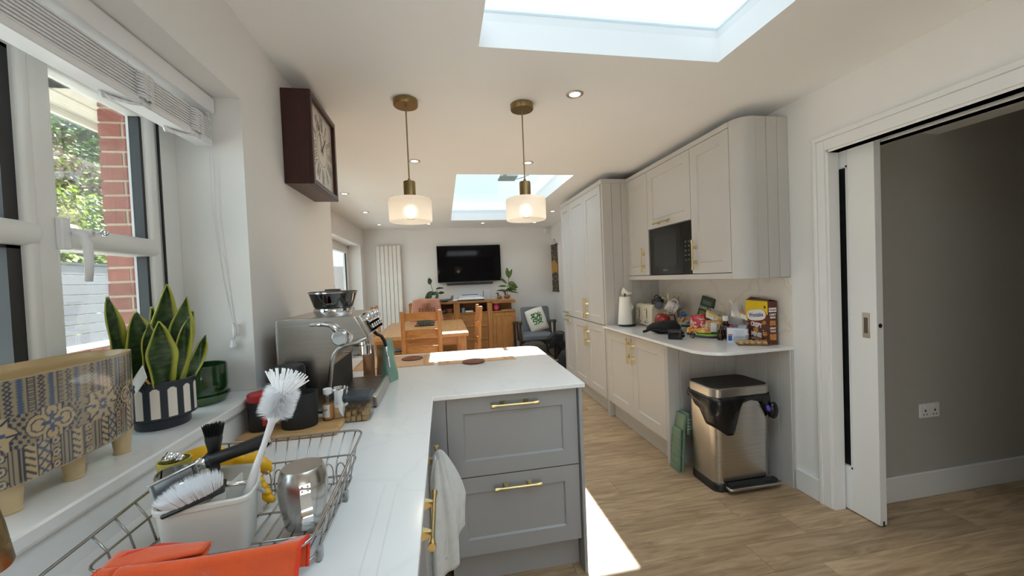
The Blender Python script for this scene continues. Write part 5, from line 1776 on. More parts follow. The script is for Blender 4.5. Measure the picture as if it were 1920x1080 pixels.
# orange cloth over the front rail
m = M()
def cloth(u, v):
    x = -.527 + .284 * u; s = (v - .42) * .155
    yb_ = ry0 + (.006 if s < 0 else -.006)
    r = .008
    if abs(s) < r * 1.5:
        a = s / (r * 1.5) * PI / 2
        y, z = ry0 - r * math.sin(a), ztp + .002 + r * math.cos(a)
    elif s > 0: y, z = ry0 - r - .10 * (s - r * 1.5) - .004 * math.sin(u * 13) * (s * 12), ztp + .002 - (s - r * 1.5)
    else: y, z = ry0 + r + .02 * math.sin(u * 8), ztp + .002 + (s + r * 1.5)
    z += .006 * math.sin(u * 7 + 1) * abs(s) * 8 - .003 * math.sin(u * PI)
    return (x + .012 * math.sin(v * 5) * (1 if u < .1 else .3), y, z - .0)
m.grid(cloth, 60, 46)
cl = thing('cleaning_cloth', 'bright orange microfibre cloth hanging over the front of the dish rack', 'cloth', (-.37, ry0, .93))
obj('cloth', m, K['orange'], cl, w=True, smooth=True, solid=.004, fixn=False)
for u_ in (1, 0):
    m = M(); m.tube([V3(cloth(u_, k / 30)) for k in range(31)], .0032, 6); obj('hem', m, K['orangehem'], cl, w=True, smooth=True)
m = M()
m.tube([(-.525, ry0 + .02, .999), (-.505, ry0 + .040, 1.006), (-.465, ry0 + .050, 1.007), (-.43, ry0 + .042, 1.007), (-.40, ry0 + .03, 1.004)], .0036, 6)
obj('hem', m, K['orangehem'], cl, w=True, smooth=True)
m = M()
def fold(u, v): return (-.525 + .14 * u, ry0 + .010 + .040 * math.sin(v * PI) * (1 - .4 * u), ztp - .004 + .010 * math.sin(v * 2.6 + u) + .006 * u)
m.grid(fold, 20, 12)
obj('back_fold', m, K['orange'], cl, w=True, smooth=True, solid=.004, fixn=False)
# ================================================================ RIGHT WORKTOP
# paper towel
def WRAP(name, cols, scale=14, rough=.3):
    """crinkled printed film in patches of several colours"""
    m = P(name, cols[0], rough, var=0.0, bump=.8, bscale=40)
    nt = m.node_tree; L = nt.links.new
    tc = nt.nodes.new('ShaderNodeTexCoord')
    vo = nt.nodes.new('ShaderNodeTexVoronoi'); vo.inputs['Scale'].default_value = scale
    no = nt.nodes.new('ShaderNodeTexNoise'); no.inputs['Scale'].default_value = scale * 1.5
    ad = nt.nodes.new('ShaderNodeMix'); ad.data_type = 'RGBA'; ad.blend_type = 'LINEAR_LIGHT'; ad.inputs['Factor'].default_value = .05
    L(tc.outputs['Object'], no.inputs['Vector']); L(tc.outputs['Object'], ad.inputs['A']); L(no.outputs['Color'], ad.inputs['B']); L(ad.outputs['Result'], vo.inputs['Vector'])
    rp = nt.nodes.new('ShaderNodeValToRGB'); rp.color_ramp.interpolation = 'CONSTANT'
    sp_ = nt.nodes.new('ShaderNodeSeparateColor'); L(vo.outputs['Color'], sp_.inputs[0]); L(sp_.outputs[0], rp.inputs['Fac'])
    e = rp.color_ramp.elements
    while len(e) < len(cols): e.new(.5)
    for i, c in enumerate(cols): e[i].position = i / len(cols); e[i].color = (*s2l(c), 1)
    L(rp.outputs['Color'], nt.nodes['Principled BSDF'].inputs['Base Color'])
    return m
PX, PY = 1.738, 3.512
t = thing('paper_towel', 'white kitchen roll on a black stand at the far end of the right worktop', 'kitchen roll', (PX, PY, ZC))
obj('base', M().lathe([(0, 0), (.078, 0), (.080, .004), (.078, .014), (.02, .016), (0, .016)], (.015, -.01, 0), 36), K['black'], t, smooth='auto')
m = M()
def roll(u, v):
    a = 2 * PI * u; r = (.070 - .019 * v) * (1 + .02 * math.sin(a * 2 + 1)); return (r * math.cos(a) - .004 * (1 - v), r * math.sin(a), .018 + .268 * v + .004 * math.sin(a) * v)
ids = m.grid(roll, 40, 12, cu=True)
m.face(*[r[-1] for r in ids])
obj('roll', m, K['whitep'], t, smooth='auto')
m = M(); m.cone((0, 0, .286), (0, 0, .305), .006, .006, 10); m.sphere((0, 0, .312), .014, .014, .012, 14, 8); obj('pole', m, K['black'], t, smooth=True)
m = M()
def flap(u, v): return (-.040 + .100 * u + .010 * v, -.018 + .012 * math.sin(v * 5 + u * 3), .300 + v * (.070 * (1 - u) ** 1.3 + .016) + .018 * max(0, u - .6))
m.grid(flap, 16, 8); obj('loose_sheet', m, K['whitep'], t, smooth=True, solid=.0015, fixn=False)
m = M()
m.grid(lambda u, v: (.045 + .045 * u * (1 - abs(v - .5) * 2 * .9), -.02 + .01 * u, .13 + .10 * v), 6, 10); obj('torn_edge', m, K['whitep'], t, smooth=True, solid=.0015, fixn=False)

# toaster
t = thing('toaster', 'cream four-slice toaster with chrome levers beside the kitchen roll', 'toaster', (2.000, 3.405, ZC), .0)
w, l, h = .135, .150, .215
m = M()
pr = [(-w * .93, .012), (w * .93, .012), (w, .04), (w * .97, h - .025), (w * .85, h - .004), (w * .6, h), (-w * .6, h), (-w * .85, h - .004), (-w * .97, h - .025), (-w, .04)]
m.prism(pr, 'y', -l, l); obj('shell', m, K['cream'], t, bevel=.008)
obj('base_tray', M().box(-w * .9, w * .9, -l * .96, l * .96, 0, .014), K['chrome'], t)
m = M()
for s in (-1, 1): m.box(-.085 + (s + 1) * .0, .085, s * .065 - .014, s * .065 + .014, h - .002, h + .0015)
obj('slot', m, K['gap'], t)
for s in (-1, 1):
    m = M(); m.box(-w - .0015, -w + .006, s * .066 - .003, s * .066 + .003, .075, .175); obj('lever_slot', m, K['black'], t)
    m = M(); m.box(-w - .022, -w - .001, s * .066 - .013, s * .066 + .013, .160, .170); obj('lever', m, K['chrome'], t, bevel=.003)
    m = M(); m.lathe([(0, 0), (.018, 0), (.018, .006), (.013, .008), (.012, .016), (0, .017)], (-w - .001, s * .066, .050), 20, axis=(-1, 0, 0)); obj('dial', m, K['chrome'], t, smooth='auto')
    m = M(); m.lathe([(0, 0), (.005, 0), (.005, .004), (0, .005)], (-w - .001, s * .066 - .032, .050), 12, axis=(-1, 0, 0)); obj('button', m, K['chrome'], t)

# mug tree and its mugs
MX, MY = 1.975, 3.150
t = thing('mug_tree', 'pale wooden mug tree on the right worktop behind the black pouch', 'mug tree', (MX, MY, ZC))
pw = P('pale_painted_wood', (214, 200, 180), .5)
obj('base', M().lathe([(0, 0), (.065, 0), (.067, .005), (.062, .014), (0, .015)], (0, 0, 0), 32), pw, t, smooth='auto')
obj('pole', M().cone((0, 0, .014), (0, 0, .315), .010, .009, 14), pw, t, smooth='auto')
arms = []
for k, (a, z) in enumerate(((200, .255), (20, .245), (300, .18), (120, .18), (215, .12), (40, .11))):
    a = math.radians(a); d = V3((math.cos(a), math.sin(a), .35)).normalized(); p = V3((0, 0, z)); e = p + d * .085
    m = M(); m.tube([p, e - d * .01, e], [.006, .006, .0075], 10); obj('peg', m, pw, t, smooth=True); arms.append(e)
def mug(label, loc, r, h, mat, axis, hand, inside=None, grp=None):
    """mug with its base centre at loc, opening along axis, handle towards hand"""
    t = thing('mug', label, 'mug', loc)
    ax = V3(axis).normalized()
    obj('body', M().lathe([(0, 0), (r * .86, 0), (r * .95, .006), (r, .02), (r, h - .002), (r - .002, h), (r - .005, h - .002), (r - .006, .012), (0, .010)], (0, 0, 0), 32, axis=ax), mat, t, smooth='auto')
    hv = V3(hand); hv = (hv - ax * hv.dot(ax)).normalized()
    m = M(); pts = []
    for k in range(9):
        a = -PI / 2 + PI * k / 8
        pts.append(ax * (h * .5 + h * .30 * math.sin(a)) + hv * (r * .96 + r * .62 * math.cos(a)))
    m.tube(pts, .0052, 10); obj('handle', m, mat, t, smooth=True)
    if inside: obj('base_disc', M().lathe([(0, -.0008), (r * .84, -.0008)], (0, 0, 0), 24, axis=ax), inside, t)
    return t
wm = P('white_mug_glaze', (222, 214, 210), .25)
mg = mug('white mug with small dark sketches hanging handle-up on the mug tree', (1.918, 3.09, 1.135), .046, .095, wm, (.62, -.35, -.42), (0, 0, 1))
m = M(); rr_ = random.Random(6)
ax = V3((.62, -.35, -.42)).normalized()
a_ = V3((-.7, -.65, .15)); a_ = (a_ - ax * a_.dot(ax)).normalized(); b_ = ax.cross(a_)
for k in range(7):
    an = rr_.uniform(-.7, .7); zz = .022 + rr_.random() * .05
    d = a_ * math.cos(an) + b_ * math.sin(an); tt = -a_ * math.sin(an) + b_ * math.cos(an)
    m.obox(d * .0463 + ax * zz, tt * .006, ax * .002, d * .0004)
    m.obox(d * .0463 + ax * (zz + .004) + tt * .004, tt * .0015, ax * .005, d * .0004)
obj('sketch_print', m, P('sketch_ink', (110, 100, 104), .5), mg)
dkm = P('dark_grey_mug', (56, 58, 62), .3)
mug('dark grey mug showing its round base beside the toaster', (1.905, 3.19, 1.120), .038, .08, dkm, (.5, .85, .1), (.2, 0, 1), P('grey_mug_base', (84, 88, 92), .35))
mug('black mug hanging at the back of the mug tree', (1.955, 3.235, 1.165), .038, .088, P('black_mug', (30, 29, 30), .3), (-.2, .9, -.35), (0, 0, 1))
mug('grey mug on the right side of the mug tree near the splashback', (2.06, 3.11, 1.125), .042, .088, P('grey_mug', (150, 146, 142), .3), (.35, .8, -.25), (0, 0, 1))
# red kettle-like round mug low on the tree
t = thing('teapot', 'round glossy red pot at the foot of the mug tree', 'pot', (1.860, 3.065, ZC))
obj('body', M().lathe([(0, 0), (.045, 0), (.060, .03), (.066, .08), (.064, .112), (.048, .136), (.03, .148), (0, .152)], (0, 0, 0), 36), P('red_glaze', (160, 26, 22), .25, coat=.3), t, smooth='auto')
obj('dark_base', M().lathe([(.0455, .0), (.0612, .03), (.0690, .085), (.060, .086), (0, .02)], (.004, -.006, 0), 30), P('dark_red_glaze', (92, 22, 22), .3), t, smooth=True)
m = M(); m.tube([(.05, -.03, .135), (.085, -.05, .135), (.09, -.055, .08), (.055, -.035, .06)], .006, 8); obj('handle', m, K['black'], t, smooth=True)
t = thing('cup', 'pale green cup between the red pot and the teal tray', 'cup', (1.975, 2.955, ZC))
obj('bowl', M().lathe([(0, 0), (.028, 0), (.038, .05), (.040, .082), (.037, .082), (.033, .03), (0, .01)], (0, 0, 0), 28), P('pale_mint_glaze', (196, 210, 200), .3), t, smooth='auto')
# blue scissors
t = thing('scissors', 'blue handled scissors lying on top of the teal snack tray', 'scissors', (2.03, 2.99, 1.05))
m = M()
for s in (-1, 1):
    pts = [(2.005 + .018 * math.cos(2 * PI * k / 12) + s * .012, 2.985 + .010 * math.sin(2 * PI * k / 12) + s * .006, 1.040 + .020 * math.sin(2 * PI * k / 12) + s * .008) for k in range(12)]
    m.tube(pts, .0055, 8, closed=True)
obj('handle', m, K['blue'], t, w=True, smooth=True)
m = M(); m.obox((2.058, 2.995, 1.034), V3((.040, .008, -.012)), V3((0, .003, .008)), V3((.001, -.004, 0))); obj('blade_cover', m, P('petrol_blue', (30, 104, 132), .4), t, w=True, bevel=.003)
# teal tray with snack bags
t = thing('snack_tray', 'teal plastic tray of snack packets behind the black pouch', 'tray', (2.02, 2.96, ZC))
m = M(); c0 = V3((2.03, 2.975, ZC))
U, Vv = V3((.85, -.42, 0)).normalized(), V3((.42, .85, 0)).normalized()
def tray(kx, ky, z): return [m.vert(c0 + U * a * kx + Vv * b * ky + V3((0, 0, z))) for a, b in ((-1, -1), (1, -1), (1, 1), (-1, 1))]
q = [tray(.062, .05, 0), tray(.068, .056, .072), tray(.064, .052, .072), tray(.059, .047, .004)]
m.face(*reversed(q[0])); m.bridge(q[0], q[1]); m.bridge(q[1], q[2]); m.bridge(q[2], q[3]); m.face(*q[3])
obj('tub', m, K['teal'], t, w=True)
def packet(name, label, c, U, Vv, th, mat, seed=0, cat='packet', parent=None, crinkle=.006):
    """pillow shaped packet; U, Vv half-axes"""
    U, Vv, c = V3(U), V3(Vv), V3(c); N = U.cross(Vv).normalized()
    t = parent or thing(name, label, cat, c)
    m = M()
    def fn(u, v):
        a, b = 2 * u - 1, 2 * v - 1
        return c + U * a + Vv * b
    for s in (-1, 1):
        def f2(u, v, s=s):
            a, b = 2 * u - 1, 2 * v - 1
            bul = max(0, (1 - a ** 4) * (1 - b ** 4)) ** .7
            return c + U * a * (1 - .04 * b * b) + Vv * b * (1 - .04 * a * a) + N * s * (th * bul + .0005) + N * crinkle * bul * vnoise((a * 3 + seed, b * 3, s + seed), 1.2)
        m.grid(f2, 16, 16)
    return obj('packet' if parent else 'wrapper', m, mat, t, w=True, smooth=True, fixn=False), t
packet('snack_packet', 'beige cellophane snack packet lying in the teal tray', (2.03, 2.98, 1.005), (.06, -.03, .01), (.015, .04, .02), .022, P('beige_wrap', (196, 168, 140), .3, var=.3, scale=30), 3)
packet('snack_packet', 'orange and white snack packet at the left of the teal tray', (1.99, 2.985, 1.000), (.02, -.01, .03), (.015, .035, .0), .018, P('orange_wrap', (224, 150, 74), .3, var=.4, scale=25), 5)
packet('snack_packet', 'brown chocolate packet at the right of the teal tray', (2.075, 2.96, .995), (.03, -.012, .012), (.010, .03, .012), .014, P('brown_wrap', (110, 64, 56), .3, var=.4, scale=25), 8)

# black pouch, radio, watch
t = thing('waist_bag', 'black nylon waist bag lying on the front of the right worktop', 'bag', (1.80, 2.92, ZC))
m = M()
def wb(u, v):
    a = 2 * PI * u; b = PI * v
    x = .135 * math.cos(a) * math.sin(b); y = .075 * math.sin(a) * math.sin(b); z = .072 - .072 * math.cos(b)
    z = min(z * .82, .105) * (1 - .25 * max(0, -x / .13)); k = .012 * vnoise((x * 18, y * 18, z * 18))
    return V3((1.785, 2.925, ZC + max(.001, z + k * math.sin(b)))) + V3((.80, -.6, 0)) * (x + k) + V3((.6, .8, 0)) * y
m.grid(wb, 40, 18, cu=True)
obj('body', m, K['blackfab'], t, w=True, smooth=True)
m = M(); m.tube([V3(wb(.52 + .46 * k / 20, .36)) + V3((-.002, -.002, .001)) for k in range(21)], .0028, 6); obj('zip', m, P('grey_zip', (70, 70, 74), .4), t, w=True, smooth=True)
m = M(); m.tube([(1.72, 2.98, .950), (1.69, 2.99, .938), (1.655, 3.0, .926), (1.64, 3.0, .923)], [.014, .012, .011, .010], 8); m.tube([(1.88, 2.83, .98), (1.93, 2.80, .975), (1.955, 2.78, .945), (1.95, 2.76, .922), (1.90, 2.78, .921)], .008, 8)
obj('strap', m, K['blackfab'], t, w=True, smooth=True)
obj('buckle', M().box(1.925, 1.95, 2.745, 2.775, ZC, .930), K['black'], t, w=True, bevel=.003)
t = thing('video_camera', 'small black camcorder in front of the waist bag', 'camera', (1.70, 2.635, ZC))
U, Vv = V3((.80, -.6, 0)), V3((.6, .8, 0)); c = V3((1.703, 2.640, ZC + .036))
m = M(); m.obox(c, U * .05, Vv * .026, V3((0, 0, .036))); obj('body', m, K['black'], t, w=True, bevel=.008)
m = M(); m.obox(c - Vv * .027 + V3((0, 0, -.006)) - U * .008, U * .036, Vv * .002, V3((0, 0, .022))); obj('screen', m, K['blackg'], t, w=True, bevel=.002)
m = M(); m.obox(c - Vv * .028 + V3((0, 0, .024)), U * .044, Vv * .0015, V3((0, 0, .004))); obj('trim_strip', m, P('dark_chrome', (120, 120, 124), .2, 1.0), t, w=True)
m = M(); m.lathe([(0, 0), (.021, 0), (.023, .004), (.023, .014), (.018, .016), (.016, .008), (0, .006)], c + U * .05, 24, axis=U); obj('lens', m, K['blackg'], t, w=True, smooth='auto')
t = thing('wristwatch', 'small black wristwatch with silver buckle on the right worktop', 'watch', (1.835, 2.62, ZC))
m = M(); pts = [(1.835 + .020 * math.cos(2 * PI * k / 18), 2.622, ZC + .0265 + .024 * math.sin(2 * PI * k / 18)) for k in range(18)]
prev = None
first_r = None
for p in pts:
    n_ = (V3(p) - V3((1.835, 2.622, ZC + .0265))).normalized()
    cur = [m.vert(V3(p) + V3((.004, .009, 0)) * a + n_ * b * .002) for a, b in ((-1, -1), (1, -1), (1, 1), (-1, 1))]
    if prev: m.bridge(prev, cur)
    else: first_r = cur
    prev = cur
m.bridge(prev, first_r)
obj('strap', m, K['black'], t, w=True)
m = M(); m.lathe([(0, 0), (.014, 0), (.015, .005), (0, .006)], (1.852, 2.617, ZC + .034), 20, axis=(.8, -.25, .45)); obj('case', m, K['chrome'], t, w=True, smooth='auto')

# garlic granules box leaning on the splashback
t = thing('seasoning_packet', 'dark green seasoning packet with pale lettering leaning on the splashback', 'packet', (2.125, 2.90, ZC))
c = V3((2.128, 2.865, 1.075)); U = V3((.045, -.075, 0)).normalized(); Vv = V3((.085, .045, .16)).normalized(); Vv = (Vv - U * Vv.dot(U)).normalized(); N = U.cross(Vv).normalized()
Vv = V3((.10, .05, 1)).normalized(); U = V3((.30, -.95, .30)); U = (U - Vv * U.dot(Vv)).normalized(); N = U.cross(Vv).normalized()
U2 = U * math.cos(-.28) + Vv * math.sin(-.28) * 1; V2 = Vv * math.cos(-.28) - U * math.sin(-.28)
m = M(); m.obox(c, U2 * .062, V2 * .125, N * .010); obj('box', m, K['darkgreen'], t, w=True, bevel=.004)
if N.x > 0: N = -N
text('lettering', 'GARLIC', .034, P('pale_print', (196, 208, 190), .5), t, plane_m(c + N * .0108 + V2 * .030, U2 if U2.cross(V2).dot(N) > 0 else -U2, V2), bold=.0006)
m = M(); m.obox(c + N * .0106 - V2 * .025, U2 * .045, V2 * .026, N * .0004); obj('picture', m, P('olive_print', (112, 134, 40), .4, var=.5, scale=60), t, w=True)
m = M(); m.obox(c + N * .0106 + V2 * .078, U2 * .04, V2 * .016, N * .0004); obj('badge', m, P('grey_print', (90, 104, 88), .4, var=.4, scale=50), t, w=True)

# snacks heap on an oval tray
t = thing('serving_tray', 'grey oval tray with lime green rim under the heap of snack bags', 'tray', (1.975, 2.66, ZC))
obj('dish', M().lathe([(0, 0), (.8, 0), (1.0, .018), (.97, .020), (.8, .006), (0, .006)], (0, 0, 0), 40, sx=.095, sy=.12), P('grey_tray_glaze', (110, 106, 104), .4), t, smooth='auto')
m = M(); m.tube([(.087 * math.cos(a), .110 * math.sin(a), .022) for a in [math.radians(180 + 130 * k / 12) for k in range(13)]], .008, 8); obj('lime_rim', m, K['lime'], t, smooth=True)
packet('snack_bag', 'crimson and pink sweet bag on the left of the snack heap', (1.955, 2.72, 1.015), (.045, -.035, .012), (.02, .03, .055), .03, WRAP('sweet_wrapper', [(190, 34, 60), (206, 60, 84), (222, 190, 160), (170, 30, 44)], 34), 11, 'bag', crinkle=.014)
packet('snack_bag', 'yellow snack packets at the bottom of the heap', (1.935, 2.69, .955), (.065, -.055, .0), (.02, .03, .016), .018, WRAP('yellow_wrapper_mix', [(226, 170, 48), (236, 200, 90), (208, 120, 40), (238, 226, 200)], 34), 12, 'bag', crinkle=.014)
packet('snack_bag', 'clear bag of pale crisps leaning in the snack heap', (2.03, 2.64, .985), (.055, -.045, .0), (.02, .025, .045), .032, WRAP('crisp_bag_film', [(206, 178, 136), (190, 150, 100), (226, 206, 176), (214, 90, 80)], 40), 13, 'bag', crinkle=.012)
packet('snack_bag', 'orange and silver snack bag tilted across the top of the snack heap', (2.065, 2.655, 1.055), (.055, -.042, -.028), (.022, .025, .028), .018, WRAP('orange_silver_film', [(236, 186, 96), (240, 214, 150), (220, 222, 226), (232, 160, 60)], 24, .2), 14, 'bag', crinkle=.012)
m = M(); m.obox((2.082, 2.632, 1.085), V3((.05, -.038, -.026)), V3((.004, .005, .014)), V3((.001, .001, .0005))); tag(obj('snack_strip', m, K['chrome']), 'shiny silver wrapper strip on the orange snack bag', 'wrapper')
packet('snack_card', 'small cream paper bag at the front of the snack heap', (1.995, 2.595, .985), (.016, -.013, .0), (.006, .006, .035), .006, K['label'], 15, 'packet')

# bottles
def bottle(label, loc, r, h, capr, caph, capmat):
    t = thing('medicine_bottle', label, 'bottle', loc)
    obj('glass', M().lathe([(0, 0), (r * .95, 0), (r, .004), (r, h * .62), (r * .82, h * .74), (capr * .9, h * .82), (capr * .85, h), (0, h)], (0, 0, 0), 32), K['darkamber'], t, smooth='auto')
    m = M(); m.lathe([(0, h - .006), (capr, h - .006), (capr, h + caph - .002), (capr - .002, h + caph), (0, h + caph)], (0, 0, 0), 24); obj('cap', m, capmat, t, smooth='auto')
    return t
t = bottle('large dark amber medicine bottle with a white cap', (2.045, 2.53, ZC), .040, .135, .020, .030, K['white'])
bottle('dark amber medicine bottle with a red cap behind the white box', (2.02, 2.44, ZC), .026, .085, .017, .018, P('rose_red_cap', (204, 52, 76), .4))
bottle('small dark bottle standing in front of the large amber bottle', (1.955, 2.475, ZC), .020, .062, .013, .012, K['darkamber'])
# white carton
t = thing('medicine_box', 'white medicine carton with blue and red corner in front of the amber bottles', 'carton', (1.985, 2.375, ZC))
U, Vv = V3((.84, -.54, 0)).normalized(), V3((.54, .84, 0)).normalized()
c = V3((2.0, 2.375, ZC + .048))
m = M(); m.obox(c, U * .055, Vv * .024, V3((0, 0, .048))); obj('carton', m, P('white_card', (222, 228, 236), .5), t, w=True, bevel=.0015)
F = -Vv * .0243
m = M(); m.obox(c + F - U * .040 + V3((0, 0, -.020)), U * .012, Vv * .0003, V3((0, 0, .018))); obj('blue_print', m, P('royal_blue_ink', (48, 92, 176), .5, var=.3, scale=80), t, w=True)
m = M(); m.obox(c + F - U * .038 + V3((0, 0, .004)), U * .014, Vv * .0003, V3((0, 0, .003))); obj('red_print', m, K['red'], t, w=True)
m = M()
for k in range(6): m.obox(c + F + U * .016 + V3((0, 0, .030 - k * .011)), U * (.030 - .006 * (k % 3)), Vv * .0003, V3((0, 0, .0012)))
obj('small_print', m, P('pale_blue_ink', (150, 168, 190), .5), t, w=True)
t = thing('pill_bottle', 'small white pill bottle at the right of the white carton', 'bottle', (2.045, 2.345, ZC))
obj('body', M().lathe([(0, 0), (.022, 0), (.023, .003), (.023, .058), (.018, .068), (0, .068)], (0, 0, 0), 24), K['white'], t, smooth='auto')
obj('cap', M().lathe([(0, .067), (.0195, .067), (.020, .070), (.020, .088), (.018, .090), (0, .090)], (0, 0, 0), 24), K['white'], t, smooth='auto')
m = M(); m.grid(lambda u, v: (.0234 * math.cos(PI * .8 + u * PI), .0234 * math.sin(PI * .8 + u * PI), .012 + v * .040), 14, 2); obj('label', m, P('grey_blue_label', (186, 194, 206), .6), t)
# clear plastic bag with things
t = thing('plastic_bag', 'clear crumpled plastic bag of small packets behind the white pill bottle', 'bag', (2.10, 2.43, ZC))
m = M()
def pb(u, v):
    a = 2 * PI * u; r = .06 * (1 - .35 * v + .12 * math.sin(a * 3 + v * 4))
    return (2.105 + r * .75 * math.cos(a) - .01 * v, 2.46 + r * 1.25 * math.sin(a) + .03 * v, ZC + .001 + .255 * v + .012 * math.sin(a * 2) * v)
m.grid(pb, 34, 20, cu=True); obj('film', m, K['bag'], t, w=True, smooth=True, fixn=False)
m = M(); m.obox((2.075, 2.475, 1.155), V3((.012, -.03, -.035)), V3((.008, .004, .008)), V3((.004, .006, 0))); m.obox((2.085, 2.46, 1.09), V3((.02, -.035, -.01)), V3((.008, .008, .022)), V3((.005, .006, 0)))
m.obox((2.10, 2.41, 1.075), V3((.012, -.025, -.012)), V3((.005, .008, .016)), V3((.005, .005, 0)))
obj('white_packet', m, K['whitep'], t, w=True, bevel=.003)
m = M(); m.obox((2.105, 2.42, 1.10), V3((.012, -.028, -.012)), V3((.002, .003, .006)), V3((.004, .004, 0))); obj('orange_packet', m, P('orange_card', (226, 140, 72), .5), t, w=True)
m = M(); m.obox((2.09, 2.45, 1.0), V3((.02, -.05, .0)), V3((.003, .002, .018)), V3((.01, .01, 0))); obj('blue_packet', m, P('blue_packet', (60, 96, 164), .4), t, w=True, bevel=.004)
m = M(); m.obox((2.10, 2.43, .945), V3((.022, -.04, .0)), V3((.003, .002, .022)), V3((.01, .01, 0))); obj('plum_packet', m, P('plum_packet', (92, 48, 56), .4, var=.3, scale=30), t, w=True, bevel=.006)
t = thing('tin', 'silver topped round tin against the brown cereal box', 'tin', (2.085, 2.405, .96))
m = M(); m.lathe([(0, 0), (.026, 0), (.027, .004), (.027, .055), (.025, .058), (0, .057)], (2.075, 2.425, .995), 28, axis=(.35, -.9, .1)); obj('can', m, P('silver_blue_tin', (170, 178, 196), .3, .4), t, w=True, smooth='auto')

# cereal box
t = thing('cereal_box', 'yellow and brown cereal box standing at the wall end of the worktop', 'box', (2.12, 2.29, ZC))
cx0, cx1, cy0_, cy1_, hz = 2.082, 2.148, 2.185, 2.395, .288
ang = -.10
def rp(x, y, z): 
    dx, dy = x - 2.115, y - 2.19
    return V3((2.115 + dx * math.cos(ang) - dy * math.sin(ang), 2.19 + dx * math.sin(ang) + dy * math.cos(ang), ZC + z))
ex, ey = V3((math.cos(ang), math.sin(ang), 0)), V3((-math.sin(ang), math.cos(ang), 0))
m = M()
a = [m.vert(rp(*p)) for p in ((cx0, cy0_, 0), (cx1, cy0_, 0), (cx1, cy1_, 0), (cx0, cy1_, 0))]; b = [m.vert(rp(*p)) for p in ((cx0, cy0_, hz), (cx1, cy0_, hz), (cx1, cy1_, hz), (cx0, cy1_, hz))]
m.bridge(a, b); m.face(*reversed(a)); m.face(*b)
obj('carton', m, K['choc'], t, w=True, bevel=.001)
def fp(u, v, n=0.0008): return rp(cx0 - n, cy1_ - u * (cy1_ - cy0_), v * hz)   # front, u left->right
m = M()
top = [fp(0, 1), fp(1, 1), fp(1, .70), fp(.82, .64), fp(.5, .60), fp(.12, .55), fp(0, .50)]
for tt in (.0004,):
    m.face(*[m.vert(p) for p in reversed(top)])
obj('yellow_front', m, K['yel'], t, w=True, solid=.0006)
fr = lambda u, v, n: plane_m(fp(u, v, n), -ey, (0, 0, 1))
def blob(u, v, ru, rv, n, mat, nm, rot=0.0, sq=1.0):
    m = M(); W_, H_ = cy1_ - cy0_, hz
    pts = []
    for k in range(28):
        a_ = 2 * PI * k / 28
        x, y = ru * math.copysign(abs(math.cos(a_)) ** sq, math.cos(a_)), rv * math.copysign(abs(math.sin(a_)) ** sq, math.sin(a_))
        x, y = x * math.cos(rot) - y * math.sin(rot), x * math.sin(rot) + y * math.cos(rot)
        pts.append(fp(u + x / W_, v + y / H_, n))
    m.face(*[m.vert(p) for p in pts]); return obj(nm, m, mat, t, w=True, solid=.0005)
blob(.50, .655, .094, .041, .0014, K['red'], 'red_outline', .12, .75)
blob(.49, .660, .090, .038, .0020, K['whitep'], 'white_lozenge', .12, .75)
text('lettering', 'Weetabix', .041, K['navy'], t, fr(.49, .66, .0028) @ Matrix.Rotation(.12, 4, 'Z'), sx=.86, bold=.0003)
text('lettering', 'CRISPY', .040, K['whitep'], t, fr(.48, .425, .0014) @ Matrix.Rotation(-.05, 4, 'Z'), sx=.84, bold=.0016)
text('lettering', 'MINIS', .044, K['whitep'], t, fr(.48, .195, .0014) @ Matrix.Rotation(-.05, 4, 'Z'), sx=.90, bold=.0016)
text('lettering', 'CHOCOLATE CHIP', .0125, P('pink_lettering', (214, 140, 120), .5), t, fr(.46, .085, .0014) @ Matrix.Rotation(-.05, 4, 'Z'), sx=.95, bold=.0003)
for (u, v, r) in ((.46, .305, .024), (.84, .50, .017), (.88, .24, .018), (.07, .42, .012), (.90, .10, .012)):
    blob(u, v, r, r * .75, .0012, K['biscuit'], 'biscuit_print', .4, .6)
m = M()
for a_ in (-.5, 0, .5):
    m.obox(fp(.80, .27, .0012) + V3((0, 0, .014 * a_ * 2)), -ey * .007, V3((0, 0, .0018)), ex * .0003)
obj('burst_marks', m, K['whitep'], t, w=True)
m = M(); m.obox(fp(.88, .86, .0012), -ey * .010, V3((0, 0, .009)), ex * .0003); obj('portion_badge', m, P('dark_badge', (110, 84, 20), .5), t, w=True)
# side panel (faces the camera side)
def sp(u, v, n=.0008): return rp(cx0 + u * (cx1 - cx0), cy0_ - n, v * hz)
sd2 = lambda u, v, n: plane_m(sp(u, v, n), ex, (0, 0, 1))
m = M(); m.obox(sp(.5, .80), ex * .026, V3((.0, 0, .014)), ey * .0003); obj('side_lozenge', m, K['whitep'], t, w=True, bevel=.006)
text('lettering', 'Weetabix', .014, K['navy'], t, sd2(.5, .80, .0014), sx=.85, bold=.0003)
text('lettering', 'CRISPY', .018, K['whitep'], t, sd2(.5, .69, .0012), sx=.8, bold=.0006)
text('lettering', 'MINIS', .018, K['whitep'], t, sd2(.5, .625, .0012), sx=.85, bold=.0006)
text('lettering', 'GREAT', .017, K['whitep'], t, sd2(.5, .38, .0012), sx=.8, bold=.0006)
text('lettering', 'TASTE', .017, K['whitep'], t, sd2(.5, .31, .0012), sx=.8, bold=.0006)
m = M(); m.obox(sp(.5, .50), ex * .020, V3((0, 0, .016)), ey * .0003); m.obox(sp(.5, .18), ex * .022, V3((0, 0, .020)), ey * .0003); obj('side_picture', m, K['biscuit'], t, w=True, bevel=.006)
m = M(); m.face(*[m.vert(p) for p in (rp(cx0, cy1_, hz), rp(cx0, cy0_, hz), rp(cx0 + .03, cy0_ + .01, hz + .012), rp(cx0 + .03, cy1_, hz + .016))])
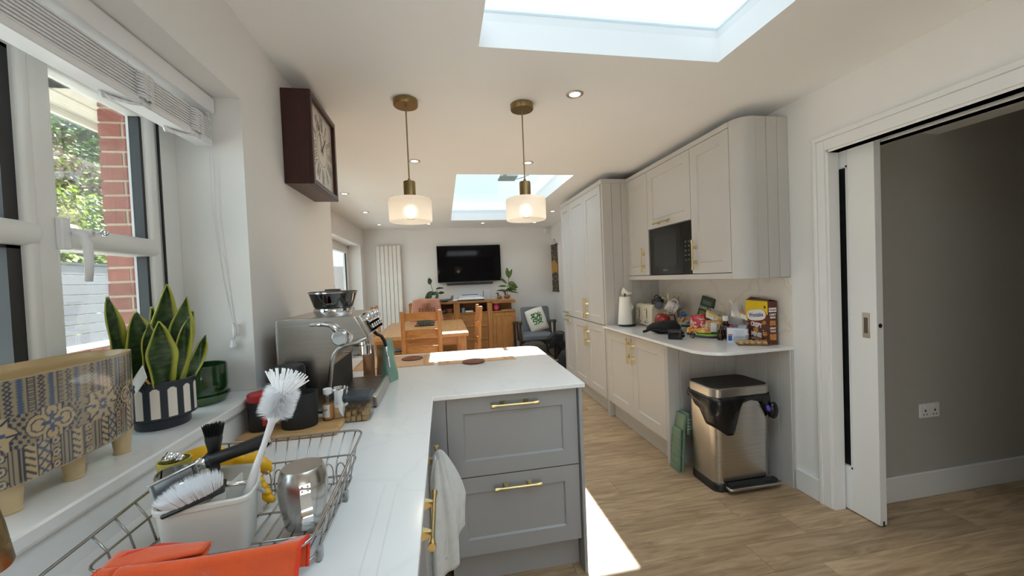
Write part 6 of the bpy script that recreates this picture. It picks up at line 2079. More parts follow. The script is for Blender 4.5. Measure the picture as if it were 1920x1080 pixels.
m.face(*[m.vert(p) for p in (rp(cx1, cy0_, hz), rp(cx1, cy1_, hz), rp(cx1 - .035, cy1_, hz + .022), rp(cx1 - .035, cy0_, hz + .008))])
obj('open_flap', m, K['choc'], t, w=True, solid=.001)

# clear box of cookies
t = thing('cookie_box', 'clear plastic tray of biscuits in front of the cereal box', 'box', (2.0, 2.27, ZC))
U, Vv = V3((.78, -.40, 0)).normalized(), V3((.40, .78, 0)).normalized()
c0 = V3((2.010, 2.246, ZC))
m = M()
def ct(kx, ky, z): return [m.vert(c0 + U * a * kx + Vv * b * ky + V3((0, 0, z))) for a, b in ((-1, -1), (1, -1), (1, 1), (-1, 1))]
q = [ct(.092, .048, .0005), ct(.100, .054, .022), ct(.098, .052, .040), ct(.088, .044, .046)]
m.face(*reversed(q[0]))
for i in range(3): m.bridge(q[i], q[i + 1])
m.face(*q[3])
obj('clear_box', m, K['clear'], t, w=True)
m = M(); m.obox(c0 + V3((0, 0, .004)), U * .088, Vv * .046, V3((0, 0, .0015))); obj('card_tray', m, P('brown_card', (170, 130, 92), .8), t, w=True)
ck = None
for i in range(5):
    for j in range(2):
        p = c0 + U * (-.068 + i * .034) + Vv * (-.022 + j * .044) + V3((0, 0, .0065))
        if ck is None:
            ck = obj('biscuit', M().lathe([(0, 0), (.015, 0), (.0165, .006), (.014, .016), (.007, .021), (0, .022)], (0, 0, 0), 14), P('pale_biscuit', (212, 172, 116), .8, var=.25, scale=120, bump=.6, bscale=200), None, loc=p, smooth=True)
            tag(ck, 'pale round biscuit in the clear plastic tray', 'biscuit', 'biscuits in the clear tray')
        else:
            c = ck.copy(); COL.objects.link(c); c.location = p

# ================================================================ BIN AND STOOL
t = thing('pedal_bin', 'brushed steel pedal bin with black liner under the worktop corner', 'bin', (1.855, 2.29, 0))
bx0_, bx1_, by0_, by1_ = 1.640, 2.062, 2.150, 2.435
def bo(ins, r, z, m): return [m.vert((p[0], p[1], z)) for p in rr_out_(bx0_ + ins, bx1_ - ins, by0_ + ins, by1_ - ins, r)]
def rr_out_(x0, x1, y0, y1, r, n=6):
    o = []
    for (cx, cy, a0) in ((x1 - r, y1 - r, 0), (x0 + r, y1 - r, 90), (x0 + r, y0 + r, 180), (x1 - r, y0 + r, 270)):
        for k in range(n + 1):
            a = math.radians(a0 + 90 * k / n); o.append((cx + r * math.cos(a), cy + r * math.sin(a)))
    return o
m = M(); a = bo(.012, .05, .055, m); b = bo(.004, .055, .585, m); m.bridge(a, b); m.face(*b)
obj('body', m, K['steel'], t, w=True, smooth='auto')
m = M(); a = bo(.006, .055, 0, m); b = bo(.006, .055, .045, m); c = bo(.014, .05, .056, m); m.face(*reversed(a)); m.bridge(a, b); m.bridge(b, c); m.face(*c)
obj('base', m, K['black'], t, w=True, smooth='auto')
m = M(); a = bo(-.002, .06, .605, m); b = bo(-.002, .06, .660, m); c = bo(.004, .055, .665, m); m.face(*reversed(a)); m.bridge(a, b); m.bridge(b, c); m.face(*c)
ld = obj('lid', m, K['steelh'], t, w=True, smooth='auto')
m = M(); a = bo(.006, .052, .664, m); b = bo(.010, .05, .668, m); m.bridge(a, b); m.face(*b); obj('lid_top', m, K['blackm'], ld, w=True)
m = M()
pts = [(1.70, 2.15), (2.075, 2.15), (2.085, 2.13), (2.08, 2.105), (2.06, 2.098), (1.72, 2.098), (1.70, 2.105)]
m.prism(pts, 'z', .028, .046); obj('pedal', m, K['steelh'], t, w=True, bevel=.006)
obj('pedal_well', M().box(1.72, 2.06, 2.12, 2.155, .046, .062), K['blackm'], t, w=True)
# liner hanging over the rim
m = M()
per = rr_out_(bx0_ - .004, bx1_ + .004, by0_ - .006, by1_ + .004, .06, 8)
_p = []
for i in range(len(per)):
    a, b = V3((*per[i], 0)), V3((*per[(i + 1) % len(per)], 0)); n_ = max(1, int((b - a).length / .014))
    for k in range(n_): q = a.lerp(b, k / n_); _p.append((q.x, q.y))
per = _p
def linerz(i, n):
    x, y = per[i]
    if y < 2.22:                                # front side and its corners: a deep swag then a shallow run then a knot on the right
        s = (x - bx0_) / (bx1_ - bx0_)
        if s < .45: d = .05 + (.19 * min(1, max(0, (.45 - s) / .14)) if s > .2 else .19 - .06 * (.2 - s) / .2)
        elif s < .80: d = .028 + .02 * abs(s - .6) / .2
        else: d = .06 + .10 * min(1, (s - .80) / .12)
    else: d = max(.05, .17 - .9 * (y - 2.22)) + .01 * math.sin(y * 60) if x < 1.8 else .07 + .03 * math.sin(y * 40)
    return d
ids = []
for i, (x, y) in enumerate(per):
    d = linerz(i, len(per)); col_ = []
    for k in range(9):
        q = k / 8; o = .006 * vnoise((x * 22, y * 22, q * 3), 1) + .005 * math.sin(q * PI) + .004
        n_ = V3((x - 1.851, (y - 2.29) * 1.3, 0)).normalized()
        col_.append(m.vert(V3((x, y, .608 - d * q)) + n_ * o * (1 if q > 0 else .4)))
    ids.append(col_)
for i in range(len(ids)):
    for k in range(8): m.face(ids[i][k], ids[(i + 1) % len(ids)][k], ids[(i + 1) % len(ids)][k + 1], ids[i][k + 1])
obj('liner', m, K['binbag'], t, w=True, smooth=True, solid=.0015, fixn=False)
m = M(); m.sphere((2.055, 2.135, .50), .032, .022, .055, 14, 10); obj('liner_knot', m, K['binbag'], t, w=True, smooth=True)
m = M(); m.tube([(2.012, 2.138, .535), (2.016, 2.132, .51), (2.022, 2.134, .50)], [.010, .014, .008], 8); obj('drawstring', m, K['purple'], t, w=True, smooth=True)

t = thing('folding_stool', 'sage green folding step stool stored flat between the cupboard end and the bin', 'stool', (1.61, 2.50, 0))
def lean(x, y, z): return V3((x + .045 * (z / .45), y + .004 * (z / .45), z))
for (dx, nm) in ((0.0, 'leg_panel'), (.028, 'leg_panel')):
    m = M()
    y0, y1 = 2.445, 2.550
    A = [m.vert(lean(1.570 + dx + a, b, z)) for a, b, z in ((0, y0, 0), (.018, y0, 0), (.018, y1, 0), (0, y1, 0))]
    B = [m.vert(lean(1.570 + dx + a, b, z)) for a, b, z in ((0, y0 + .012, .30), (.018, y0 + .012, .30), (.018, y1 - .012, .30), (0, y1 - .012, .30))]
    m.bridge(A, B); m.face(*reversed(A)); m.face(*B)
    pn = obj(nm, m, K['sagep'], t, w=True, bevel=.004)
    m = M()
    for k in range(7):
        p = lean(1.570 + dx - .001, (y0 + y1) / 2, .03 + k * .04); m.obox(p, V3((.0025, 0, 0)), V3((0, .044, 0)), V3((0, 0, .007)))
    obj('rib', m, K['sagep'], pn, w=True)
m = M(); p0 = lean(1.61, 2.50, .33)
m.obox(lean(1.603, 2.497, .345), V3((.012, 0, 0)), V3((0, .05, 0)), V3((.008, 0, .055))); m.obox(lean(1.632, 2.497, .335), V3((.010, 0, 0)), V3((0, .05, 0)), V3((.002, 0, .075)))
obj('seat_panel', m, K['sagep'], t, w=True, bevel=.005)
m = M()
for i in range(3):
    for k in range(4):
        c = lean(1.620 + i * .0, 2.446 - .0, .30 + k * .022) + V3((.004 + i * .012, 0, 0)); m.lathe([(0, .0), (.0042, 0), (.0042, .002), (0, .002)], c, 10, axis=(0, -1, 0))
obj('grip_dot', m, P('pale_dot', (206, 216, 200), .6), t, w=True)
# ================================================================ DINING AREA
# radiator
t = thing('radiator', 'tall white vertical panel radiator on the back wall', 'radiator', (-.98, YB, .35))
rx = -1.195; rw = .0735
pm = None
for k in range(6):
    if pm is None:
        m = M(); m.box(0, rw - .006, -.025, .02, .36, 2.125)
        ob = obj('panel', m, P('radiator_white', (236, 233, 228), .35), t, loc=V3((rx, 7.455, 0)) - wloc(t), bevel=.006); pm = ob.data
    else:
        ob = obj('panel', pm, None, t, loc=V3((rx + rw * k, 7.455, 0)) - wloc(t))
        md = ob.modifiers.new('Bevel', 'BEVEL'); md.width = .006; md.segments = 2
m = M(); m.box(rx, rx + rw * 6 - .006, 7.476, 7.500, .40, .44); m.box(rx, rx + rw * 6 - .006, 7.476, 7.500, 2.06, 2.10)
obj('manifold', m, K['white'], t, w=True)
m = M(); m.cone((rx + .03, 7.46, .30), (rx + .03, 7.46, .37), .012, .012, 10); m.cone((rx + .03, 7.46, .0), (rx + .03, 7.46, .30), .007, .007, 8); m.cone((rx + .40, 7.46, .0), (rx + .40, 7.46, .37), .007, .007, 8)
obj('valve', m, K['chrome'], t, w=True)

# television and soundbar
t = thing('television', 'large black flat television on the back wall', 'television', (.51, YB - .002, 1.74))
obj('body', M().box(-.098, 1.118, 7.435, 7.462, 1.395, 2.092), K['black'], t, w=True, bevel=.003)
obj('screen', M().box(-.090, 1.110, 7.4335, 7.436, 1.408, 2.085), K['tvs'], t, w=True)
obj('bracket', M().box(.30, .72, 7.462, YB - .002, 1.62, 1.86), K['black'], t, w=True)
t = thing('soundbar', 'slim black soundbar below the television', 'speaker', (.505, YB, 1.345))
obj('bar', M().box(.066, .945, 7.42, YB - .001, 1.340, 1.378), K['blackm'], t, w=True, bevel=.008)
m = M(); m.tube([(.06, 7.46, 1.37), (.02, 7.49, 1.365), (-.03, 7.495, 1.372), (-.06, 7.495, 1.385)], .003, 6); obj('cable', m, K['black'], t, w=True)
t = thing('motion_sensor', 'small white alarm motion sensor in the far right ceiling corner', 'sensor', (2.07, 7.46, 2.36))
m = M(); m.prism([(2.03, YB), (2.035, 7.45), (2.06, 7.435), (2.09, 7.45), (2.10, YB)], 'z', 2.29, 2.385); obj('casing', m, K['white'], t, w=True, bevel=.004)
m = M(); m.prism([(2.038, 7.447), (2.06, 7.432), (2.087, 7.447)], 'z', 2.30, 2.335); obj('lens', m, K['label'], t, w=True)

# sideboard
FY = 7.06
t = thing('sideboard', 'honey oak sideboard with open niches, drawers and a door under the television', 'sideboard', (.4, 7.3, 0))
oz, ox, od = K['oakz'], K['oak'], K['oakd']
obj('top', M().box(-.62, .872, FY - .015, YB - .02, 1.008, 1.045), od, t, w=True, bevel=.003)
obj('side_shelf_top', M().box(.872, 1.305, FY - .015, YB - .02, .978, 1.028), od, t, w=True, bevel=.003)
for (a, b) in ((-.62, -.54), (.166, .277), (.78, .868)):
    obj('upright', M().box(a, b, FY, YB - .03, .06, 1.008), oz, t, w=True, bevel=.002)
obj('back', M().box(-.62, 1.30, YB - .035, YB - .02, .06, 1.0), od, t, w=True)
obj('niche_floor', M().box(-.54, .78, FY + .01, YB - .04, .815, .835), od, t, w=True)
obj('plinth', M().box(-.60, 1.29, FY + .03, YB - .04, 0, .06), K['gap'], t, w=True)
obj('cabinet_top', M().box(.868, 1.302, FY - .008, YB - .03, .806, .834), od, t, w=True, bevel=.002)
obj('cabinet_side', M().box(1.276, 1.300, FY, YB - .03, .06, .806), oz, t, w=True)
d = shaker('door', (.872, FY + .012, .085), (1, 0, 0), UZ, (0, -1, 0), .402, .716, oz, t, t=.018, fr=.06, dep=.006)
m = M(); m.tube([(.905, FY - .006, .52), (.905, FY - .028, .515), (.905, FY - .028, .38), (.905, FY - .006, .375)], .005, 8); obj('handle', m, P('pale_bar', (200, 180, 150), .35, .6), d, w=True)
for (a, b, kn) in ((.281, .776, (.36, .69)), (-.536, .162, (-.40, .03))):
    for k in range(3):
        z0 = .085 + k * .243
        dr = shaker('drawer', (a, FY + .012, z0), (1, 0, 0), UZ, (0, -1, 0), b - a, .237, od, t, t=.018, fr=.018, dep=.004)
        for x in kn:
            m = M(); m.lathe([(.006, 0), (.006, .008), (.013, .014), (.012, .022), (0, .024)], (x, FY - .006, z0 + .12), 14, axis=(0, -1, 0)); obj('knob', m, od, dr, w=True, smooth=True)
# things in the niches
rn = random.Random(12)
tag(obj('woven_basket', M().lathe([(0, .836), (.06, .836), (.072, .88), (.066, .92), (.06, .92), (.055, .85), (0, .846)], (.09, 7.16, 0), 24), K['rattan'], smooth='auto'), 'small brown woven basket in the left niche of the sideboard', 'basket')
for k in range(3):
    tag(obj('magazine', M().box(-.18 + .01 * k, .015, 7.10, 7.32, .836 + k * .022, .856 + k * .022), [K['black'], K['bluegrey'], K['rattan']][k], bevel=.002), ['dark magazine at the bottom of the pile in the left niche', 'grey magazine in the middle of the pile in the left niche', 'brown magazine on top of the pile in the left niche'][k], 'magazine')
tag(obj('glass_jar', M().lathe([(0, .836), (.034, .836), (.036, .91), (.024, .925), (0, .925)], (.335, 7.14, 0), 20), P('blue_glass', (120, 150, 176), .2), smooth='auto'), 'pale blue glass jar in the middle niche of the sideboard', 'jar')
tag(obj('folded_paper', M().box(.38, .52, 7.12, 7.3, .836, .862), K['whitep'], bevel=.003), 'folded white papers in the middle niche of the sideboard', 'paper')
m = M(); m.grid(lambda u, v: (.68 + .09 * math.cos(2 * PI * u) * math.sin(PI * v), 7.2 + .08 * math.sin(2 * PI * u) * math.sin(PI * v), .836 + .06 * (1 - math.cos(PI * v)) + .01 * math.sin(u * 20) * math.sin(PI * v)), 24, 12, cu=True)
tag(obj('black_bag', m, K['blackfab'], smooth=True), 'crumpled black bag at the right of the middle niche', 'bag')
t = thing('toy', 'bright pink toy figure with two ears in the right niche of the sideboard', 'toy', (.955, 7.14, .834))
m = M(); m.sphere((0, 0, .062), .050, .04, .062, 16, 10); obj('body', m, K['pink'], t, smooth=True)
for s in (-1, 1):
    m = M(); m.sphere((s * .022, 0, .135), .016, .014, .034, 10, 8); obj('ear', m, K['pink'], t, smooth=True)
tag(obj('wooden_tray', M().box(1.04, 1.26, 7.08, 7.32, .8345, .850), K['board'], bevel=.003), 'flat wooden tray on the right cabinet of the sideboard', 'tray')

# things on top of the sideboard
def fleaf(m, b, d, L, W_, droop=.3, seed=0):
    b, d = V3(b), V3(d).normalized(); s = d.cross(V3((0, 1, .25)))
    s = s.normalized() if s.length > .05 else V3((1, 0, 0)); n = s.cross(d).normalized()
    def fn(u, v):
        w = W_ * max(.03, math.sin(PI * min(1, v * .97 + .02)) ** .8) * (1 - .25 * v)
        return b + d * L * v + s * (2 * u - 1) * w - V3((0, 0, 1)) * droop * L * v * v + n * abs(2 * u - 1) * w * .25
    m.grid(fn, 7, 12)
def house_plant(name, label, loc, potmat, leaves, lm, ph=.13, pr=.06, stems=()):
    t = thing(name, label, 'plant', loc)
    obj('pot', M().lathe([(0, 0), (pr * .75, 0), (pr * .8, .004), (pr, ph), (pr * .9, ph), (pr * .8, ph - .02), (0, ph - .02)], (0, 0, 0), 28), potmat, t, smooth='auto')
    for s in stems:
        m = M(); m.tube(s, .005, 6); obj('stem', m, K['stem'], t, smooth=True)
    for i, (b, d, L, W_, dr) in enumerate(leaves):
        m = M(); fleaf(m, b, d, L, W_, dr); obj('leaf', m, lm, t, smooth=True, solid=.001, fixn=False)
    return t
house_plant('rubber_plant', 'dark leaved rubber plant in a white pot left of the television', (-.17, 7.25, 1.0452), K['white'],
            [((-.06, 0, .34), (-.2, -.1, .95), .13, .045, .1), ((-.05, 0, .33), (-.5, .0, .5), .09, .03, .1), ((-.03, 0, .20), (-.75, -.2, -.55), .19, .055, .35), ((-.02, 0, .19), (.35, -.45, -.55), .17, .07, .2),
             ((.03, 0, .24), (.9, -.1, .35), .16, .022, .3), ((.07, -.02, .16), (.95, -.2, .2), .12, .03, .1), ((-.04, 0, .20), (-.35, -.5, -.7), .14, .045, .2), ((.0, .02, .14), (-.55, .1, -.2), .12, .04, .2)], K['leaf'],
            stems=([(0, 0, .10), (-.02, 0, .2), (-.05, 0, .30), (-.06, 0, .35)], [(0, 0, .10), (.02, 0, .18), (.05, -.01, .24), (.06, -.01, .17)]))
house_plant('variegated_plant', 'tall variegated plant in a pale pot at the right end of the sideboard', (1.20, 7.30, 1.0285), K['white'],
            [((.03, 0, .42), (-.12, -.1, 1), .19, .045, .0), ((.04, 0, .40), (.35, -.1, .95), .20, .035, .05), ((.0, 0, .30), (-.65, -.2, .65), .20, .028, .1), ((.02, 0, .30), (.65, -.35, -.12), .20, .070, .25),
             ((.0, 0, .25), (-.95, -.2, .15), .18, .022, .1), ((.0, 0, .17), (-.95, -.1, .15), .22, .022, .15), ((.02, 0, .15), (.95, -.1, .0), .20, .02, .2), ((.0, 0, .15), (-.3, -.6, .35), .17, .055, .3),
             ((.02, 0, .16), (.35, -.6, .4), .16, .055, .3), ((.03, 0, .26), (.7, -.3, -.3), .17, .05, .2)], K['leafv'], ph=.11, pr=.06,
            stems=([(0, 0, .09), (.01, 0, .2), (.03, 0, .33), (.035, 0, .44)],))
t = thing('model_aeroplane', 'grey model aeroplane on the left of the sideboard top', 'model', (.05, 7.16, 1.0455))
m = M(); m.lathe([(0, 0), (.012, .01), (.022, .05), (.022, .20), (.012, .27), (.004, .29), (0, .29)], (-.12, 7.16, 1.072), 14, axis=(1, .05, .05)); obj('fuselage', m, K['bluegrey'], t, w=True, smooth=True)
m = M(); m.prism([(-.02, 7.02), (.03, 7.02), (.05, 7.15), (.05, 7.17), (.03, 7.32), (-.02, 7.32)], 'z', 1.072, 1.078); obj('wing', m, K['bluegrey'], t, w=True)
m = M(); m.prism([(.10, 1.085), (.165, 1.095), (.175, 1.155), (.145, 1.155)], 'y', 7.165, 7.171); m.box(.12, .165, 7.12, 7.215, 1.088, 1.092); obj('tail_fin', m, K['bluegrey'], t, w=True)
obj('stand', M().box(-.04, .06, 7.13, 7.19, 1.0455, 1.058), K['black'], t, w=True)
t = thing('printer', 'flat white printer on the middle of the sideboard', 'printer', (.50, 7.28, 1.0455))
obj('base', M().box(.245, .735, 7.08, 7.42, 1.0455, 1.066), K['black'], t, w=True, bevel=.003)
obj('body', M().box(.25, .73, 7.085, 7.42, 1.066, 1.105), K['white'], t, w=True, bevel=.006)
rp_ = random.Random(3)
for k in range(5):
    a = rp_.uniform(-.06, .06); c = V3((.50 + rp_.uniform(-.03, .02), 7.25, 1.1085 + k * .0105)); U = V3((math.cos(a), math.sin(a), 0)); Vv = V3((-math.sin(a), math.cos(a), 0))
    m = M(); m.obox(c, U * (.20 - .012 * k), Vv * .13, V3((0, 0, .0048)))
    lab = ['white paper stack lying directly on the printer', 'grey printed paper second from the bottom on the printer', 'white magazine third from the bottom on the printer', 'white envelope under the blue folder on the printer', 'blue folder on top of the papers on the printer'][k]
    tag(obj('paper', m, [K['whitep'], P('newsprint', (190, 190, 190), .8), K['whitep'], K['whitep'], P('blue_card', (74, 116, 170), .5)][k], bevel=.001), lab, 'paper')
tag(obj('file_box', M().box(.745, .850, 7.22, 7.44, 1.0455, 1.215), P('grey_card', (196, 198, 202), .7), bevel=.003), 'upright pale grey file box at the right of the printer', 'file box')
pb_ = thing('paper_bag', 'small crumpled white paper between the model aeroplane and the printer', 'paper', (.20, 7.15, 1.0455))
packet('x', 'x', (.205, 7.15, 1.064), (.05, 0, 0), (0, .04, 0), .017, K['whitep'], 4, parent=pb_)
tag(obj('wooden_slab', M().box(.985, 1.275, 7.09, 7.34, 1.0285, 1.045), K['board'], bevel=.003), 'wooden slab under the carved ducks on the sideboard', 'board')
for (x, y, s, lab) in ((1.025, 7.14, 1.0, 'smaller carved brown duck on the left of the wooden slab'), (1.165, 7.14, 1.25, 'larger carved brown duck in front of the variegated plant')):
    t = thing('carved_duck', lab, 'ornament', (x, y, 1.0452))
    m = M(); m.sphere((0, 0, .036 * s), .050 * s, .034 * s, .036 * s, 16, 10); obj('body', m, K['duck'], t, smooth=True)
    m = M(); m.tube([(-.02 * s, 0, .055 * s), (-.026 * s, 0, .085 * s), (-.03 * s, 0, .105 * s)], [.018 * s, .013 * s, .016 * s], 10); m.sphere((-.034 * s, 0, .115 * s), .020 * s, .016 * s, .017 * s, 12, 8); obj('head', m, P('dark_carved_wood', (86, 66, 60), .5) if s == 1 else bpy.data.materials['dark_carved_wood'], t, smooth=True)
    m = M(); m.cone((-.05 * s, 0, .113 * s), (-.074 * s, 0, .108 * s), .008 * s, .004 * s, 8); obj('beak', m, K['duck'], t)

# dining table
t = thing('dining_table', 'honey oak dining table with thick top and square legs', 'table', (-.29, 5.68, 0))
tx0, tx1, ty0, ty1 = -.86, .285, 4.815, 6.54
m = M(); obj('tabletop', M().box(tx0, tx1, ty0, ty1, .728, .772), WOOD('oak_tabletop', (176, 122, 72), (208, 156, 100), (12, 1.4, 12), .35, 2.4, .0), t, w=True, bevel=.004)
m = M(); m.box(tx0 + .07, tx1 - .07, ty0 + .06, ty0 + .085, .625, .728); m.box(tx0 + .07, tx1 - .07, ty1 - .085, ty1 - .06, .625, .728); m.box(tx0 + .06, tx0 + .085, ty0 + .07, ty1 - .07, .625, .728); m.box(tx1 - .085, tx1 - .06, ty0 + .07, ty1 - .07, .625, .728)
obj('apron', m, ox, t, w=True)
for (x, y) in ((tx0 + .03, ty0 + .03), (tx1 - .145, ty0 + .03), (tx0 + .03, ty1 - .145), (tx1 - .145, ty1 - .145)):
    obj('leg', M().box(x, x + .115, y, y + .115, 0, .728), oz, t, w=True, bevel=.004)
t = thing('fruit_bowl', 'grey green textured rectangular bowl on a dark tray on the dining table', 'bowl', (-.30, 5.90, .7722))
obj('tray', M().box(-.14, .14, -.11, .11, 0, .012), K['darkwood'], t, bevel=.003)
m = M()
def rb4(k, z): return [m.vert(p) for p in ((-.105 * k, -.07 * k, z), (.105 * k, -.07 * k, z), (.105 * k, .07 * k, z), (-.105 * k, .07 * k, z))]
q = [rb4(.85, .012), rb4(1, .09), rb4(.94, .09), rb4(.8, .03)]
m.face(*reversed(q[0]))
for i in range(3): m.bridge(q[i], q[i + 1])
m.face(*q[3]); obj('bowl', m, P('mossy_glaze', (98, 108, 92), .5, var=.5, scale=40, bump=.6, bscale=60), t, bevel=.006)
t = thing('toast_rack', 'small wooden rack with square cut-outs on the dining table', 'rack', (-.30, 6.25, .7722))
obj('base', M().box(-.14, .14, -.05, .05, 0, .012), K['darkwood'], t)

# ladder-back chairs
def chair():
    t = thing('dining_chair', 'oak ladder-back dining chair at the near end of the table, back to the island', 'chair', (0, 0, 0), 0, 'oak dining chairs round the table')
    hw, hd = .20, .20
    for s in (-1, 1):
        m = M(); x = s * hw
        sec = [(-.205, 0), (-.185, .44), (-.21, .80), (-.235, 1.105)]
        prev = None
        for (y, z) in sec:
            cur = [m.vert((x + a * .023, y + b * .018, z)) for a, b in ((-1, -1), (1, -1), (1, 1), (-1, 1))]
            if prev: m.bridge(prev, cur)
            else: m.face(*reversed(cur))
            prev = cur
        m.face(*prev); obj('back_post', m, oz, t, bevel=.004)
        obj('front_leg', M().box(x - .021, x + .021, .165, .207, 0, .44), oz, t, bevel=.004)
        obj('side_stretcher', M().box(x - .010, x + .010, -.18, .17, .17, .205), ox, t)
    for (z0, z1, y0) in ((.992, 1.078, -.222), (.805, .888, -.207), (.62, .700, -.196)):
        m = M(); n = 10
        def rail(u, v, y0=y0, z0=z0, z1=z1):
            a = 2 * u - 1; bow = -.018 * (1 - a * a); top = .010 * (1 - a * a) if v > .5 else .006 * (1 - a * a)
            return (a * (hw - .02), y0 + bow, z0 + (z1 - z0) * v + top)
        m.grid(rail, n, 2); obj('back_rail', m, ox, t, solid=.018, bevel=.002, fixn=False)
    m = M(); m.prism([(-.225, .215), (.225, .215), (.20, -.19), (-.20, -.19)], 'z', .440, .462); obj('seat', m, ox, t, bevel=.006)
    m = M(); m.box(-.19, .19, -.175, -.155, .37, .44); m.box(-.19, .19, .175, .195, .37, .44); m.box(-.21, -.19, -.16, .18, .37, .44); m.box(.19, .21, -.16, .18, .37, .44); obj('seat_rail', m, ox, t)
    m = M(); m.sphere((0, .01, .475), .20, .19, .022, 20, 8); obj('seat_pad', m, K['palebl'], t, smooth=True)
    return t
ch = chair()
ch.location = (-.265, 4.615, 0); ch.rotation_euler = (0, 0, .02)
dup(ch, (.190, 4.79, 0), PI / 2 + .02, 'oak ladder-back dining chair on the right side, seen edge on by the sideboard')
dup(ch, (-.755, 5.75, 0), -PI / 2, 'oak ladder-back dining chair on the left side, in front of the radiator')
c4 = dup(ch, (-.31, 6.69, 0), PI, 'oak ladder-back dining chair at the far end under a pink cloth')
# pink cloth over the far chair
t = thing('printed_cloth', 'dusty pink cloth with a rust house print draped over the far chair', 'cloth', (-.31, 6.92, .72))
m = M()
def dr(u, v):
    x = -.31 + (u - .5) * (.44 + .14 * abs(v - .5) * 2); s = (v - .5) * .82; h = 1.128 - .004 * math.cos(u * 9)
    if abs(s) < .03: y, z = 6.925 + s, h + .004 - abs(s) * .2
    else:
        sg = 1 if s > 0 else -1
        y, z = 6.925 + sg * (.035 + .045 * (abs(s) - .03) + .008 * math.sin(u * 14)), h - (abs(s) - .03)
    return (x, y, z - .012 * abs(2 * u - 1) ** 3)
m.grid(dr, 34, 40); obj('cloth', m, K['pinkcl'], t, w=True, smooth=True, solid=.003, fixn=False)
m = M(); yy = 6.855
def pr_(x0, x1, z0, z1): m.box(-.31 + x0, -.31 + x1, yy - .012 - (1.12 - (z0 + z1) / 2) * .05, yy + .0 - (1.12 - (z0 + z1) / 2) * .05, z0, z1)
pr_(-.07, .08, 1.02, 1.028); pr_(-.08, .09, .995, 1.005); pr_(-.06, .07, 1.04, 1.05); pr_(-.13, .14, .965, .975); pr_(-.13, .14, .895, .903)
for k in range(6): pr_(-.125 + k * .05, -.10 + k * .05, .905, .963)
obj('house_print', m, K['pinkcd'], t, w=True)

# armchair
t = thing('armchair', 'grey upholstered armchair with dark wooden arms in the far right corner', 'armchair', (1.60, 6.72, 0), 0)
ax0, ax1 = 1.31, 1.83
m = M(); m.box(ax0 - .03, ax1 + .0, 6.38, 6.92, .335, .45); obj('seat_cushion', m, K['greyfab'], t, w=True, bevel=.035, seg=3)
m = M(); cB = V3((1.665, 6.99, .645)); m.obox(cB, V3((.27, 0, 0)), V3((0, .045, -.006)), V3((0, .075, .235))); obj('back_cushion', m, K['greyfab'], t, w=True, bevel=.04, seg=3)
obj('front_rail', M().box(ax0 - .02, ax1 - .01, 6.40, 6.43, .27, .335), K['darkwood'], t, w=True)
obj('frame', M().box(ax0 - .02, ax1 + .0, 6.43, 6.95, .29, .335), K['darkwood'], t, w=True)
for x in (ax0 - .055, ax1 + .025):
    m = M(); m.box(x - .02, x + .02, 6.39, 6.44, 0, .66); obj('leg', m, K['darkwood'], t, w=True, bevel=.005)
    m = M(); m.prism([(6.92, 0), (6.98, 0), (7.02, .62), (6.97, .62)], 'x', x - .02, x + .02); obj('leg', m, K['darkwood'], t, w=True)
    m = M(); m.prism([(6.36, .665), (6.40, .69), (7.02, .625), (7.02, .60), (6.37, .645)], 'x', x - .03, x + .03); obj('arm', m, K['darkwood'], t, w=True, bevel=.005)
    m = M(); m.prism([(6.60, .34), (6.65, .34), (6.74, .66), (6.69, .66)], 'x', x - .014, x + .014); obj('arm_strut', m, K['darkwood'], t, w=True)
t = thing('cushion', 'cream cushion with a green embroidered character on the grey armchair', 'cushion', (1.62, 6.80, .46))
c = V3((1.645, 6.825, .655)); Un = V3((.965, .0, .26)).normalized(); Vn = V3((-.25, .26, .93)); Vn = (Vn - Un * Vn.dot(Un)).normalized(); Nn = Un.cross(Vn)
m = M()
for s in (-1, 1):
    def cu_(u, v, s=s):
        a, b = 2 * u - 1, 2 * v - 1; bul = max(0, (1 - a ** 4) * (1 - b ** 4)) ** .6
        return c + Un * a * .175 * (1 - .06 * b * b) + Vn * b * .215 * (1 - .06 * a * a) + Nn * s * (.065 * bul + .002)
    m.grid(cu_, 18, 18)
obj('cover', m, K['cushion'], t, w=True, smooth=True, fixn=False)
N_ = Nn if Nn.y < 0 else -Nn
ux = Un if Un.cross(Vn).dot(N_) > 0 else -Un
grn = P('green_embroidery', (38, 110, 44), .8, var=.3, scale=60)
text('embroidery', '\u767c', .235, grn, t, plane_m(c + N_ * .0665, ux, Vn), extrude=.004, bold=.0015)
m = M()
for (a, b) in ((-.05, .05), (.03, .06), (-.02, .0), (.04, .0), (.0, .03)): m.obox(c + N_ * .071 + Un * a + Vn * b, ux * .010, Vn * .006, N_ * .002)
obj('dark_stitching', m, P('dark_stitch', (24, 40, 26), .8), t, w=True)
# pouf
t = thing('pouf', 'dark patterned round pouf in front of the grey armchair', 'pouf', (1.41, 6.10, 0))
m = M(); m.lathe([(0, 0), (.15, 0), (.20, .06), (.225, .18), (.21, .30), (.15, .365), (.05, .385), (0, .385)], (0, 0, 0), 40)
obj('cover', m, P('dark_batik_cloth', (72, 62, 50), .8, var=.7, scale=14), t, smooth=True)
obj('piping', M().tube([(.224 * math.cos(2 * PI * k / 40), .224 * math.sin(2 * PI * k / 40), .19) for k in range(40)], .006, 6, closed=True), K['gold'], t, smooth=True)
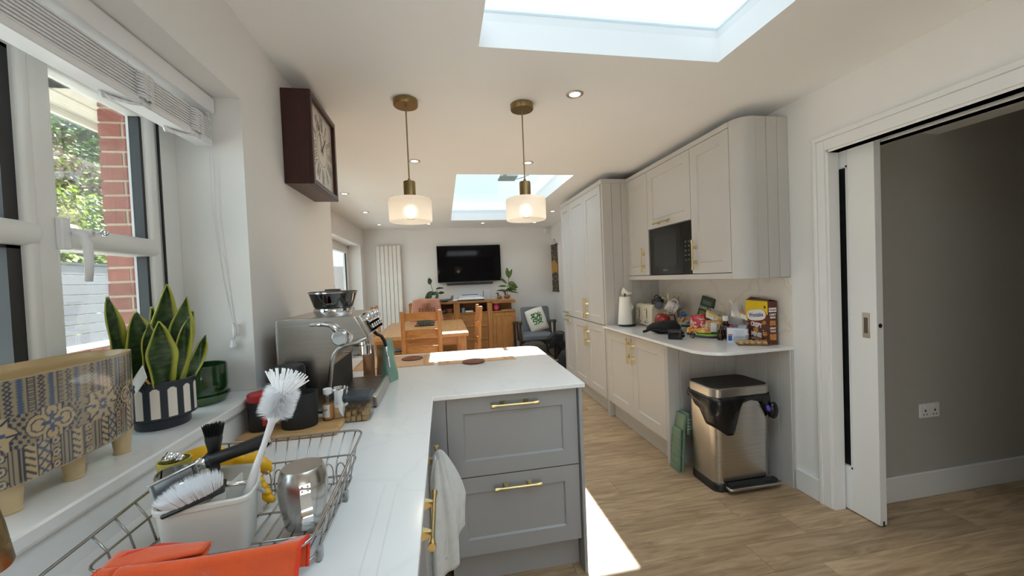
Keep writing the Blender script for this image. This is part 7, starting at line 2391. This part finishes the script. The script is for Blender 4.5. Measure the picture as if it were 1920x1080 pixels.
# floor fan
t = thing('floor_fan', 'black wire-caged floor fan beside the armchair near the tall cupboards', 'fan', (1.86, 6.02, 0))
cF = V3((1.82, 6.02, .315)); R = .215
m = M(); m.tube([cF + V3((R * math.cos(2 * PI * k / 40), .05, R * math.sin(2 * PI * k / 40))) for k in range(40)], .007, 6, closed=True); m.tube([cF + V3((R * math.cos(2 * PI * k / 40), -.05, R * math.sin(2 * PI * k / 40))) for k in range(40)], .007, 6, closed=True)
for k in range(72):
    a = 2 * PI * k / 72; d = V3((math.cos(a), 0, math.sin(a)))
    m.tube([cF + V3((0, -.085, 0)) + d * .04, cF + V3((0, -.08, 0)) + d * .13, cF + V3((0, -.05, 0)) + d * R, cF + V3((0, .05, 0)) + d * R, cF + V3((0, .085, 0)) + d * .05], .0030, 4)
obj('cage', m, K['black'], t, w=True)
for k in range(4):
    a = 2 * PI * k / 4; d = V3((math.cos(a), 0, math.sin(a))); e = V3((-math.sin(a), 0, math.cos(a)))
    m = M(); m.grid(lambda u, v: cF + d * (.03 + .15 * u) + e * ((v - .5) * .12 * (.5 + u * .6)) + V3((0, (v - .5) * .06, 0)), 6, 5); obj('blade', m, K['blackm'], t, w=True, smooth=True, solid=.002, fixn=False)
m = M(); m.lathe([(0, -.09), (.035, -.088), (.04, -.07), (.05, .0), (.06, .06), (.05, .14), (0, .15)], cF, 20, axis=(0, 1, 0)); obj('motor', m, K['black'], t, w=True, smooth='auto')
m = M(); m.tube([(1.58, 5.95, .012), (1.66, 6.02, .012), (1.98, 6.02, .012), (2.06, 5.95, .012)], .012, 8); m.tube([(1.59, 6.02, .012), (1.59, 6.02, .315)], .010, 8); m.tube([(2.05, 6.02, .012), (2.05, 6.02, .315)], .010, 8); m.tube([(1.59, 6.02, .315), (1.605, 6.02, .315)], .012, 8); m.tube([(2.05, 6.02, .315), (2.035, 6.02, .315)], .012, 8); m.tube([(1.61, 6.16, .012), (2.03, 6.16, .012)], .010, 8)
obj('stand', m, K['black'], t, w=True, smooth=True)
tag(obj('storage_bag', M().lathe([(0, 0), (.16, 0), (.19, .06), (.19, .22), (.14, .30), (0, .32)], (1.84, 5.55, 0), 28, sx=1, sy=.8), P('black_bag_cloth', (28, 27, 27), .8, var=.4, scale=12, bump=.8, bscale=14), smooth=True), 'slumped black bag on the floor at the end of the tall cupboards', 'bag')

# wall hanging
t = thing('wall_hanging', 'narrow dark floral wall hanging with a gold middle on the right wall', 'wall hanging', (XR - .012, 7.30, 1.13))
y0, y1 = 7.10, 7.50
DKC = s2l((52, 42, 38)); PT = s2l((178, 160, 140)); GD = s2l((196, 146, 58))
def hc(u, v):
    n = vnoise((u * 9, v * 26, 3.1)) + .5 * vnoise((u * 20, v * 60, 8))
    if .36 + .06 * math.sin(u * 3) < v < .62 + .05 * math.sin(u * 4): return PT if n > .5 else GD
    return PT if n > .28 else DKC
m = M(); m.grid(lambda u, v: (XR - .012 + .001 * math.sin(v * 20), y1 - u * (y1 - y0), 1.145 + .90 * v), 30, 90, colf=hc); obj('cloth', m, K['vcm'], t, w=True, smooth=True, solid=.002, fixn=False)
for (z, e) in ((2.048, .03), (1.140, .02)): obj('rod', M().cone((XR - .013, y0 - e, z), (XR - .013, y1 + e, z), .010, .010, 10), K['darkwood'], t, w=True)
m = M(); m.tube([(XR - .013, y1 - .05, 2.055), (XR - .004, (y0 + y1) / 2, 2.17), (XR - .013, y0 + .05, 2.055)], .0025, 6); obj('cord', m, K['darkwood'], t, w=True)
